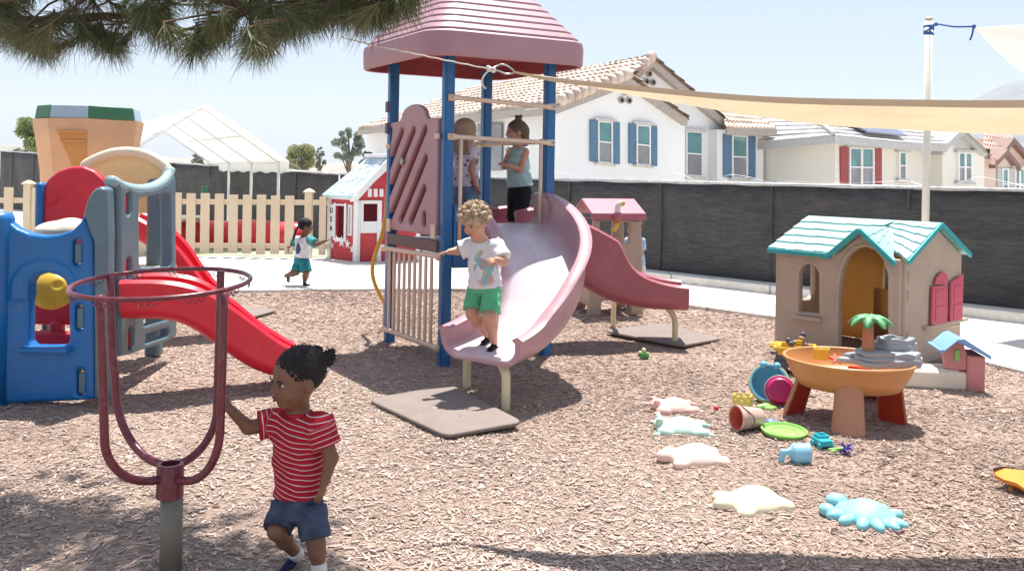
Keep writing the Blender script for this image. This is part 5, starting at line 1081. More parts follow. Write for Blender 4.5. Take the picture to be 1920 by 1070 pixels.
for (px, py) in ((1590,816),(1482,775),(1684,792),(1640,745)):
    g = G(px, py); d = nrm(V3(g[0]-wc[0], g[1]-wc[1], 0)); d2 = nrm(d+V3(0,1.15,0)) if abs(d[0]) > .8 else d; ang = math.atan2(d2[1], d2[0]); top = wc+d*.285+V3(0,0,.27)
    def arc(c, r, rr): return [c+r*V3(math.cos(ang+t), math.sin(ang+t), 0)*V3(1,1,1) for t in np.linspace(-1.3, 1.3, 15)]
    rows = []; z_ = [(-.03,1.0),(.03,.985),(.035,.96),(.10,.93),(.105,.915),(.17,.88),(.175,.87),(.24,.84),(.30,.80)]
    b, b2 = MB(), MB(); o_r, i_r = [], []
    for z, s in z_:
        cc = g*V3(1,1,0)*(1-z/.3)+top*V3(1,1,0)*(z/.3)-d*.05+V3(0,0,z)
        o_r.append(arc(cc, .108*s, 0)); i_r.append(arc(cc, .094*s, 0))
    b.loft([o_+i_[::-1] for o_, i_ in zip(o_r, i_r)]); lg = b.obj('leg', M_WLEG, wt, sharp=40)
    b2.loft([[p*.98+np.mean(i_, 0)*.02 for p in i_] for i_ in i_r]); b2.obj('leg_lining', M_WRED, lg, sharp=40)
# stepped grey rocks
rc0 = G(1652,672,.42); rr = random.Random(5)
def rring(c, r, z, ph_, n=26): return [V3(c[0]+r*(1+.13*math.sin(3*a+ph_)+.08*math.sin(7*a+2*ph_))*math.cos(a)*1.15, c[1]+r*(1+.12*math.cos(2*a+ph_)+.06*math.sin(5*a))*math.sin(a)*.8, z+.006*math.sin(4*a+ph_)) for a in np.arange(n)*2*math.pi/n]
rock = None
for nm, c_, tiers in (('rock_steps', rc0, ((.21,.385,.42),(.185,.42,.445),(.15,.445,.475))), ('rock_steps', rc0+V3(.11,.06,0), ((.125,.41,.47),(.115,.47,.515),(.10,.515,.55))), ('rock_steps', rc0+V3(.10,-.07,0), ((.12,.39,.44),(.095,.44,.475)))):
    b = MB(); rs_ = []
    for i, (r, z0, z1) in enumerate(tiers): rs_ += [rring(c_, r, z0, i), rring(c_, r*1.03, z0+.012, i), rring(c_, r*1.0, z1-.004, i), rring(c_, r*.95, z1, i)]
    if nm and tiers[-1][2] > .53: rs_ += [rring(c_, .07, .55, 2), rring(c_, .06, .50, 2)]
    b.loft(rs_); b.obj(nm, M_ROCK, wt, sharp=35)
pt = G(1628,674,.41); M_PTRUNK = plastic('terracotta_trunk', (.50,.20,.10), .5, .1, .03, 6, trans=.08); M_PLEAF = plastic('green_palm_plastic', (.14,.42,.17), .45, .12, .03, 8, trans=.1, dirt=.1)
b = MB(); b.tube([pt-V3(0,0,.02), pt+V3(-.003,0,.08), pt+V3(-.004,0,.17), pt+V3(-.006,0,.265)], [.046,.040,.034,.036], 16); pm = b.obj('palm_trunk', M_PTRUNK, wt, smooth=True)
b = MB(); b.ball(pt+V3(0,0,-.005), (.10,.07,.022), 16); b.obj('palm_mound', M_ROCK, wt, smooth=True)
pk_ = pt+V3(.012,0,.275)
for k in range(8):
    a = k*math.pi/4+.25; d = V3(math.cos(a), math.sin(a), 0); sd_ = V3(-d[1], d[0], 0); L = .145; b = MB(); rg_ = []
    for t_ in np.linspace(0, 1, 8):
        c_ = pk_+d*L*t_+V3(0,0,.03*math.sin(t_*2.0)-.075*t_**2.2); w_ = .052*math.sin(math.pi*min(.97,.13+.80*t_))**.8; cen = V3(0,0,.012*(1-t_*.5))
        rg_.append([c_-sd_*w_, c_+cen, c_+sd_*w_, c_+cen*.3-V3(0,0,.006)])
    b.loft(rg_); b.obj('palm_leaf', M_PLEAF, pm, smooth=True)
def cupmesh(b, c, r0, r1, h, M=None, th=.005, seg=22): return b.lathe([(r0,0),(r1,h),(r1+th*.5,h),(r1+th*.7,h-.006),(r0+th*.6,-.004),(0.001,-.004),(.001,.003),(r0-th,.004),(r1-th,h-.002)][:], c, seg, M)
def toy(b, name, mat, label, cat, base, group=None, **kw): return tag(b.obj(name, mat, None, base=base, **kw), label, cat, group)
M_TOYY = plastic('yellow_toy_plastic', (.76,.52,.05), .4, .08, .02, 8, trans=.12, dirt=.08); M_TOYR = plastic('red_toy_plastic', (.66,.10,.06), .4, .08, .02, 8, trans=.1)
c_ = G(1540,684,.30); b = MB(); b.box(c_+V3(0,0,.05), (.10,.075,.012), yaw(-.4))
for sx_, sy_, wx, wy in ((0,-.036,.10,.008),(0,.036,.10,.008),(-.048,0,.008,.075),(.048,0,.008,.075)): b.box(c_+yaw(-.4)@V3(sx_,sy_,.085), (wx,wy,.07), yaw(-.4))
toy(b, 'toy_scoop', M_TOYY, 'yellow box shaped scoop lying in the water table basin', 'toy', c_, bevel=.006)
c_ = G(1566,688,.31); b = MB(); star(b, c_+V3(0,0,.05), .05, (1,0,0), (0,.8,.6), (0,-.6,.8), .02); toy(b, 'sea_star_toy', M_TOYR, 'small red starfish toy in the water table basin', 'toy', c_)
# ================================================================== LOOSE TOYS ON THE CHIPS
def gz(px, py, dz=0): g = G(px, py); return V3(g[0], g[1], bedz(g[0], g[1])+dz)
M_CY = plastic('sky_blue_basin_plastic', (.18,.52,.68), .4, .06, .02, 5, trans=.15, dirt=.08); M_LIME = plastic('lime_plastic', (.30,.62,.14), .4, .08, .02, 6, trans=.15, dirt=.08); M_LEM = plastic('lemon_rim_plastic', (.62,.62,.16), .4, .06, .02, 6, trans=.1); M_MAG = plastic('magenta_plastic', (.55,.012,.16), .38, .08, .02, 6, trans=.15, dirt=.08)
def axis(d): x, u, z = basis(d); return np.column_stack((x, u, z))
g = gz(1452,756); bc = g+V3(-.01,.10,.135); Mx = axis((-.30,-.80,.42))
tb_ = thing('toy_basin', g+V3(0,.1,0), 'round pale blue basin with lemon rim leaning by the water table', 'basin')
b = MB(); b.lathe([(.05,-.10),(.09,-.09),(.118,-.04),(.128,.02),(.136,.022),(.136,.028),(.122,.028),(.112,-.035),(.085,-.08),(.05,-.088)], bc, 36, Mx, closed=True); b.lathe([(.055,-.098),(.055,-.088)], bc, 24, Mx); b.obj('bowl', M_CY, tb_, sharp=50)
b = MB(); b.lathe([(.128,-.012),(.142,-.008),(.146,.0),(.140,.014),(.131,.012)], bc, 36, Mx, closed=True); b.obj('rim', M_LEM, tb_, smooth=True)
for a in (1.2, 1.9):
    b = MB(); b.ball(bc+Mx@V3(.135*math.cos(a),.135*math.sin(a),.01), .03, 10); b.obj('rim_lug', M_CY, tb_, smooth=True)
Mx2 = axis((-.22,-.93,.25)); kc = bc+V3(.045,-.115,-.022)
mb = thing('toy_bucket', kc-V3(0,0,.105), 'magenta bucket lying base outwards inside the pale blue basin', 'bucket', 'toy buckets on the chips')
b = MB(); b.lathe([(0.001,.0),(.074,.0),(.083,-.008),(.088,-.05),(.092,-.09),(.100,-.094),(.100,-.108),(.086,-.108),(.078,-.06),(.070,-.012),(.001,-.012)], kc+Mx2@V3(0,0,.06), 36, Mx2); b.obj('bucket', M_MAG, mb, sharp=40)
b = MB(); b.lathe([(.101,-.092),(.107,-.097),(.107,-.104),(.101,-.109)], kc+Mx2@V3(0,0,.06), 36, Mx2, closed=True); b.obj('bucket_rim', plastic('pale_pink_plastic', (.70,.36,.38), .4, .06, .02, 6), mb, smooth=True)
g = gz(1392,782); ct = thing('castle_mould', g, 'translucent yellow castle tower sand mould standing behind the pink bucket', 'sand mould')
M_TRY = plastic('translucent_yellow', (.76,.66,.22), .35, .05, .02, 6, trans=.35, dirt=.05)
b = MB(); b.loft([[g+V3(s*r*math.cos(a), s*r*math.sin(a), z) for a in np.arange(24)*2*math.pi/24] for s, r, z in ((1,.062,0),(1,.058,.09),(1,.066,.095),(1,.066,.125),(.82,.066,.125),(.82,.066,.10))]); b.obj('tower', M_TRY, ct, sharp=40)
for k in range(8):
    a = k*math.pi/4; b = MB(); b.box(g+V3(.059*math.cos(a), .059*math.sin(a), .138), (.017,.026,.03), yaw(a)); b.obj('merlon', M_TRY, ct, bevel=.004)
g = gz(1436,764); o = blob('shell_mould', [EL(g+V3(0,0,.012), (.045,.032,.03)), EL(g+V3(-.045,-.005,.012), (.024,.022,.02)), EL(g+V3(.045,-.01,.01), (.03,.02,.016)), EL(g+V3(.01,-.032,.008), (.03,.014,.014))], .005, M_LIME, None, base=g); tag(o, 'small lime turtle shaped sand mould below the magenta bucket', 'sand mould')
g = gz(1402,806); ax = nrm((-.93,-.34,.06)); Mx = axis(ax); bc = g+V3(0,.02,.076)
pb_ = thing('toy_bucket', g, 'pale pink bucket lying on its side with dark wire handle', 'bucket', 'toy buckets on the chips')
M_PBK = plastic('pale_pink_bucket', (.72,.47,.41), .4, .06, .02, 6, trans=.2, dirt=.08); M_PIN = plastic('coral_inside', (.62,.12,.07), .5, .06, .02, 6)
b = MB(); b.lathe([(.001,-.10),(.056,-.10),(.060,-.095),(.077,.07),(.083,.072),(.083,.084),(.074,.084),(.056,-.088),(.001,-.09)], bc, 32, Mx); b.obj('bucket', M_PBK, pb_, sharp=40)
b = MB(); b.lathe([(.001,-.086),(.053,-.084),(.071,.080),(.069,.080),(.050,-.078),(.001,-.08)], bc, 32, Mx); b.obj('inside', M_PIN, pb_, sharp=40)
b = MB(); h0, h1 = bc+Mx@V3(.08,.0,.06), bc+Mx@V3(-.08,0,.06); sdv = V3(.34,-.93,0); b.tube(curve([bc+ax*.05+V3(0,-.02,.082), bc-ax*.02+V3(0,-.09,.03), bc-ax*.0+V3(.01,-.10,-.02), bc+ax*.05+V3(-.02,-.085,-.055), bc+ax*.07+V3(0,-.03,-.072)], 20), .0035, 6); b.obj('handle', flat('dark_wire_handle', (.04,.03,.04), .5), pb_, smooth=True)
g = gz(1436,796); M_PERI = plastic('periwinkle_plastic', (.16,.25,.62), .4, .05, .02, 6, trans=.1); b = MB(); b.tube([g+V3(-.05,.02,.03), g+V3(0,0,.02), g+V3(.04,-.01,.015)], [.008,.009,.012], 8); b.ball(g+V3(.03,-.01,.022), (.04,.03,.016), 12); toy(b, 'toy_shovel', M_PERI, 'small periwinkle blue shovel poking out behind the pink bucket', 'shovel', g, smooth=True)
g = gz(1470,814); b = MB(); Mt = np.array(Matrix.Rotation(.06, 3, 'X')); b.lathe([(.001,.012),(.122,.014),(.133,.03),(.140,.030),(.140,.022),(.128,.004),(.001,.002)], g, 44, Mt); b.lathe([(.085,.0132),(.085,.017),(.079,.017),(.079,.0132)], g, 44, Mt, closed=True); toy(b, 'sand_sieve', M_LIME, 'flat lime green round sand sieve lying on the chips', 'sieve', g, sharp=40)
g = gz(1490,864); M_TBL = plastic('translucent_blue_toy', (.36,.66,.80), .3, .06, .02, 6, trans=.35, dirt=.05)
blob('x', [], .1, None) if False else None
o = blob('toy_scoop', [CC(g+V3(-.01,0,.052), g+V3(.085,-.01,.058), (.052,.052), (.056,.054), k=.01), EL(g+V3(.012,0,.055), (.05,.05,.05)), CC(g+V3(.05,-.006,.056), g+V3(.11,-.013,.06), .046, .048, op='s', k=.005), RC(g+V3(-.02,-.01,.07), g+V3(-.07,-.01,.06), .016, .016), RC(g+V3(-.07,-.01,.06), g+V3(-.08,-.01,.015), .016, .018)], .005, M_TBL, None, base=g); tag(o, 'translucent blue scoop cup lying in front of the lime sieve', 'toy')
g = gz(1541,838); M_TEAL = plastic('teal_toy_plastic', (.02,.42,.50), .35, .06, .02, 8, dirt=.05); tc_ = thing('toy_car', g, 'tiny teal open top toy car beside the water table shadow', 'toy car')
o = blob('body', [BX(g+V3(0,0,.032), (.040,.055,.020), yaw(.25), .010), BX(g+V3(.0,.012,.056), (.034,.034,.018), yaw(.25), .008, k=.008), BX(g+V3(.0,.012,.07), (.025,.025,.022), yaw(.25), .006, op='s', k=.004)], .004, M_TEAL, tc_)
for sx_ in (-1,1):
    for sy_ in (-1,1):
        b = MB(); c_ = g+yaw(.25)@V3(sx_*.038, sy_*.034, .016); b.lathe([(.001,-.008),(.017,-.008),(.019,0),(.017,.008),(.001,.008)], c_, 16, yaw(.25)@np.array(Matrix.Rotation(math.pi/2, 3, 'Y'))); b.obj('wheel', M_TEAL, tc_, sharp=40)
g = gz(1578,852); fl = thing('toy_flower', g, 'purple spiky flower toy on a lime stem lying on the chips', 'toy'); b = MB(); b.tube(curve([g+V3(-.07,.02,.02), g+V3(-.03,.01,.028), g+V3(.02,0,.035)], 8), .008, 8); b.ball(g+V3(-.045,.0,.02), (.03,.012,.008), 8, yaw(.5)); b.obj('stem', M_LIME, fl, smooth=True)
b = MB(); rr = random.Random(2)
for k in range(26):
    d = nrm((rr.gauss(.5,1), rr.gauss(-.3,1), rr.gauss(.2,1))); b.tube([g+V3(.022,0,.038)+d*.01, g+V3(.022,0,.038)+d*.045], [.006,.002], 5)
b.obj('petals', plastic('purple_plastic', (.07,.03,.32), .4, .1, .02, 8), fl)
g = gz(1343,769); b = MB(); b.ball(g+V3(0,0,.016), .0185, 16); toy(b, 'small_ball', plastic('red_ball', (.55,.02,.06), .4, .06, .02, 8), 'tiny red ball on the chips left of the yellow sand mould', 'ball', g, smooth=True)
g = gz(1207,672); M_FRG = plastic('green_toy', (.06,.25,.05), .4, .1, .02, 10); fr = thing('toy_tractor', g, 'tiny green toy vehicle with pale top near the far slide shadow', 'toy')
blob('body', [BX(g+V3(0,0,.038), (.038,.028,.018), yaw(.4), .008), EL(g+V3(-.02,.0,.03), (.026,.026,.026)), EL(g+V3(.025,-.01,.022), (.02,.02,.02)), EL(g+V3(-.02,-.025,.018), (.02,.016,.018))], .005, M_FRG, fr)
blob('driver', [EL(g+V3(0,0,.075), (.02,.018,.022)), EL(g+V3(-.034,.0,.055), .014), EL(g+V3(.036,-.005,.05), .012)], .005, plastic('pale_yellow_toy', (.66,.62,.35), .45, .05, .02, 8), fr)
# yellow toy truck with a toy on its tub
g = gz(1490,694); M_TRUCK = plastic('truck_yellow', (.72,.42,.02), .4, .08, .02, 6, dirt=.12); M_TGR = plastic('dark_grey_toy', (.08,.08,.10), .5, .1, .03, 6, dirt=.2); tk = thing('toy_wagon', g, 'yellow toy dump wagon with dark wheels behind the water table', 'toy truck'); yw = yaw(-.35)
tl = lambda x, y, z: g+yw@V3(x, y, z)
rt = lambda sx_, sy_, z, x0=0: [tl(x0+x*sx_, y*sy_, z) for x, y in ((-1,-1),(-.3,-1),(-.3,-.86),(.4,-.86),(.4,-1),(1,-1),(1,1),(-1,1))]
b = MB(); b.loft([rt(.115,.10,.085), rt(.135,.12,.20), rt(.165,.14,.205), rt(.165,.14,.232), rt(.145,.125,.232), rt(.115,.10,.12)]); b.box(tl(-.155,0,.225), (.09,.16,.022), yw); b.box(tl(-.17,-.03,.24), (.06,.05,.012), yw); b.obj('tub', M_TRUCK, tk, bevel=.005)
b = MB(); b.box(tl(0,0,.085), (.26,.13,.05), yw); b.box(tl(-.10,-.09,.12), (.10,.06,.09), yw); b.obj('chassis', M_TGR, tk, bevel=.012)
for sx_ in (-.11,.10):
    for sy_ in (-.11,.11): b = MB(); b.lathe([(.001,-.03),(.045,-.03),(.062,-.022),(.064,0),(.062,.022),(.045,.03),(.001,.03)], tl(sx_,sy_,.064), 22, yw@np.array(Matrix.Rotation(math.pi/2, 3, 'X'))); b.obj('wheel', M_TGR, tk, sharp=40)
M_BRN = plastic('brown_toy', (.28,.17,.08), .45, .15, .03, 10); ty = thing('toy_digger', tl(.02,-.02,.2), 'small brown and black toy digger piled in the yellow wagon tub', 'toy')
b = MB(); b.box(tl(.03,-.02,.262), (.10,.06,.035), yw); b.box(tl(.05,-.02,.295), (.05,.055,.04), yw@np.array(Matrix.Rotation(.3, 3, 'Y'))); b.obj('body', M_BRN, ty, bevel=.014, seg=3)
b = MB(); b.box(tl(.035,-.055,.275), (.05,.012,.03), yw); b.obj('cab_stripe', M_TRUCK, ty, bevel=.004)
for x, y, z in ((-.03,-.06,.25),(.085,-.06,.245),(-.055,.03,.262),(.06,.02,.32)): b = MB(); b.lathe([(.001,-.014),(.02,-.014),(.026,0),(.02,.014),(.001,.014)], tl(x,y,z), 16, yw@np.array(Matrix.Rotation(math.pi/2, 3, 'X'))); b.obj('wheel', M_TGR, ty, sharp=40)
# doll house with pale base
g = gz(1806,733); M_DP = plastic('pink_coral_plastic', (.66,.26,.25), .45, .08, .03, 4, trans=.15, dirt=.15); M_DB = plastic('powder_blue_plastic', (.20,.38,.68), .45, .08, .03, 4, dirt=.12); M_CB = plastic('ivory_plastic', (.76,.68,.54), .5, .05, .03, 4, dirt=.15)
dh = thing('doll_house', g, 'small coral dollhouse with powder blue roof on ivory base', 'dollhouse'); YD = g[1]
a_, b__ = P(1690,715,YD+.10), P(1812,715,YD+.02); dD = nrm((b__-a_)*V3(1,1,0)); nD = V3(dD[1], -dD[0], 0); dl = lambda s, q_, z: V3(b__[0], YD, g[2])+dD*s-nD*q_+V3(0,0,z)
MD = np.column_stack((dD, -nD, V3(0,0,1)))
b = MB(); b.box(dl(-.25,.16,.065), (.52,.30,.15), MD); b.obj('base', M_CB, dh, bevel=.03, seg=3)
b = MB(); b.box(dl(-.2,.14,.142), (.3,.2,.012), MD); b.obj('base_tray', M_CB, dh, bevel=.005)
wl = MB(); wl.box(dl(.06,.15,.13), (.13,.30,.28), MD); wl.obj('tower', M_DP, dh, bevel=.012)
b = MB(); b.prism([dl(-.15,.04,.15), dl(.0,.02,.15), dl(.0,.02,.28), dl(-.03,.02,.36), dl(-.10,.04,.38), dl(-.17,.04,.28)], -nD*.05); fw = b.obj('front_wall', M_DP, dh, bevel=.01)
b = MB(); b.box(dl(-.072,.022,.265), (.035,.02,.085), MD); b.obj('window', M_LIME, fw, bevel=.006)
b = MB(); b.prism([dl(-.09,-.03,.375), dl(.10,-.03,.285), dl(.14,-.03,.262), dl(.14,-.03,.285), dl(-.05,-.03,.405)], -nD*.36); b.prism([dl(-.09,-.03,.39), dl(-.05,-.03,.405), dl(-.17,-.03,.305), dl(-.20,-.03,.305), dl(-.20,-.03,.285)], -nD*.36); b.obj('roof', M_DB, dh, bevel=.008)
b = MB(); b.prism([dl(-.095,-.045,.40), dl(-.05,-.045,.41), dl(.145,-.045,.287), dl(.145,-.045,.257), dl(-.06,-.045,.375)], nD*.02); b.obj('roof_trim', M_DB, dh, bevel=.005)
# orange wing toy at the right edge
g = gz(1900,925); wg = thing('winged_toy', g, 'orange foam winged toy with dark edge lines at the right picture edge', 'toy'); zw = .07
o1 = [P(1862,884,4.62), P(1880,881,4.66), P(1905,884,4.68), P(1935,890,4.68), P(1990,890,4.66), P(2010,905,4.55), P(1960,925,4.45), P(1922,922,4.46), P(1905,912,4.5), P(1880,905,4.56), P(1865,896,4.6)]
b = MB(); b.prism(o1, (0,.0,.016)); b.obj('wing', M_ORG, wg, bevel=.005); b = MB(); b.tube(curve([p+V3(0,-.004,.017) for p in o1[:5]]+[o1[5]+V3(0,0,.017)], 30), .0045, 6); b.obj('edge_line', M_INK, wg, smooth=True)
b = MB(); b.tube([P(1900,905,4.6), g+V3(0,.03,0)], .012, 8); b.tube([P(1960,910,4.55), g+V3(.15,.03,0)], .012, 8); b.obj('strut', M_ORG, wg, smooth=True)
# ---------------------------------------------------------------- animal shaped stepping pads
def pad(px, py, col, rot, label, kind, s=1.0):
    g = gz(px, py); M = yaw(rot); L = lambda x, y, z: g+M@(V3(x, y, z)*s); r3 = lambda a, b_, c: V3(a, b_, c)*s
    p = [EL(L(0,0,.0), r3(.138,.108,.068), M, k=.02), EL(L(.01,0,.03), r3(.085,.065,.05), M, k=.02)]
    if kind == 'turtle': p += [EL(L(-.155,0,.02), r3(.045,.035,.032), M, k=.02)]+[EL(L(x, y, .008), r3(.045,.038,.030), M@yaw(a), k=.022) for x, y, a in ((-.10,.09,-.7),(-.10,-.09,.7),(.11,.075,.7),(.11,-.075,-.7))]+[EL(L(.15,0,.0), r3(.03,.015,.014), M, k=.012)]
    elif kind == 'frog': p += [EL(L(-.10,0,.03), r3(.06,.065,.04), M, k=.02), EL(L(-.125,.04,.062), r3(.02,.02,.02), M, k=.01), EL(L(-.125,-.04,.062), r3(.02,.02,.02), M, k=.01)]+[EL(L(x, y, .01), r3(.05,.034,.032), M@yaw(a), k=.022) for x, y, a in ((-.10,.10,.5),(-.10,-.10,-.5),(.12,.09,-.4),(.12,-.09,.4))]+[EL(L(x, y, .005), r3(.022,.016,.014), M, k=.01) for x, y in ((-.15,.13),(-.15,-.13),(.17,.10),(.17,-.10))]
    elif kind == 'crab':
        p += [EL(L(-.14,.085,.02), r3(.05,.042,.034), M@yaw(.4), k=.012), EL(L(-.15,-.065,.02), r3(.042,.034,.03), M@yaw(-.5), k=.012)]
        for i, t in enumerate((-2.45,-2.0,-1.5,-1.05,-.6,-.2,.7,1.2,1.7)): p.append(EL(L(.145*math.cos(t), .125*math.sin(t), .008), r3(.045,.026,.026), M@yaw(t), k=.008))
    o = blob('stepping_pad', p, .0055, plastic('pad_'+kind, col, .42, .05, .03, 5, dirt=.12), None, base=g); tag(o, label, 'stepping pad', 'animal shaped stepping pads on the chips')
pad(1262,764, (.70,.43,.37), .1, 'pale pink animal stepping pad, farthest of the row', 'frog', 1.0); pad(1276,803, (.43,.58,.49), -.1, 'mint green frog shaped stepping pad', 'frog', 1.08); pad(1303,858, (.72,.53,.45), .12, 'peach turtle shaped stepping pad, in front of the mint one', 'turtle', 1.14)
pad(1412,940, (.76,.69,.48), .35, 'cream yellow turtle shaped stepping pad, nearest the lower middle', 'turtle', 1.12); pad(1622,968, (.24,.55,.59), -.55, 'turquoise crab shaped stepping pad at lower right', 'crab', 1.05)
# ================================================================== PEOPLE
def skin(name, c):
    m, t, b, o = nodes(name); cv = coord(t); n = N(t, 'TexNoise', Scale=9, Detail=5); t.links.new(cv, n.inputs[0])
    t.links.new(ramp(t, n.outputs[0], [(.3, sc(c, .85)), (.7, (min(1,c[0]*1.12), c[1]*1.06, c[2]*1.04))]).outputs[0], b.inputs[0]); b.inputs['Roughness'].default_value = .5
    b.inputs['Subsurface Weight'].default_value = .12; b.inputs['Subsurface Radius'].default_value = (.02,.008,.005); b.inputs['Subsurface Scale'].default_value = .5; return m
def hairmat(name, c1, c2, stretch=(40,40,6)):
    m, t, b, o = nodes(name); cv = coord(t, stretch); n = N(t, 'TexNoise', Scale=3, Detail=6, Roughness=.7); t.links.new(cv, n.inputs[0])
    t.links.new(ramp(t, n.outputs[0], [(.3, c1), (.7, c2)]).outputs[0], b.inputs[0]); b.inputs['Roughness'].default_value = .65; b.inputs['Specular IOR Level'].default_value = .25
    bp = N(t, 'Bump', Strength=.8, Distance=.006); t.links.new(n.outputs[0], bp.inputs['Height']); t.links.new(bp.outputs[0], b.inputs['Normal']); return m
def frame(f, u=(0,0,1)):
    f = nrm(f); u = V3(*u); u = nrm(u-f*(u@f)); l = np.cross(u, f); return np.column_stack((l, f, u))
def hand(wr, d, pn, s, curl=.5, thumb=1, spread=.10):
    d = nrm(d); pn = V3(*pn); pn = nrm(pn-d*(pn@d)); l = np.cross(d, pn); out = []
    for i, (off, L) in enumerate(zip((.20,.07,-.06,-.18), (.36,.42,.40,.31))):
        kn = wr+(d*(.50-.02*abs(i-1))+l*off)*s; out.append(RC(wr+l*off*.35*s, kn, .085*s, .072*s, k=.03*s))
        p = kn; ang = curl*.6; fd = nrm(d+l*off*spread*4)
        for j, (q, r0, r1) in enumerate(((.5,.062,.056),(.3,.055,.05),(.22,.05,.04))):
            dd = fd*math.cos(ang)+pn*math.sin(ang); e = p+dd*L*q*s; out.append(RC(p, e, r0*s, r1*s, k=.012*s)); p = e; ang += curl*.8
    t0 = wr+(d*.14+l*.13*thumb)*s; t1 = t0+nrm(d*.55+l*.75*thumb+pn*.35)*.22*s; t2 = t1+nrm(d*.8+l*.25*thumb+pn*.5)*.2*s
    return out+[RC(t0, t1, .085*s, .065*s, k=.03*s), RC(t1, t2, .06*s, .048*s, k=.012*s)]
def head(C, f, u, s):
    M = frame(f, u); H = lambda x, y, z: C+M@(V3(x, y, z)*s); r = lambda a, b, c: V3(a, b, c)*s; k = .10*s
    p = [EL(H(0,-.06,.09), r(.355,.44,.40), M, k=k), EL(H(0,.10,-.16), r(.285,.30,.32), M, k=k), EL(H(0,.24,-.37), r(.13,.11,.09), M, k=.08*s)]
    for x in (-1,1): p += [EL(H(.16*x,.23,-.17), r(.13,.12,.12), M, k=.06*s)]
    p += [RC(H(0,.36,.02), H(0,.425,-.09), .03*s, .05*s, k=.04*s)]
    for x in (-1,1): p += [EL(H(.05*x,.395,-.115), r(.035,.04,.03), M, k=.02*s), EL(H(.15*x,.44,.0), r(.075,.07,.04), M, k=.05*s, op='s')]
    p += [EL(H(0,.385,-.228), r(.085,.04,.02), M, k=.015*s), EL(H(0,.378,-.272), r(.065,.04,.023), M, k=.015*s), EL(H(0,.44,-.25), r(.08,.035,.007), M, k=.01*s, op='s')]
    for x in (-1,1): p += [EL(H(.365*x,-.03,-.06), r(.05,.085,.125), M@np.array(Matrix.Rotation(.35*x, 3, 'Z')), k=.02*s), EL(H(.415*x,.0,-.05), r(.03,.05,.08), M, k=.02*s, op='s')]
    return p, H, M
M_EYE = flat('eye_white', (.34,.31,.28), .25); M_IRIS = flat('dark_iris', (.012,.008,.006), .15); M_LIP = skin('lip', (.20,.055,.045))
def face_bits(root, H, M, s, brow, lip=None, iris=None):
    for x in (-1,1):
        b = MB(); b.ball(H(.145*x,.325,.0), (.058*s,.052*s,.036*s), 14, M); e = b.obj('eye', M_EYE, root, smooth=True)
        b = MB(); b.ball(H(.138*x,.350,-.002), (.044*s,.038*s,.038*s), 12, M); b.obj('iris', iris or M_IRIS, e, smooth=True)
        b = MB(); b.tube([H(.085*x,.405,.062), H(.15*x,.395,.083), H(.22*x,.345,.066)], [.010*s,.014*s,.008*s], 6); b.obj('eyebrow', brow, root, smooth=True)
    b = MB(); b.tube([H(-.07,.405,-.246), H(-.035,.425,-.226), H(0,.43,-.232), H(.035,.425,-.226), H(.07,.405,-.246)], [.006*s,.016*s,.014*s,.016*s,.006*s], 6); b.tube([H(-.06,.40,-.254), H(0,.424,-.274), H(.06,.40,-.254)], [.006*s,.02*s,.006*s], 6); b.obj('lips', lip or M_LIP, root, smooth=True)
def shoe(nm, ank, toe_d, s, mat, root, sole, up=(0,0,1)):
    d = nrm(toe_d); u = V3(*up); u = nrm(u-d*(u@d)); M = np.column_stack((np.cross(d, u), d, u)); L = lambda x, y, z: ank+M@(V3(x, y, z)*s)
    o = blob(nm, [EL(L(0,.06,-.30), V3(.26,.34,.24)*s, M, k=.06*s), EL(L(0,.55,-.38), V3(.27,.36,.18)*s, M, k=.08*s), CC(L(0,-.02,-.25), L(0,-.03,.10), .24*s, .23*s, k=.05*s), BX(L(0,.33,-.56), V3(.27,.68,.09)*s, M, .06*s, k=.01), CC(L(0,-.03,.0), L(0,-.03,.3), .17*s, .17*s, op='s', k=.01)], max(.0035, .045*s), mat, root)
    so_ = blob('sole', [BX(L(0,.33,-.575), V3(.285,.70,.055)*s, M, .045*s)], max(.0035, .045*s), sole, o); return o
def limb(pts, rs, k=.02): return [RC(pts[i], pts[i+1], rs[i], rs[i+1], k=k) for i in range(len(pts)-1)]
def bodyprims(J, sz, arm=(.034,.028,.019), leg=(.056,.042,.040,.024)):
    """J: joints; sz: scale against a 0.9 m child"""
    lat = nrm(J['ls']-J['rs']); up = nrm(J['neck']-J['pel']); fw = np.cross(lat, up); a = [x*sz for x in arm]; g = [x*sz for x in leg]
    M = np.column_stack((lat, fw, up)); ch = J['chest']
    p = [EL(ch, V3(.092,.07,.10)*sz, M, k=.04*sz), EL((ch+J['pel'])/2, V3(.088,.078,.11)*sz, M, k=.04*sz), EL(J['pel'], V3(.09,.075,.075)*sz, M, k=.04*sz), RC(J['rs'], J['ls'], .036*sz, k=.03*sz), RC(J['neck']-up*.03*sz, J['head'], .043*sz, .040*sz, k=.025*sz)]
    for s in 'lr':
        e = J[s+'e']; p += [RC(J[s+'s'], e, a[0], a[1], k=.015*sz), RC(e, J[s+'w'], a[1]*.98, a[2], k=.012*sz)]
        p += [RC(J[s+'h'], J[s+'k'], g[0], g[1], k=.025*sz), RC(J[s+'k'], J[s+'k']*.62+J[s+'a']*.38, g[1]*.95, g[2], k=.02*sz), RC(J[s+'k']*.62+J[s+'a']*.38, J[s+'a'], g[2], g[3], k=.02*sz)]
    return p, M
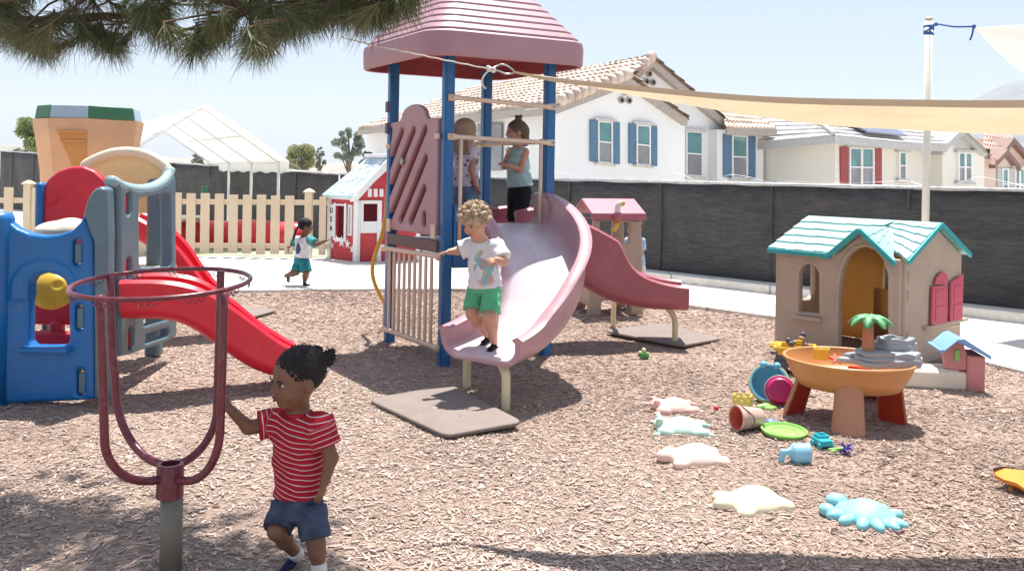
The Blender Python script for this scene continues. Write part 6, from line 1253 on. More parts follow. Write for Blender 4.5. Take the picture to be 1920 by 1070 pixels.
def tee(J, M, sz, hem, wc, wh, sleeve=.75, wr=.0034, neck_r=.046, thick=.053, flare=.060):
    lat, fw, up = M.T; top = (J['rs']+J['ls'])/2+up*.012*sz
    p = [CC(hem, J['chest']+up*.02*sz, (wh[0]*sz, wh[1]*sz), (wc[0]*sz, wc[1]*sz), lat, k=.02*sz, wr=wr), CC(J['chest']-up*.01*sz, top+up*.02*sz, (wc[0]*sz, wc[1]*sz), (.085*sz, .052*sz), lat, k=.02*sz, wr=wr*.6), RC(J['rs']*.88+J['ls']*.12, J['ls']*.88+J['rs']*.12, .046*sz, k=.02*sz)]
    for s in 'lr':
        if sleeve < .2: continue
        a, e = J[s+'s'], J[s+'e']; d = e-a; p.append(CC(a-nrm(d)*.02*sz, a+d*sleeve, thick*sz, flare*sz, k=.022*sz, wr=wr))
        p.append(EL(a, .052*sz, k=.02*sz))
    p.append(CC(J['neck']-up*.005*sz, J['neck']+up*.2*sz, neck_r*sz, neck_r*sz*1.3, lat, k=.006, op='s')); return p
def shorts(J, M, sz, waist, frac=.8, r0=.072, r1=.078, w=(.098,.082), wr=.002):
    lat, fw, up = M.T; p = [CC(J['pel']-up*.03*sz, waist, (w[0]*1.02*sz, w[1]*sz), (w[0]*sz, w[1]*.95*sz), lat, k=.03*sz, wr=wr*.7), EL(J['pel']-up*.02*sz, V3(w[0],w[1],.06)*sz, M, k=.03*sz)]
    for s in 'lr': h, k_ = J[s+'h'], J[s+'k']; p.append(CC(h+up*.02*sz, h+(k_-h)*frac, r0*sz, r1*sz, k=.007*sz, wr=wr))
    return p
def PJ(d, Y0): return {k: P(x, y, Y0+dy) for k, (x, y, dy) in d.items()}
# ---------------------------------------------------------------- toddler in the striped shirt
Y0 = 3.46
J = PJ(dict(head=(556,708,0),neck=(562,772,.02),chest=(557,820,.03),pel=(560,945,.03),rs=(517,792,.06),ls=(600,796,-.03),re=(466,801,.02),rw=(433,768,-.03),le=(621,858,-.04),lw=(609,903,-.07),
            rh=(536,955,.05),rk=(519,995,-.03),ra=(556,1038,.12),lh=(584,958,0),lk=(592,1014,-.05),la=(599,1070,-.06)), Y0)
kid = thing('person', V3(J['la'][0],J['la'][1],0), 'toddler with dark tied hair in red striped shirt and denim shorts holding the hoop stand', 'child')
SKD = skin('brown_skin', (.17,.080,.045)); hp_, H, HM = head(J['head'], (-.76,-.64,-.14), (.05,-.05,1), .236)
pr, M = bodyprims(J, 1.0, (.034,.027,.019), (.047,.034,.031,.020)); pr += hp_
pr += hand(J['rw'], P(414,748,Y0+.0)-J['rw'], (.2,-.9,.1), .088, .75, -1); pr += hand(J['lw'], P(597,940,Y0-.09)-J['lw'], (-.8,.3,0), .092, .35, 1)
blob('body', pr, .0042, SKD, kid); M_BHAIR = hairmat('black_hair', (.007,.006,.006), (.020,.016,.015), (30,30,30)); face_bits(kid, H, HM, .232, M_BHAIR, skin('lip_dark', (.13,.045,.035)))
s = .232; wob = lambda f0: (lambda X, Y, Z: f0(X, Y, Z)+.0025*np.sin(X*210)*np.sin(Y*190+1)*np.sin(Z*200)+.0012*np.sin(X*420+Z*300))
def fuzz(hair, H, M, s, n, mat, ln, c0=(0,-.08,.12), rad=(.38,.46,.42), curl=1.0, seed=1, keep=lambda d: d[1] < .45 and d[2] > -.5):
    """single stray hairs standing off the scalp"""
    rr = random.Random(seed); b = MB(); k = 0
    while k < n:
        d = nrm((rr.gauss(0,1), rr.gauss(-.2,1), rr.gauss(.3,1)))
        if not keep(d): continue
        k += 1; q = H(c0[0]+d[0]*rad[0], c0[1]+d[1]*rad[1], c0[2]+d[2]*rad[2]); t1 = nrm(np.cross(d, (rr.gauss(0,1), rr.gauss(0,1), rr.gauss(0,1)))); o_ = M@d; t1 = M@t1; t2 = np.cross(o_, t1); L = ln*rr.uniform(.5,1.4); ph = rr.random()*6; pts = []
        for j in range(6):
            f = j/5; a = ph+f*5*curl; pts.append(q+o_*L*f*(.75 if curl > .5 else .4)+t1*L*(.25*curl*math.cos(a)+.7*(1-curl)*f)+t2*L*.25*curl*math.sin(a))
        b.tube(pts, [.0011,.0011,.001,.0009,.0008,.0004], 4, caps=False)
    return b.obj('stray_hair', mat, hair, smooth=True)
def hairwrap(prs): return [(wob(f), a-.004, b+.004, op, k) if op == 'u' else (f, a, b, op, k) for f, a, b, op, k in prs]
blob('hair', hairwrap([EL(H(0,-.09,.12), V3(.378,.455,.42)*s, HM), EL(H(0,.62,-.16), V3(.60,.50,.44)*s, HM, op='s', k=.02), EL(H(.42,.12,-.22), V3(.22,.25,.26)*s, HM, op='s', k=.015), EL(H(-.42,.12,-.22), V3(.22,.25,.26)*s, HM, op='s', k=.015), EL(H(0,-.2,-.62), V3(.5,.5,.32)*s, HM, op='s', k=.01),
     EL(H(.16,-.42,.24), V3(.10,.10,.09)*s, HM, k=.02), EL(H(.18,-.52,.28), V3(.10,.11,.10)*s, HM, k=.012), EL(H(.14,-.60,.26), V3(.07,.07,.07)*s, HM, k=.012), EL(H(.20,-.54,.19), V3(.06,.06,.08)*s, HM, k=.012), EL(H(.19,-.58,.35), V3(.05,.05,.06)*s, HM, k=.01), EL(H(-.16,-.42,.24), V3(.10,.10,.09)*s, HM, k=.02), EL(H(-.20,-.52,.28), V3(.10,.10,.10)*s, HM, k=.012)]), .0042, M_BHAIR, kid); fuzz(kid.children[-1], H, HM, s, 110, M_BHAIR, .016, curl=.7, seed=3); fuzz(kid.children[-1], H, HM, s, 90, M_BHAIR, .022, (.17,-.53,.28), (.09,.09,.09), .6, 5, lambda d: True)
b = MB(); b.lathe([(.018,-.004),(.022,0),(.018,.004),(.014,0)], H(.17,-.455,.255), 16, axis(HM@V3(.05,-.95,.3)), closed=True); b.obj('hair_tie', flat('white_band', (.6,.6,.62), .6), kid, smooth=True)
def m_stripe():
    m, t, b, o = nodes('red_striped_jersey'); at = t.nodes.new('ShaderNodeAttribute'); at.attribute_name = 'sv'; cv = coord(t)
    n = N(t, 'TexNoise', Scale=14, Detail=3); t.links.new(cv, n.inputs[0]); ad = t.nodes.new('ShaderNodeMath'); ad.operation = 'MULTIPLY_ADD'; ad.inputs[1].default_value = .006
    t.links.new(n.outputs[0], ad.inputs[0]); t.links.new(at.outputs['Fac'], ad.inputs[2]); dv = t.nodes.new('ShaderNodeMath'); dv.operation = 'DIVIDE'; dv.inputs[1].default_value = .0205; t.links.new(ad.outputs[0], dv.inputs[0])
    fr_ = t.nodes.new('ShaderNodeMath'); fr_.operation = 'FRACT'; t.links.new(dv.outputs[0], fr_.inputs[0])
    r = ramp(t, fr_.outputs[0], [(0, (.36,.012,.026)), (.77, (.36,.012,.026)), (.81, (.58,.46,.46)), (.94, (.58,.46,.46)), (.98, (.36,.012,.026))]); n2 = N(t, 'TexNoise', Scale=25, Detail=4); t.links.new(cv, n2.inputs[0])
    mx = t.nodes.new('ShaderNodeMixRGB'); mx.blend_type = 'MULTIPLY'; mx.inputs[0].default_value = .5; t.links.new(r.outputs[0], mx.inputs[1]); t.links.new(ramp(t, n2.outputs[0], [(.3, (.7,.7,.7)), (.7, (1.1,1.1,1.1))]).outputs[0], mx.inputs[2])
    t.links.new(mx.outputs[0], b.inputs[0]); b.inputs['Roughness'].default_value = .85; b.inputs['Specular IOR Level'].default_value = .2
    bp = N(t, 'Bump', Strength=.4, Distance=.006); t.links.new(n2.outputs[0], bp.inputs['Height']); t.links.new(bp.outputs[0], b.inputs['Normal']); return m
hem = P(563,924,Y0+.03); lat, fw, up = M.T; Jk = dict(J)
def sv(V):
    best = (V-hem)@nrm(up*.95+lat*.05)+.012*np.sin(((V-hem)@lat)*18); 
    for s_ in 'lr':
        a, e = Jk[s_+'s'], Jk[s_+'e']; d = nrm(e-a); tt_ = (V-a)@d; rad = np.linalg.norm((V-a)-tt_[:, None]*d, axis=1); side = (V-a)@(lat if s_ == 'l' else -lat)
        best = np.where((rad < .075) & (tt_ > .004) & (side > -.012+.3*np.maximum(0, -((V-a)@up)-.05)), .5-tt_, best)
    return best
blob('shirt', tee(J, M, 1.0, hem, (.106,.084), (.106,.092), .62), .0042, m_stripe(), kid, attr={'sv': sv})

b = MB(); nc_ = J['neck']-up*.014+nrm(J['head']-J['neck'])*.006; b.lathe([(.047,-.012),(.0535,-.010),(.0545,.006),(.050,.011),(.046,.006)], nc_, 28, np.column_stack((lat, fw, up)), closed=True, squash=.92); b.obj('collar', cloth('red_rib', (.38,.015,.03)), kid, smooth=True)
blob('shorts', shorts(J, M, 1.0, P(562,918,Y0+.03), .92, .059, .060, (.094,.080), wr=.003), .0042, cloth('faded_denim', (.045,.062,.10), .45, 14), kid)
M_NAVY = cloth('navy_canvas', (.02,.03,.07)); M_SOLE = flat('white_rubber', (.62,.60,.58), .6); M_SOCK = cloth('white_sock', (.62,.60,.58))
rtd = P(528,1078,Y0+.0)-J['ra']; shoe('shoe', J['ra'], rtd, .075, M_NAVY, kid, flat('dark_rubber', (.12,.03,.04), .6), (.5,.3,.8)); shoe('shoe', J['la'], (-.55,-.8,0), .072, M_NAVY, kid, M_SOLE)
for s_ in 'rl': a = J[s_+'a']; d = nrm(J[s_+'k']-a); blob('sock', [CC(a-d*.012, a+d*.030, .030, .031, k=.004)], .004, M_SOCK, kid)
# ---------------------------------------------------------------- boy on the curved slide
Y0 = 6.30
J = PJ(dict(head=(890,416,0),neck=(904,449,.03),chest=(906,478,.04),pel=(908,535,.04),rs=(882,462,.10),ls=(930,463,-.04),re=(858,470,.10),rw=(842,472,.06),le=(944,490,-.12),lw=(930,487,-.19),
            rh=(893,545,.09),rk=(886,588,-.01),ra=(914,628,.09),lh=(924,546,.0),lk=(918,594,-.10),la=(926,640,-.06)), Y0)
boy = thing('person', V3(J['la'][0],J['la'][1],.33), 'boy with blond curls and green shorts standing on the curved slide', 'child')
SKL = skin('fair_skin', (.52,.28,.19)); S = 1.12; hp_, H, HM = head(J['head'], (-.55,-.72,-.42), (-.25,-.2,1), .225)
pr, M = bodyprims(J, S); pr += hp_+hand(J['rw'], P(829,474,Y0+.04)-J['rw'], (0,-.2,-1), .105, .6, -1)+hand(J['lw'], P(920,489,Y0-.22)-J['lw'], (-.3,.6,-.6), .10, .8, 1)
blob('body', pr, .0055, SKL, boy); s = .225; rr = random.Random(4); cu = [EL(H(0,-.06,.13), V3(.40,.46,.40)*s, HM, k=.02)]
for i in range(300):
    d = nrm((rr.gauss(0,1), rr.gauss(-.25,1), rr.gauss(.35,1)))
    if d[2] < -.45 or (d[1] > .45 and d[2] < .25): continue
    e_ = rr.uniform(.95,1.22); c = H(d[0]*.42*e_, -.06+d[1]*.47*e_, .13+d[2]*.43*e_); cu.append(EL(c, V3(.06,.06,.05)*s*rr.uniform(.5,1.5), k=.004))
cu.append(EL(H(0,.58,-.24), V3(.40,.38,.34)*s, HM, op='s', k=.01))
blob('hair', cu, .0055, hairmat('blond_curls', (.22,.15,.09), (.64,.50,.34), (22,22,22)), boy); fuzz(boy.children[-1], H, HM, s, 650, boy.children[-1].data.materials[0], .035, (0,-.06,.14), (.43,.49,.44), 1.0, 6, lambda d: not (d[1] > .4 and d[2] < .15) and d[2] > -.5); face_bits(boy, H, HM, s, flat('brow_brown', (.25,.15,.08), .7), skin('lip_pink', (.42,.14,.12)), flat('grey_iris', (.06,.07,.08), .2))
def m_print(c, f, u, l, rad):
    """white cotton with a faded pastel print in soft patches on the chest"""
    m, t, b, o = nodes('white_printed_cotton'); at = t.nodes.new('ShaderNodeAttribute'); at.attribute_name = 'pr'; cv = coord(t)
    v = N(t, 'TexVoronoi', Scale=17); n = N(t, 'TexNoise', Scale=9, Detail=2); t.links.new(cv, n.inputs[0]); mxv = t.nodes.new('ShaderNodeMixRGB'); mxv.inputs[0].default_value = .12; t.links.new(cv, mxv.inputs[1]); t.links.new(n.outputs['Color'], mxv.inputs[2]); t.links.new(mxv.outputs[0], v.inputs[0])
    sp = t.nodes.new('ShaderNodeSeparateColor'); t.links.new(v.outputs['Color'], sp.inputs[0])
    r = ramp(t, sp.outputs[0], [(0, (.66,.66,.70)), (.32, (.66,.66,.70)), (.33, (.20,.42,.46)), (.5, (.20,.42,.46)), (.51, (.58,.30,.24)), (.7, (.58,.30,.24)), (.71, (.30,.30,.32)), (.8, (.30,.30,.32)), (.81, (.36,.46,.26)), (1, (.36,.46,.26))], 'CONSTANT')
    mx = t.nodes.new('ShaderNodeMixRGB'); mx.inputs[1].default_value = (.68,.68,.71,1); t.links.new(at.outputs['Fac'], mx.inputs[0]); t.links.new(r.outputs[0], mx.inputs[2]); t.links.new(mx.outputs[0], b.inputs[0]); b.inputs['Roughness'].default_value = .85
    n2 = N(t, 'TexNoise', Scale=20, Detail=4); t.links.new(cv, n2.inputs[0]); bp = N(t, 'Bump', Strength=.4, Distance=.008); t.links.new(n2.outputs[0], bp.inputs['Height']); t.links.new(bp.outputs[0], b.inputs['Normal']); return m
lat, fw, up = M.T; hem = P(910,538,Y0+.04); pc_ = P(912,500,Y0-.06); fwd = fw if fw[1] < 0 else -fw
def prf(V): x, z = (V-pc_)@lat, (V-pc_)@up; y = (V-J['chest'])@fwd; return np.clip(1.2-np.hypot(x/.085, z/.125), 0, .25)*4*(y > .0)*.9
blob('shirt', tee(J, M, S, hem, (.103,.085), (.118,.098), .80, thick=.056, flare=.062), .0055, m_print(0,0,0,0,0), boy, attr={'pr': prf})
blob('shorts', shorts(J, M, S, P(908,528,Y0+.04), .84, .058, .067, (.100,.084), wr=.003), .0055, cloth('green_cotton', (.11,.42,.22), .15), boy)
M_BLK = cloth('black_canvas', (.012,.012,.014)); shoe('shoe', J['ra'], (-.5,-.8,-.2), .085, M_BLK, boy, flat('grey_sole', (.4,.4,.4), .6)); shoe('shoe', J['la'], (-.4,-.85,-.15), .085, M_BLK, boy, flat('grey_sole', (.4,.4,.4), .6))
# ---------------------------------------------------------------- girls on the deck
def girl(name_label, Y0, jd, S, f, hairm, shirtm, legm, skinm, hs, hairp, sleeve, shirt_hem, legs, attr=None, hd=((0,0),(0,0)), sl=True):
    J = PJ(jd, Y0); g_ = thing('person', V3(J['pel'][0],J['pel'][1],.985), name_label, 'child'); hp_, H, HM = head(J['head'], f, (0,0,1), hs); pr, M = bodyprims(J, S); pr += hp_
    for s_, (dx, dy) in zip('lr', hd): w_ = J[s_+'w']; e_ = J[s_+'e']; pr += hand(w_, w_-e_, (f[0], f[1], -.2), .10*S, .5, 1 if s_ == 'l' else -1)
    blob('body', pr, .006, skinm, g_); face_bits(g_, H, HM, hs, flat('brow_brown', (.2,.12,.07), .7), skin('lip_pink', (.42,.14,.12))); blob('hair', hairp(H, HM, hs), .006, hairm, g_)
    t_ = tee(J, M, S, P(*shirt_hem, Y0), (.104,.085), (.118,.10), sleeve, thick=.050, flare=.055) ; blob('shirt', t_, .006, shirtm, g_)
    lat, fw, up = M.T; lp = [EL(J['pel'], V3(.098,.086,.085)*S, M, k=.03)]
    for s_ in 'lr': lp += [RC(J[s_+'h'], J[s_+'k'], .068*S, .050*S, k=.02), RC(J[s_+'k'], J[s_+'a'], .049*S, .036*S, k=.02)]
    blob(legs, lp, .006, legm, g_)
    for s_ in 'lr': shoe('shoe', J[s_+'a'], (f[0], f[1], 0), .08, M_BLK, g_, M_SOLE)
    return g_
def m_floral():
    m, t, b, o = nodes('white_floral_cotton'); cv = coord(t); v = N(t, 'TexVoronoi', Scale=19); t.links.new(cv, v.inputs[0]); n = N(t, 'TexNoise', Scale=30, Detail=4); t.links.new(cv, n.inputs[0]); ml = t.nodes.new('ShaderNodeMath'); ml.operation = 'MULTIPLY_ADD'; ml.inputs[1].default_value = .45; t.links.new(n.outputs[0], ml.inputs[0]); t.links.new(v.outputs['Distance'], ml.inputs[2])
    t.links.new(ramp(t, ml.outputs[0], [(0, (.14,.06,.14)), (.44, (.16,.07,.16)), (.47, (.40,.22,.32)), (.52, (.66,.64,.72)), (1, (.68,.66,.74))]).outputs[0], b.inputs[0]); b.inputs['Roughness'].default_value = .85; return m
deck_y = lambda Y: 325+(CAMH-1.07)*FPX/Y
ya = deck_y(8.2)
def hair1(H, M, s): return hairwrap([EL(H(0,-.09,.12), V3(.40,.48,.42)*s, M), EL(H(0,.62,-.2), V3(.40,.40,.5)*s, M, op='s', k=.02), RC(H(0,-.28,.0), H(0,-.32,-.75), .36*s, .27*s, k=.05)]+[RC(H(x,-.25,-.1), H(x*1.25,-.18,-.95-.1*math.sin(x*20)), .13*s, .055*s, k=.02) for x in (-.34,-.2,0,.2,.34)])
girl('girl with long blond hair in floral white shirt standing at the tower front rail', 8.2, dict(head=(876,246,0),neck=(874,274,0),chest=(874,298,.0),pel=(872,352,.0),rs=(888,284,-.05),ls=(859,284,.06),re=(884,318,-.10),rw=(892,347,-.14),le=(857,316,.10),lw=(862,344,.10),rh=(881,362,-.02),rk=(882,405,-.03),ra=(882,ya,-.02),lh=(864,362,.03),lk=(864,405,.03),la=(864,ya,.03)), 1.12, (.75,.62,-.05),
     hairmat('blond_long_hair', (.26,.18,.12), (.60,.45,.32), (60,60,5)), m_floral(), cloth('light_denim', (.16,.25,.36), .3, 14), SKL, .225, hair1, .45, (873,350), 'jeans')
def hair2(H, M, s): return hairwrap([EL(H(0,-.09,.12), V3(.385,.46,.42)*s, M), EL(H(0,.60,-.2), V3(.42,.44,.50)*s, M, op='s', k=.02), RC(H(.0,-.3,.0), H(0,-.36,-.42), .30*s, .22*s, k=.03), EL(H(0,-.16,.58), V3(.13,.14,.13)*s, M, k=.02), EL(H(.04,-.26,.66), V3(.08,.08,.08)*s, M, k=.012), EL(H(-.05,-.08,.68), V3(.06,.07,.06)*s, M, k=.012)])
girl('girl with brown top bun in pale teal top and black leggings', 8.28, dict(head=(967,248,0),neck=(972,276,0),chest=(970,300,.0),pel=(974,352,.0),ls=(984,286,-.06),rs=(958,286,.06),le=(976,318,-.12),lw=(952,310,-.18),re=(946,312,.02),rw=(952,290,-.06),lh=(982,362,-.03),lk=(977,405,-.04),la=(979,ya,-.04),rh=(966,362,.03),rk=(962,405,.03),ra=(964,ya,.03)), 1.12, (-.93,-.30,-.08),
     hairmat('brown_hair', (.06,.04,.03), (.20,.14,.10), (60,60,8)), cloth('pale_teal_cotton', (.34,.52,.52), .1), cloth('black_leggings', (.012,.012,.015), .2), SKL, .22, hair2, .10, (975,350), 'leggings')
# ---------------------------------------------------------------- running child on the concrete
Y0 = 12.0
J = PJ(dict(head=(574,424,0),neck=(571,444,.0),chest=(569,458,0),pel=(566,487,0),rs=(581,450,-.08),ls=(558,450,.08),re=(595,458,-.20),rw=(612,451,-.24),le=(547,458,.10),lw=(541,463,.0),rh=(571,491,-.05),rk=(574,511,-.10),ra=(571,529,-.03),lh=(562,491,.05),lk=(556,510,-.02),la=(536,517,.0)), Y0)
run = thing('person', V3(J['ra'][0],J['ra'][1],.028), 'child with dark braids in white and teal shirt running on the concrete', 'child'); S = 1.06
hp_, H, HM = head(J['head'], (.93,.25,-.12), (.1,0,1), .215); pr, M = bodyprims(J, S); pr += hp_+hand(J['rw'], J['rw']-J['re'], (0,0,-1), .10, .3, -1)+hand(J['lw'], V3(-.1,0,-.5), (.8,.2,0), .10, .6, 1)
blob('body', pr, .006, SKD, run); face_bits(run, H, HM, .215, M_BHAIR); s = .215
rr = random.Random(8); hr = [EL(H(0,-.09,.12), V3(.39,.47,.42)*s, HM), EL(H(0,.62,-.16), V3(.50,.46,.46)*s, HM, op='s', k=.02)]
for i in range(16):
    x = -.36+.72*i/15; q0, q1, q2 = H(x,-.42,.05), H(x*1.2,-.58-.06*rr.random(),-.35), H(x*1.25+rr.uniform(-.08,.08),-.62-.1*rr.random(),-.75-.25*rr.random()); hr += [RC(q0, q1, .045*s, .045*s, k=.004), RC(q1, q2, .045*s, .032*s, k=.004)]
blob('hair', hr, .006, M_BHAIR, run)
lat, fw, up = M.T; hem = P(566,482,Y0); Jr = dict(J); bc_ = P(563,466,Y0-.05)
def zone(V):
    z = np.zeros(len(V))
    for s_ in 'lr':
        a, e = Jr[s_+'s'], Jr[s_+'e']; z = np.where(((V-a)@nrm(e-a) > -.012) & ((V-a)@(lat if s_ == 'l' else -lat) > -.012), .5, z)
    x, q = (V-bc_)@lat, (V-bc_)@up; return np.where((np.hypot(x/.045, q/.075) < 1) & (z < .2), 1.0, z)
m, t, b_, o_ = nodes('raglan_cotton'); at = t.nodes.new('ShaderNodeAttribute'); at.attribute_name = 'zn'; t.links.new(ramp(t, at.outputs['Fac'], [(0, (.68,.68,.72)), (.25, (.04,.24,.27)), (.75, (.05,.07,.12))], 'CONSTANT').outputs[0], b_.inputs[0]); b_.inputs['Roughness'].default_value = .85
blob('shirt', tee(J, M, S, hem, (.106,.086), (.118,.098), .75), .006, m, run, attr={'zn': zone})
blob('shorts', shorts(J, M, S, P(566,478,Y0), .9, .066, .078, (.10,.085)), .006, cloth('teal_cotton', (.02,.20,.22), .2), run)
shoe('shoe', J['ra'], (.95,-.2,-.0), .09, M_BLK, run, M_SOLE); shoe('shoe', J['la'], (-.1,0,-1), .09, M_BLK, run, M_SOLE, (-1,0,.1))
# ---------------------------------------------------------------- child mostly hidden behind the cabin
Y0 = 10.75
J = PJ(dict(head=(1190,428,0),neck=(1190,446,0),chest=(1191,462,0),pel=(1192,500,0),ls=(1202,452,-.03),rs=(1178,452,.03),le=(1203,474,-.05),lw=(1196,492,-.12),re=(1177,474,0),rw=(1180,492,-.08),lh=(1198,508,0),lk=(1199,538,-.03),la=(1199,568,0),rh=(1186,508,0),rk=(1186,538,-.03),ra=(1186,568,0)), Y0)
hid = thing('person', V3(J['la'][0],J['la'][1],.028), 'child in pale blue shirt half hidden behind the tan cabin', 'child'); hp_, H, HM = head(J['head'], (-.9,-.3,0), (0,0,1), .21); pr, M = bodyprims(J, .98)
blob('body', pr+hp_+hand(J['lw'], V3(-.3,-.2,-.5), (-1,0,0), .09)+hand(J['rw'], V3(-.3,-.2,-.5), (-1,0,0), .09), .007, SKL, hid); face_bits(hid, H, HM, .21, M_BHAIR)
blob('hair', hairwrap([EL(H(0,-.09,.12), V3(.385,.46,.42)*.21, HM), EL(H(0,.6,-.2), V3(.44,.44,.5)*.21, HM, op='s', k=.02)]), .007, hairmat('brown_hair', (.06,.04,.03), (.20,.14,.10)), hid)
blob('shirt', tee(J, M, .98, P(1192,498,Y0), (.106,.088), (.12,.10), .7), .007, cloth('pale_blue_cotton', (.42,.55,.68)), hid); blob('shorts', shorts(J, M, .98, P(1192,496,Y0), .8, .08, .10, (.115,.10)), .007, cloth('white_cotton', (.68,.68,.70)), hid)
for s_ in 'lr': shoe('shoe', J[s_+'a'], (-.9,-.3,0), .08, M_BLK, hid, M_SOLE)
# ================================================================== PINE OVERHEAD
def m_needle():
    m, t, b, o = nodes('pine_needles'); at = t.nodes.new('ShaderNodeAttribute'); at.attribute_name = 'nv'
    r = ramp(t, at.outputs['Fac'], [(0, (.036,.052,.02)), (.45, (.095,.12,.045)), (.8, (.18,.19,.085)), (1, (.22,.145,.065))]); t.links.new(r.outputs[0], b.inputs[0]); b.inputs['Roughness'].default_value = .4
    tr = t.nodes.new('ShaderNodeBsdfTranslucent'); t.links.new(r.outputs[0], tr.inputs[0]); ms = t.nodes.new('ShaderNodeMixShader'); ms.inputs[0].default_value = .25; t.links.new(b.outputs[0], ms.inputs[1]); t.links.new(tr.outputs[0], ms.inputs[2]); t.links.new(ms.outputs[0], o.inputs[0]); return m
g = np.random.default_rng(11); tufts = []; twigs = MB()
low = [(-120,60),(0,92),(40,112),(90,128),(135,120),(165,96),(205,130),(225,138),(260,72),(300,92),(335,126),(372,134),(405,96),(440,100),(478,128),(505,118),(540,82),(580,66),(620,64),(660,70),(690,72),(725,66),(760,44),(800,14),(850,-40)]
lx = np.array([p[0] for p in low]); ly = np.array([p[1] for p in low])
for i in range(540):
    px = g.uniform(-260, 815); yl = np.interp(px, lx, ly); f = g.random()**.75; py = yl-38-(yl+190)*f
    if i < 150: py = yl-34-g.random()*22
    Yq = np.interp(px, (-200,300,800), (5.0,4.75,4.1))+g.normal()*.28; c = P(px, py, Yq); d = nrm((g.normal()*.65, g.normal()*.65, -.75+g.normal()*.35)); tufts.append((c, d, .9+.25*g.random()))
for i in range(300): tufts.append((P(g.uniform(-330,350), g.uniform(-340,-50), 4.75+g.normal()*.2), nrm((g.normal()*.7, g.normal()*.7, -.5+g.normal()*.4)), 1.0+.25*g.random()))
V_, Q_, A_ = [], [], []; k = 0
for c, d, s_ in tufts:
    n = 105; L = .15*s_*(.65+.5*g.random((n,1))); x, u, z = basis(d); th = g.uniform(0, 2*math.pi, (n,1)); ph_ = np.abs(g.normal(.55, .30, (n,1)))
    dd = np.cos(ph_)*d+np.sin(ph_)*(np.cos(th)*x+np.sin(th)*u); st = c-d*g.uniform(0, .10, (n,1)); w_ = np.cross(dd, g.normal(size=(n,3))); w_ /= np.linalg.norm(w_, axis=1)[:,None]; wd = .0013
    mid = st+dd*L*.55+np.array((0,0,-.004)); en = st+dd*L+np.array((0,0,-.02))*L/.15
    V_.append(np.stack([st-w_*wd, st+w_*wd, mid+w_*wd, mid-w_*wd, en+w_*wd*.3, en-w_*wd*.3], 1).reshape(-1,3)); b0 = k+np.arange(n)[:,None]*6; Q_.append(np.concatenate([b0+np.array((0,1,2,3)), b0+np.array((3,2,4,5))])); A_.append(np.repeat(np.clip(g.normal(.52,.14)+g.normal(0,.16,n), 0, .85 if g.random() < .93 else 1.0), 6)); k += n*6
me = fastmesh(np.concatenate(V_), np.concatenate(Q_), False); a = me.attributes.new('nv', 'FLOAT', 'POINT'); a.data.foreach_set('value', np.concatenate(A_).astype(np.float32))
tb0 = V3(-4.6,4.9,0); pine = thing('pine_tree', tb0, 'pine tree whose long needled branches hang over the top left', 'tree')
link('needles', me, m_needle(), pine)
tr = MB(); tr.tube(curve([tb0-V3(0,0,.1), tb0+V3(.05,0,1.4), tb0+V3(.0,.05,3.2), tb0+V3(.1,.1,6)], 16), list(np.linspace(.22,.07,17)), 12); tr.obj('trunk', M_BARK, pine, smooth=True)
mains = [curve([tb0+V3(0,0,2.6), P(-200,-60,5.0), P(150,-20,4.85), P(450,-45,4.6), P(790,-20,4.15)], 30), curve([tb0+V3(0,0,2.8), P(-150,20,4.8), P(40,40,4.9), P(230,30,4.95), P(330,60,4.8)], 24), curve([P(330,-40,4.75), P(480,20,4.6), P(600,-5,4.45), P(700,10,4.25)], 16)]
br = MB()
for m_ in mains: br.tube(m_, list(np.linspace(.045,.010,len(m_))), 8)
mp = np.concatenate([np.array(m_) for m_ in mains])
for c, d, s_ in tufts:
    j = np.argmin(np.linalg.norm(mp-c, axis=1)); q_ = mp[j]; br.tube([q_, (q_+c)/2+V3(0,0,.03), c-d*.10, c], [.008,.006,.005,.003], 5)
br.obj('branches', flat('pine_bark', (.15,.095,.06), .9, scale=12), pine, smooth=True)
# ================================================================== LOOSE WOOD CHIPS
def m_chip():
    m, t, b, o = nodes('wood_chips'); at = t.nodes.new('ShaderNodeAttribute'); at.attribute_name = 'cv'; cv = coord(t, (1,1,1)); n = N(t, 'TexNoise', Scale=70, Detail=4); t.links.new(cv, n.inputs[0])
    r = ramp(t, at.outputs['Fac'], [(0, (.16,.105,.083)), (.2, (.31,.222,.178)), (.5, (.45,.342,.285)), (.75, (.53,.415,.35)), (1, (.65,.535,.455))]); mx = t.nodes.new('ShaderNodeMixRGB'); mx.blend_type = 'MULTIPLY'; mx.inputs[0].default_value = .7
    t.links.new(r.outputs[0], mx.inputs[1]); t.links.new(ramp(t, n.outputs[0], [(.3, (.72,.70,.68)), (.65, (1.1,1.1,1.1))]).outputs[0], mx.inputs[2]); t.links.new(mx.outputs[0], b.inputs[0]); b.inputs['Roughness'].default_value = .9; b.inputs['Specular IOR Level'].default_value = .25; return m
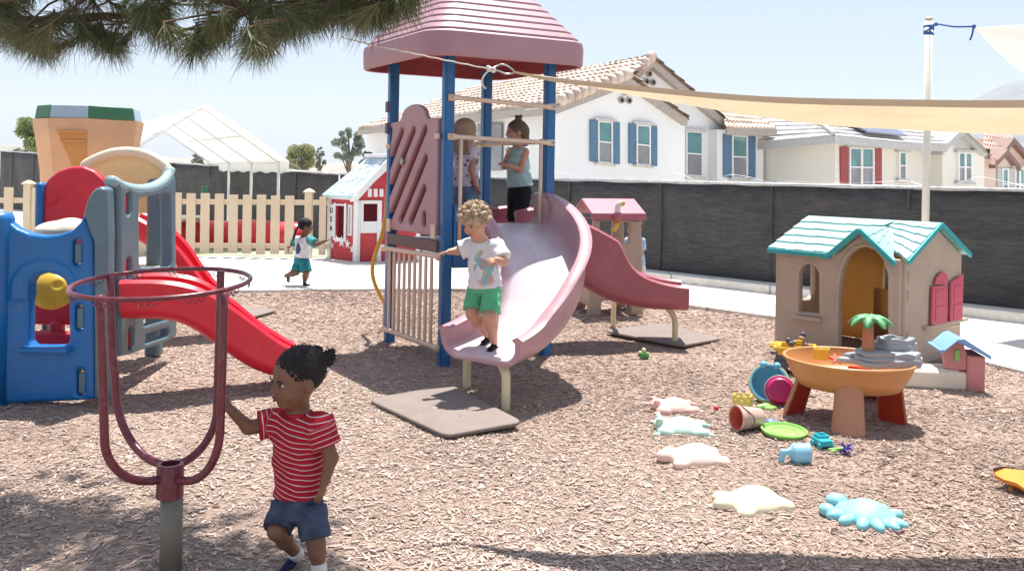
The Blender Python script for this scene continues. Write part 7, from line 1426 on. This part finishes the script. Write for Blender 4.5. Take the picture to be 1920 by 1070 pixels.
def chips(n, seed, ylo, yhi, l0, l1, XY=None, zo=0):
    g = np.random.default_rng(seed); Y = np.sqrt(g.uniform(ylo**2, yhi**2, n*2)); X = g.uniform(-.76, .76, n*2)*Y
    yb = np.interp(X, EDGE_F[:,0], EDGE_F[:,1]); ok = (Y < yb-.02) & (X < 7.5)
    dens = .5+.5*np.sin(X*1.7+np.sin(Y*2.2)*1.3)*np.cos(Y*1.9+X*.6); ok &= g.random(n*2) < .42+.58*dens
    X, Y = X[ok][:n], Y[ok][:n]
    if XY is not None: X, Y = XY
    m = len(X); L = g.uniform(l0, l1, m)*(.55+.9*g.random(m)**2); W = L*g.uniform(.12,.5,m); T = L*g.uniform(.025,.065,m)
    yw_ = g.uniform(0, math.pi, m); pt_ = g.normal(0,.085,m); rl = g.normal(0,.16,m); cy, sy_ = np.cos(yw_), np.sin(yw_)
    d = np.stack([cy*np.cos(pt_), sy_*np.cos(pt_), np.sin(pt_)], 1); s0 = np.stack([-sy_, cy, 0*cy], 1); up = np.cross(d, s0); s1 = s0*np.cos(rl)[:,None]+up*np.sin(rl)[:,None]; u1 = np.cross(d, s1)
    z = .012*np.sin(X*2.1+np.sin(Y*1.3))*np.cos(Y*1.7+.6*np.sin(X))+.006*np.sin(X*5.3+Y*4.1)-.008+g.uniform(-.001,.008,m)+T*.4
    if XY is not None: z = zo+T*.55; d[:,2] *= .1
    c = np.stack([X, Y, z], 1); hd, hs_, hu = d*(L/2)[:,None], s1*(W/2)[:,None], u1*(T/2)[:,None]; t1, t2 = g.uniform(.35,1,m)[:,None], g.uniform(.35,1,m)[:,None]; bend = (u1*(L*g.normal(0,.06,m))[:,None])
    V = np.stack([c-hd-hs_*t1-hu, c+hd-hs_*t2-hu, c+hd+hs_*t2-hu, c-hd+hs_*t1-hu, c-hd-hs_*t1+hu+bend, c+hd-hs_*t2+hu+bend, c+hd+hs_*t2+hu+bend, c-hd+hs_*t1+hu+bend], 1).reshape(-1,3)
    F = np.array(((4,5,6,7),(0,1,5,4),(1,2,6,5),(2,3,7,6),(3,0,4,7))); Q = (np.arange(m)[:,None,None]*8+F[None]).reshape(-1,4)
    big = .5+.13*np.sin(X*.9+Y*.5)+.06*np.sin(X*2.3-Y*1.4)
    return V, Q, np.repeat(np.clip(g.normal(.0,.19,m)+big, 0, 1), 8)
Vs, Qs, As = [], [], []; k = 0
for args in ((118000,1,2.9,6.2,.008,.036), (100000,2,6.0,9.5,.012,.040), (55000,3,9.3,12.4,.022,.055)):
    V, Q, A = chips(*args); Vs.append(V); Qs.append(Q+k); As.append(A); k += len(V)
# a few kicked onto the concrete and the mats
ex_, ey_ = g.uniform(-5, 6.5, 900), np.abs(g.normal(0,.22,900)); yb_ = np.interp(ex_, EDGE_F[:,0], EDGE_F[:,1])
mx_ = np.array([G(x, y)[:2] for x, y in zip(g.uniform(720,940,70), g.uniform(735,795,70)) if y > 722+max(0,(x-850))*.5 and y < 745+(x-690)*.45 and y < 812-(x-836)*.15])
for sd_, XY_, zo_ in ((21, (ex_, yb_+ey_), .0285), (22, (mx_[:,0], mx_[:,1]), .0385)):
    V, Q, A = chips(10, sd_, 3.2, 6, .010, .035, XY_, zo_); Vs.append(V); Qs.append(Q+k); As.append(A); k += len(V)
me = fastmesh(np.concatenate(Vs), np.concatenate(Qs), False); a = me.attributes.new('cv', 'FLOAT', 'POINT'); a.data.foreach_set('value', np.concatenate(As).astype(np.float32))
tag(link('wood_chips', me, m_chip()), 'loose pale brown wood chips covering the play yard', 'wood chips', kind='stuff')
# ================================================================== AIR
hb = MB(); hb.box((100, 1270, 99), (5100, 2900, 204)); ho = hb.obj('haze', None); tag(ho, kind='stuff')
hm = bpy.data.materials.new('haze'); hm.use_nodes = True; ht = hm.node_tree; ht.nodes.clear()
hv = ht.nodes.new('ShaderNodeVolumePrincipled'); hv.inputs['Color'].default_value = (.92,.96,1,1); hv.inputs['Density'].default_value = .00028; hv.inputs['Anisotropy'].default_value = .2
hoo = ht.nodes.new('ShaderNodeOutputMaterial'); ht.links.new(hv.outputs[0], hoo.inputs['Volume']); ho.data.materials.append(hm)
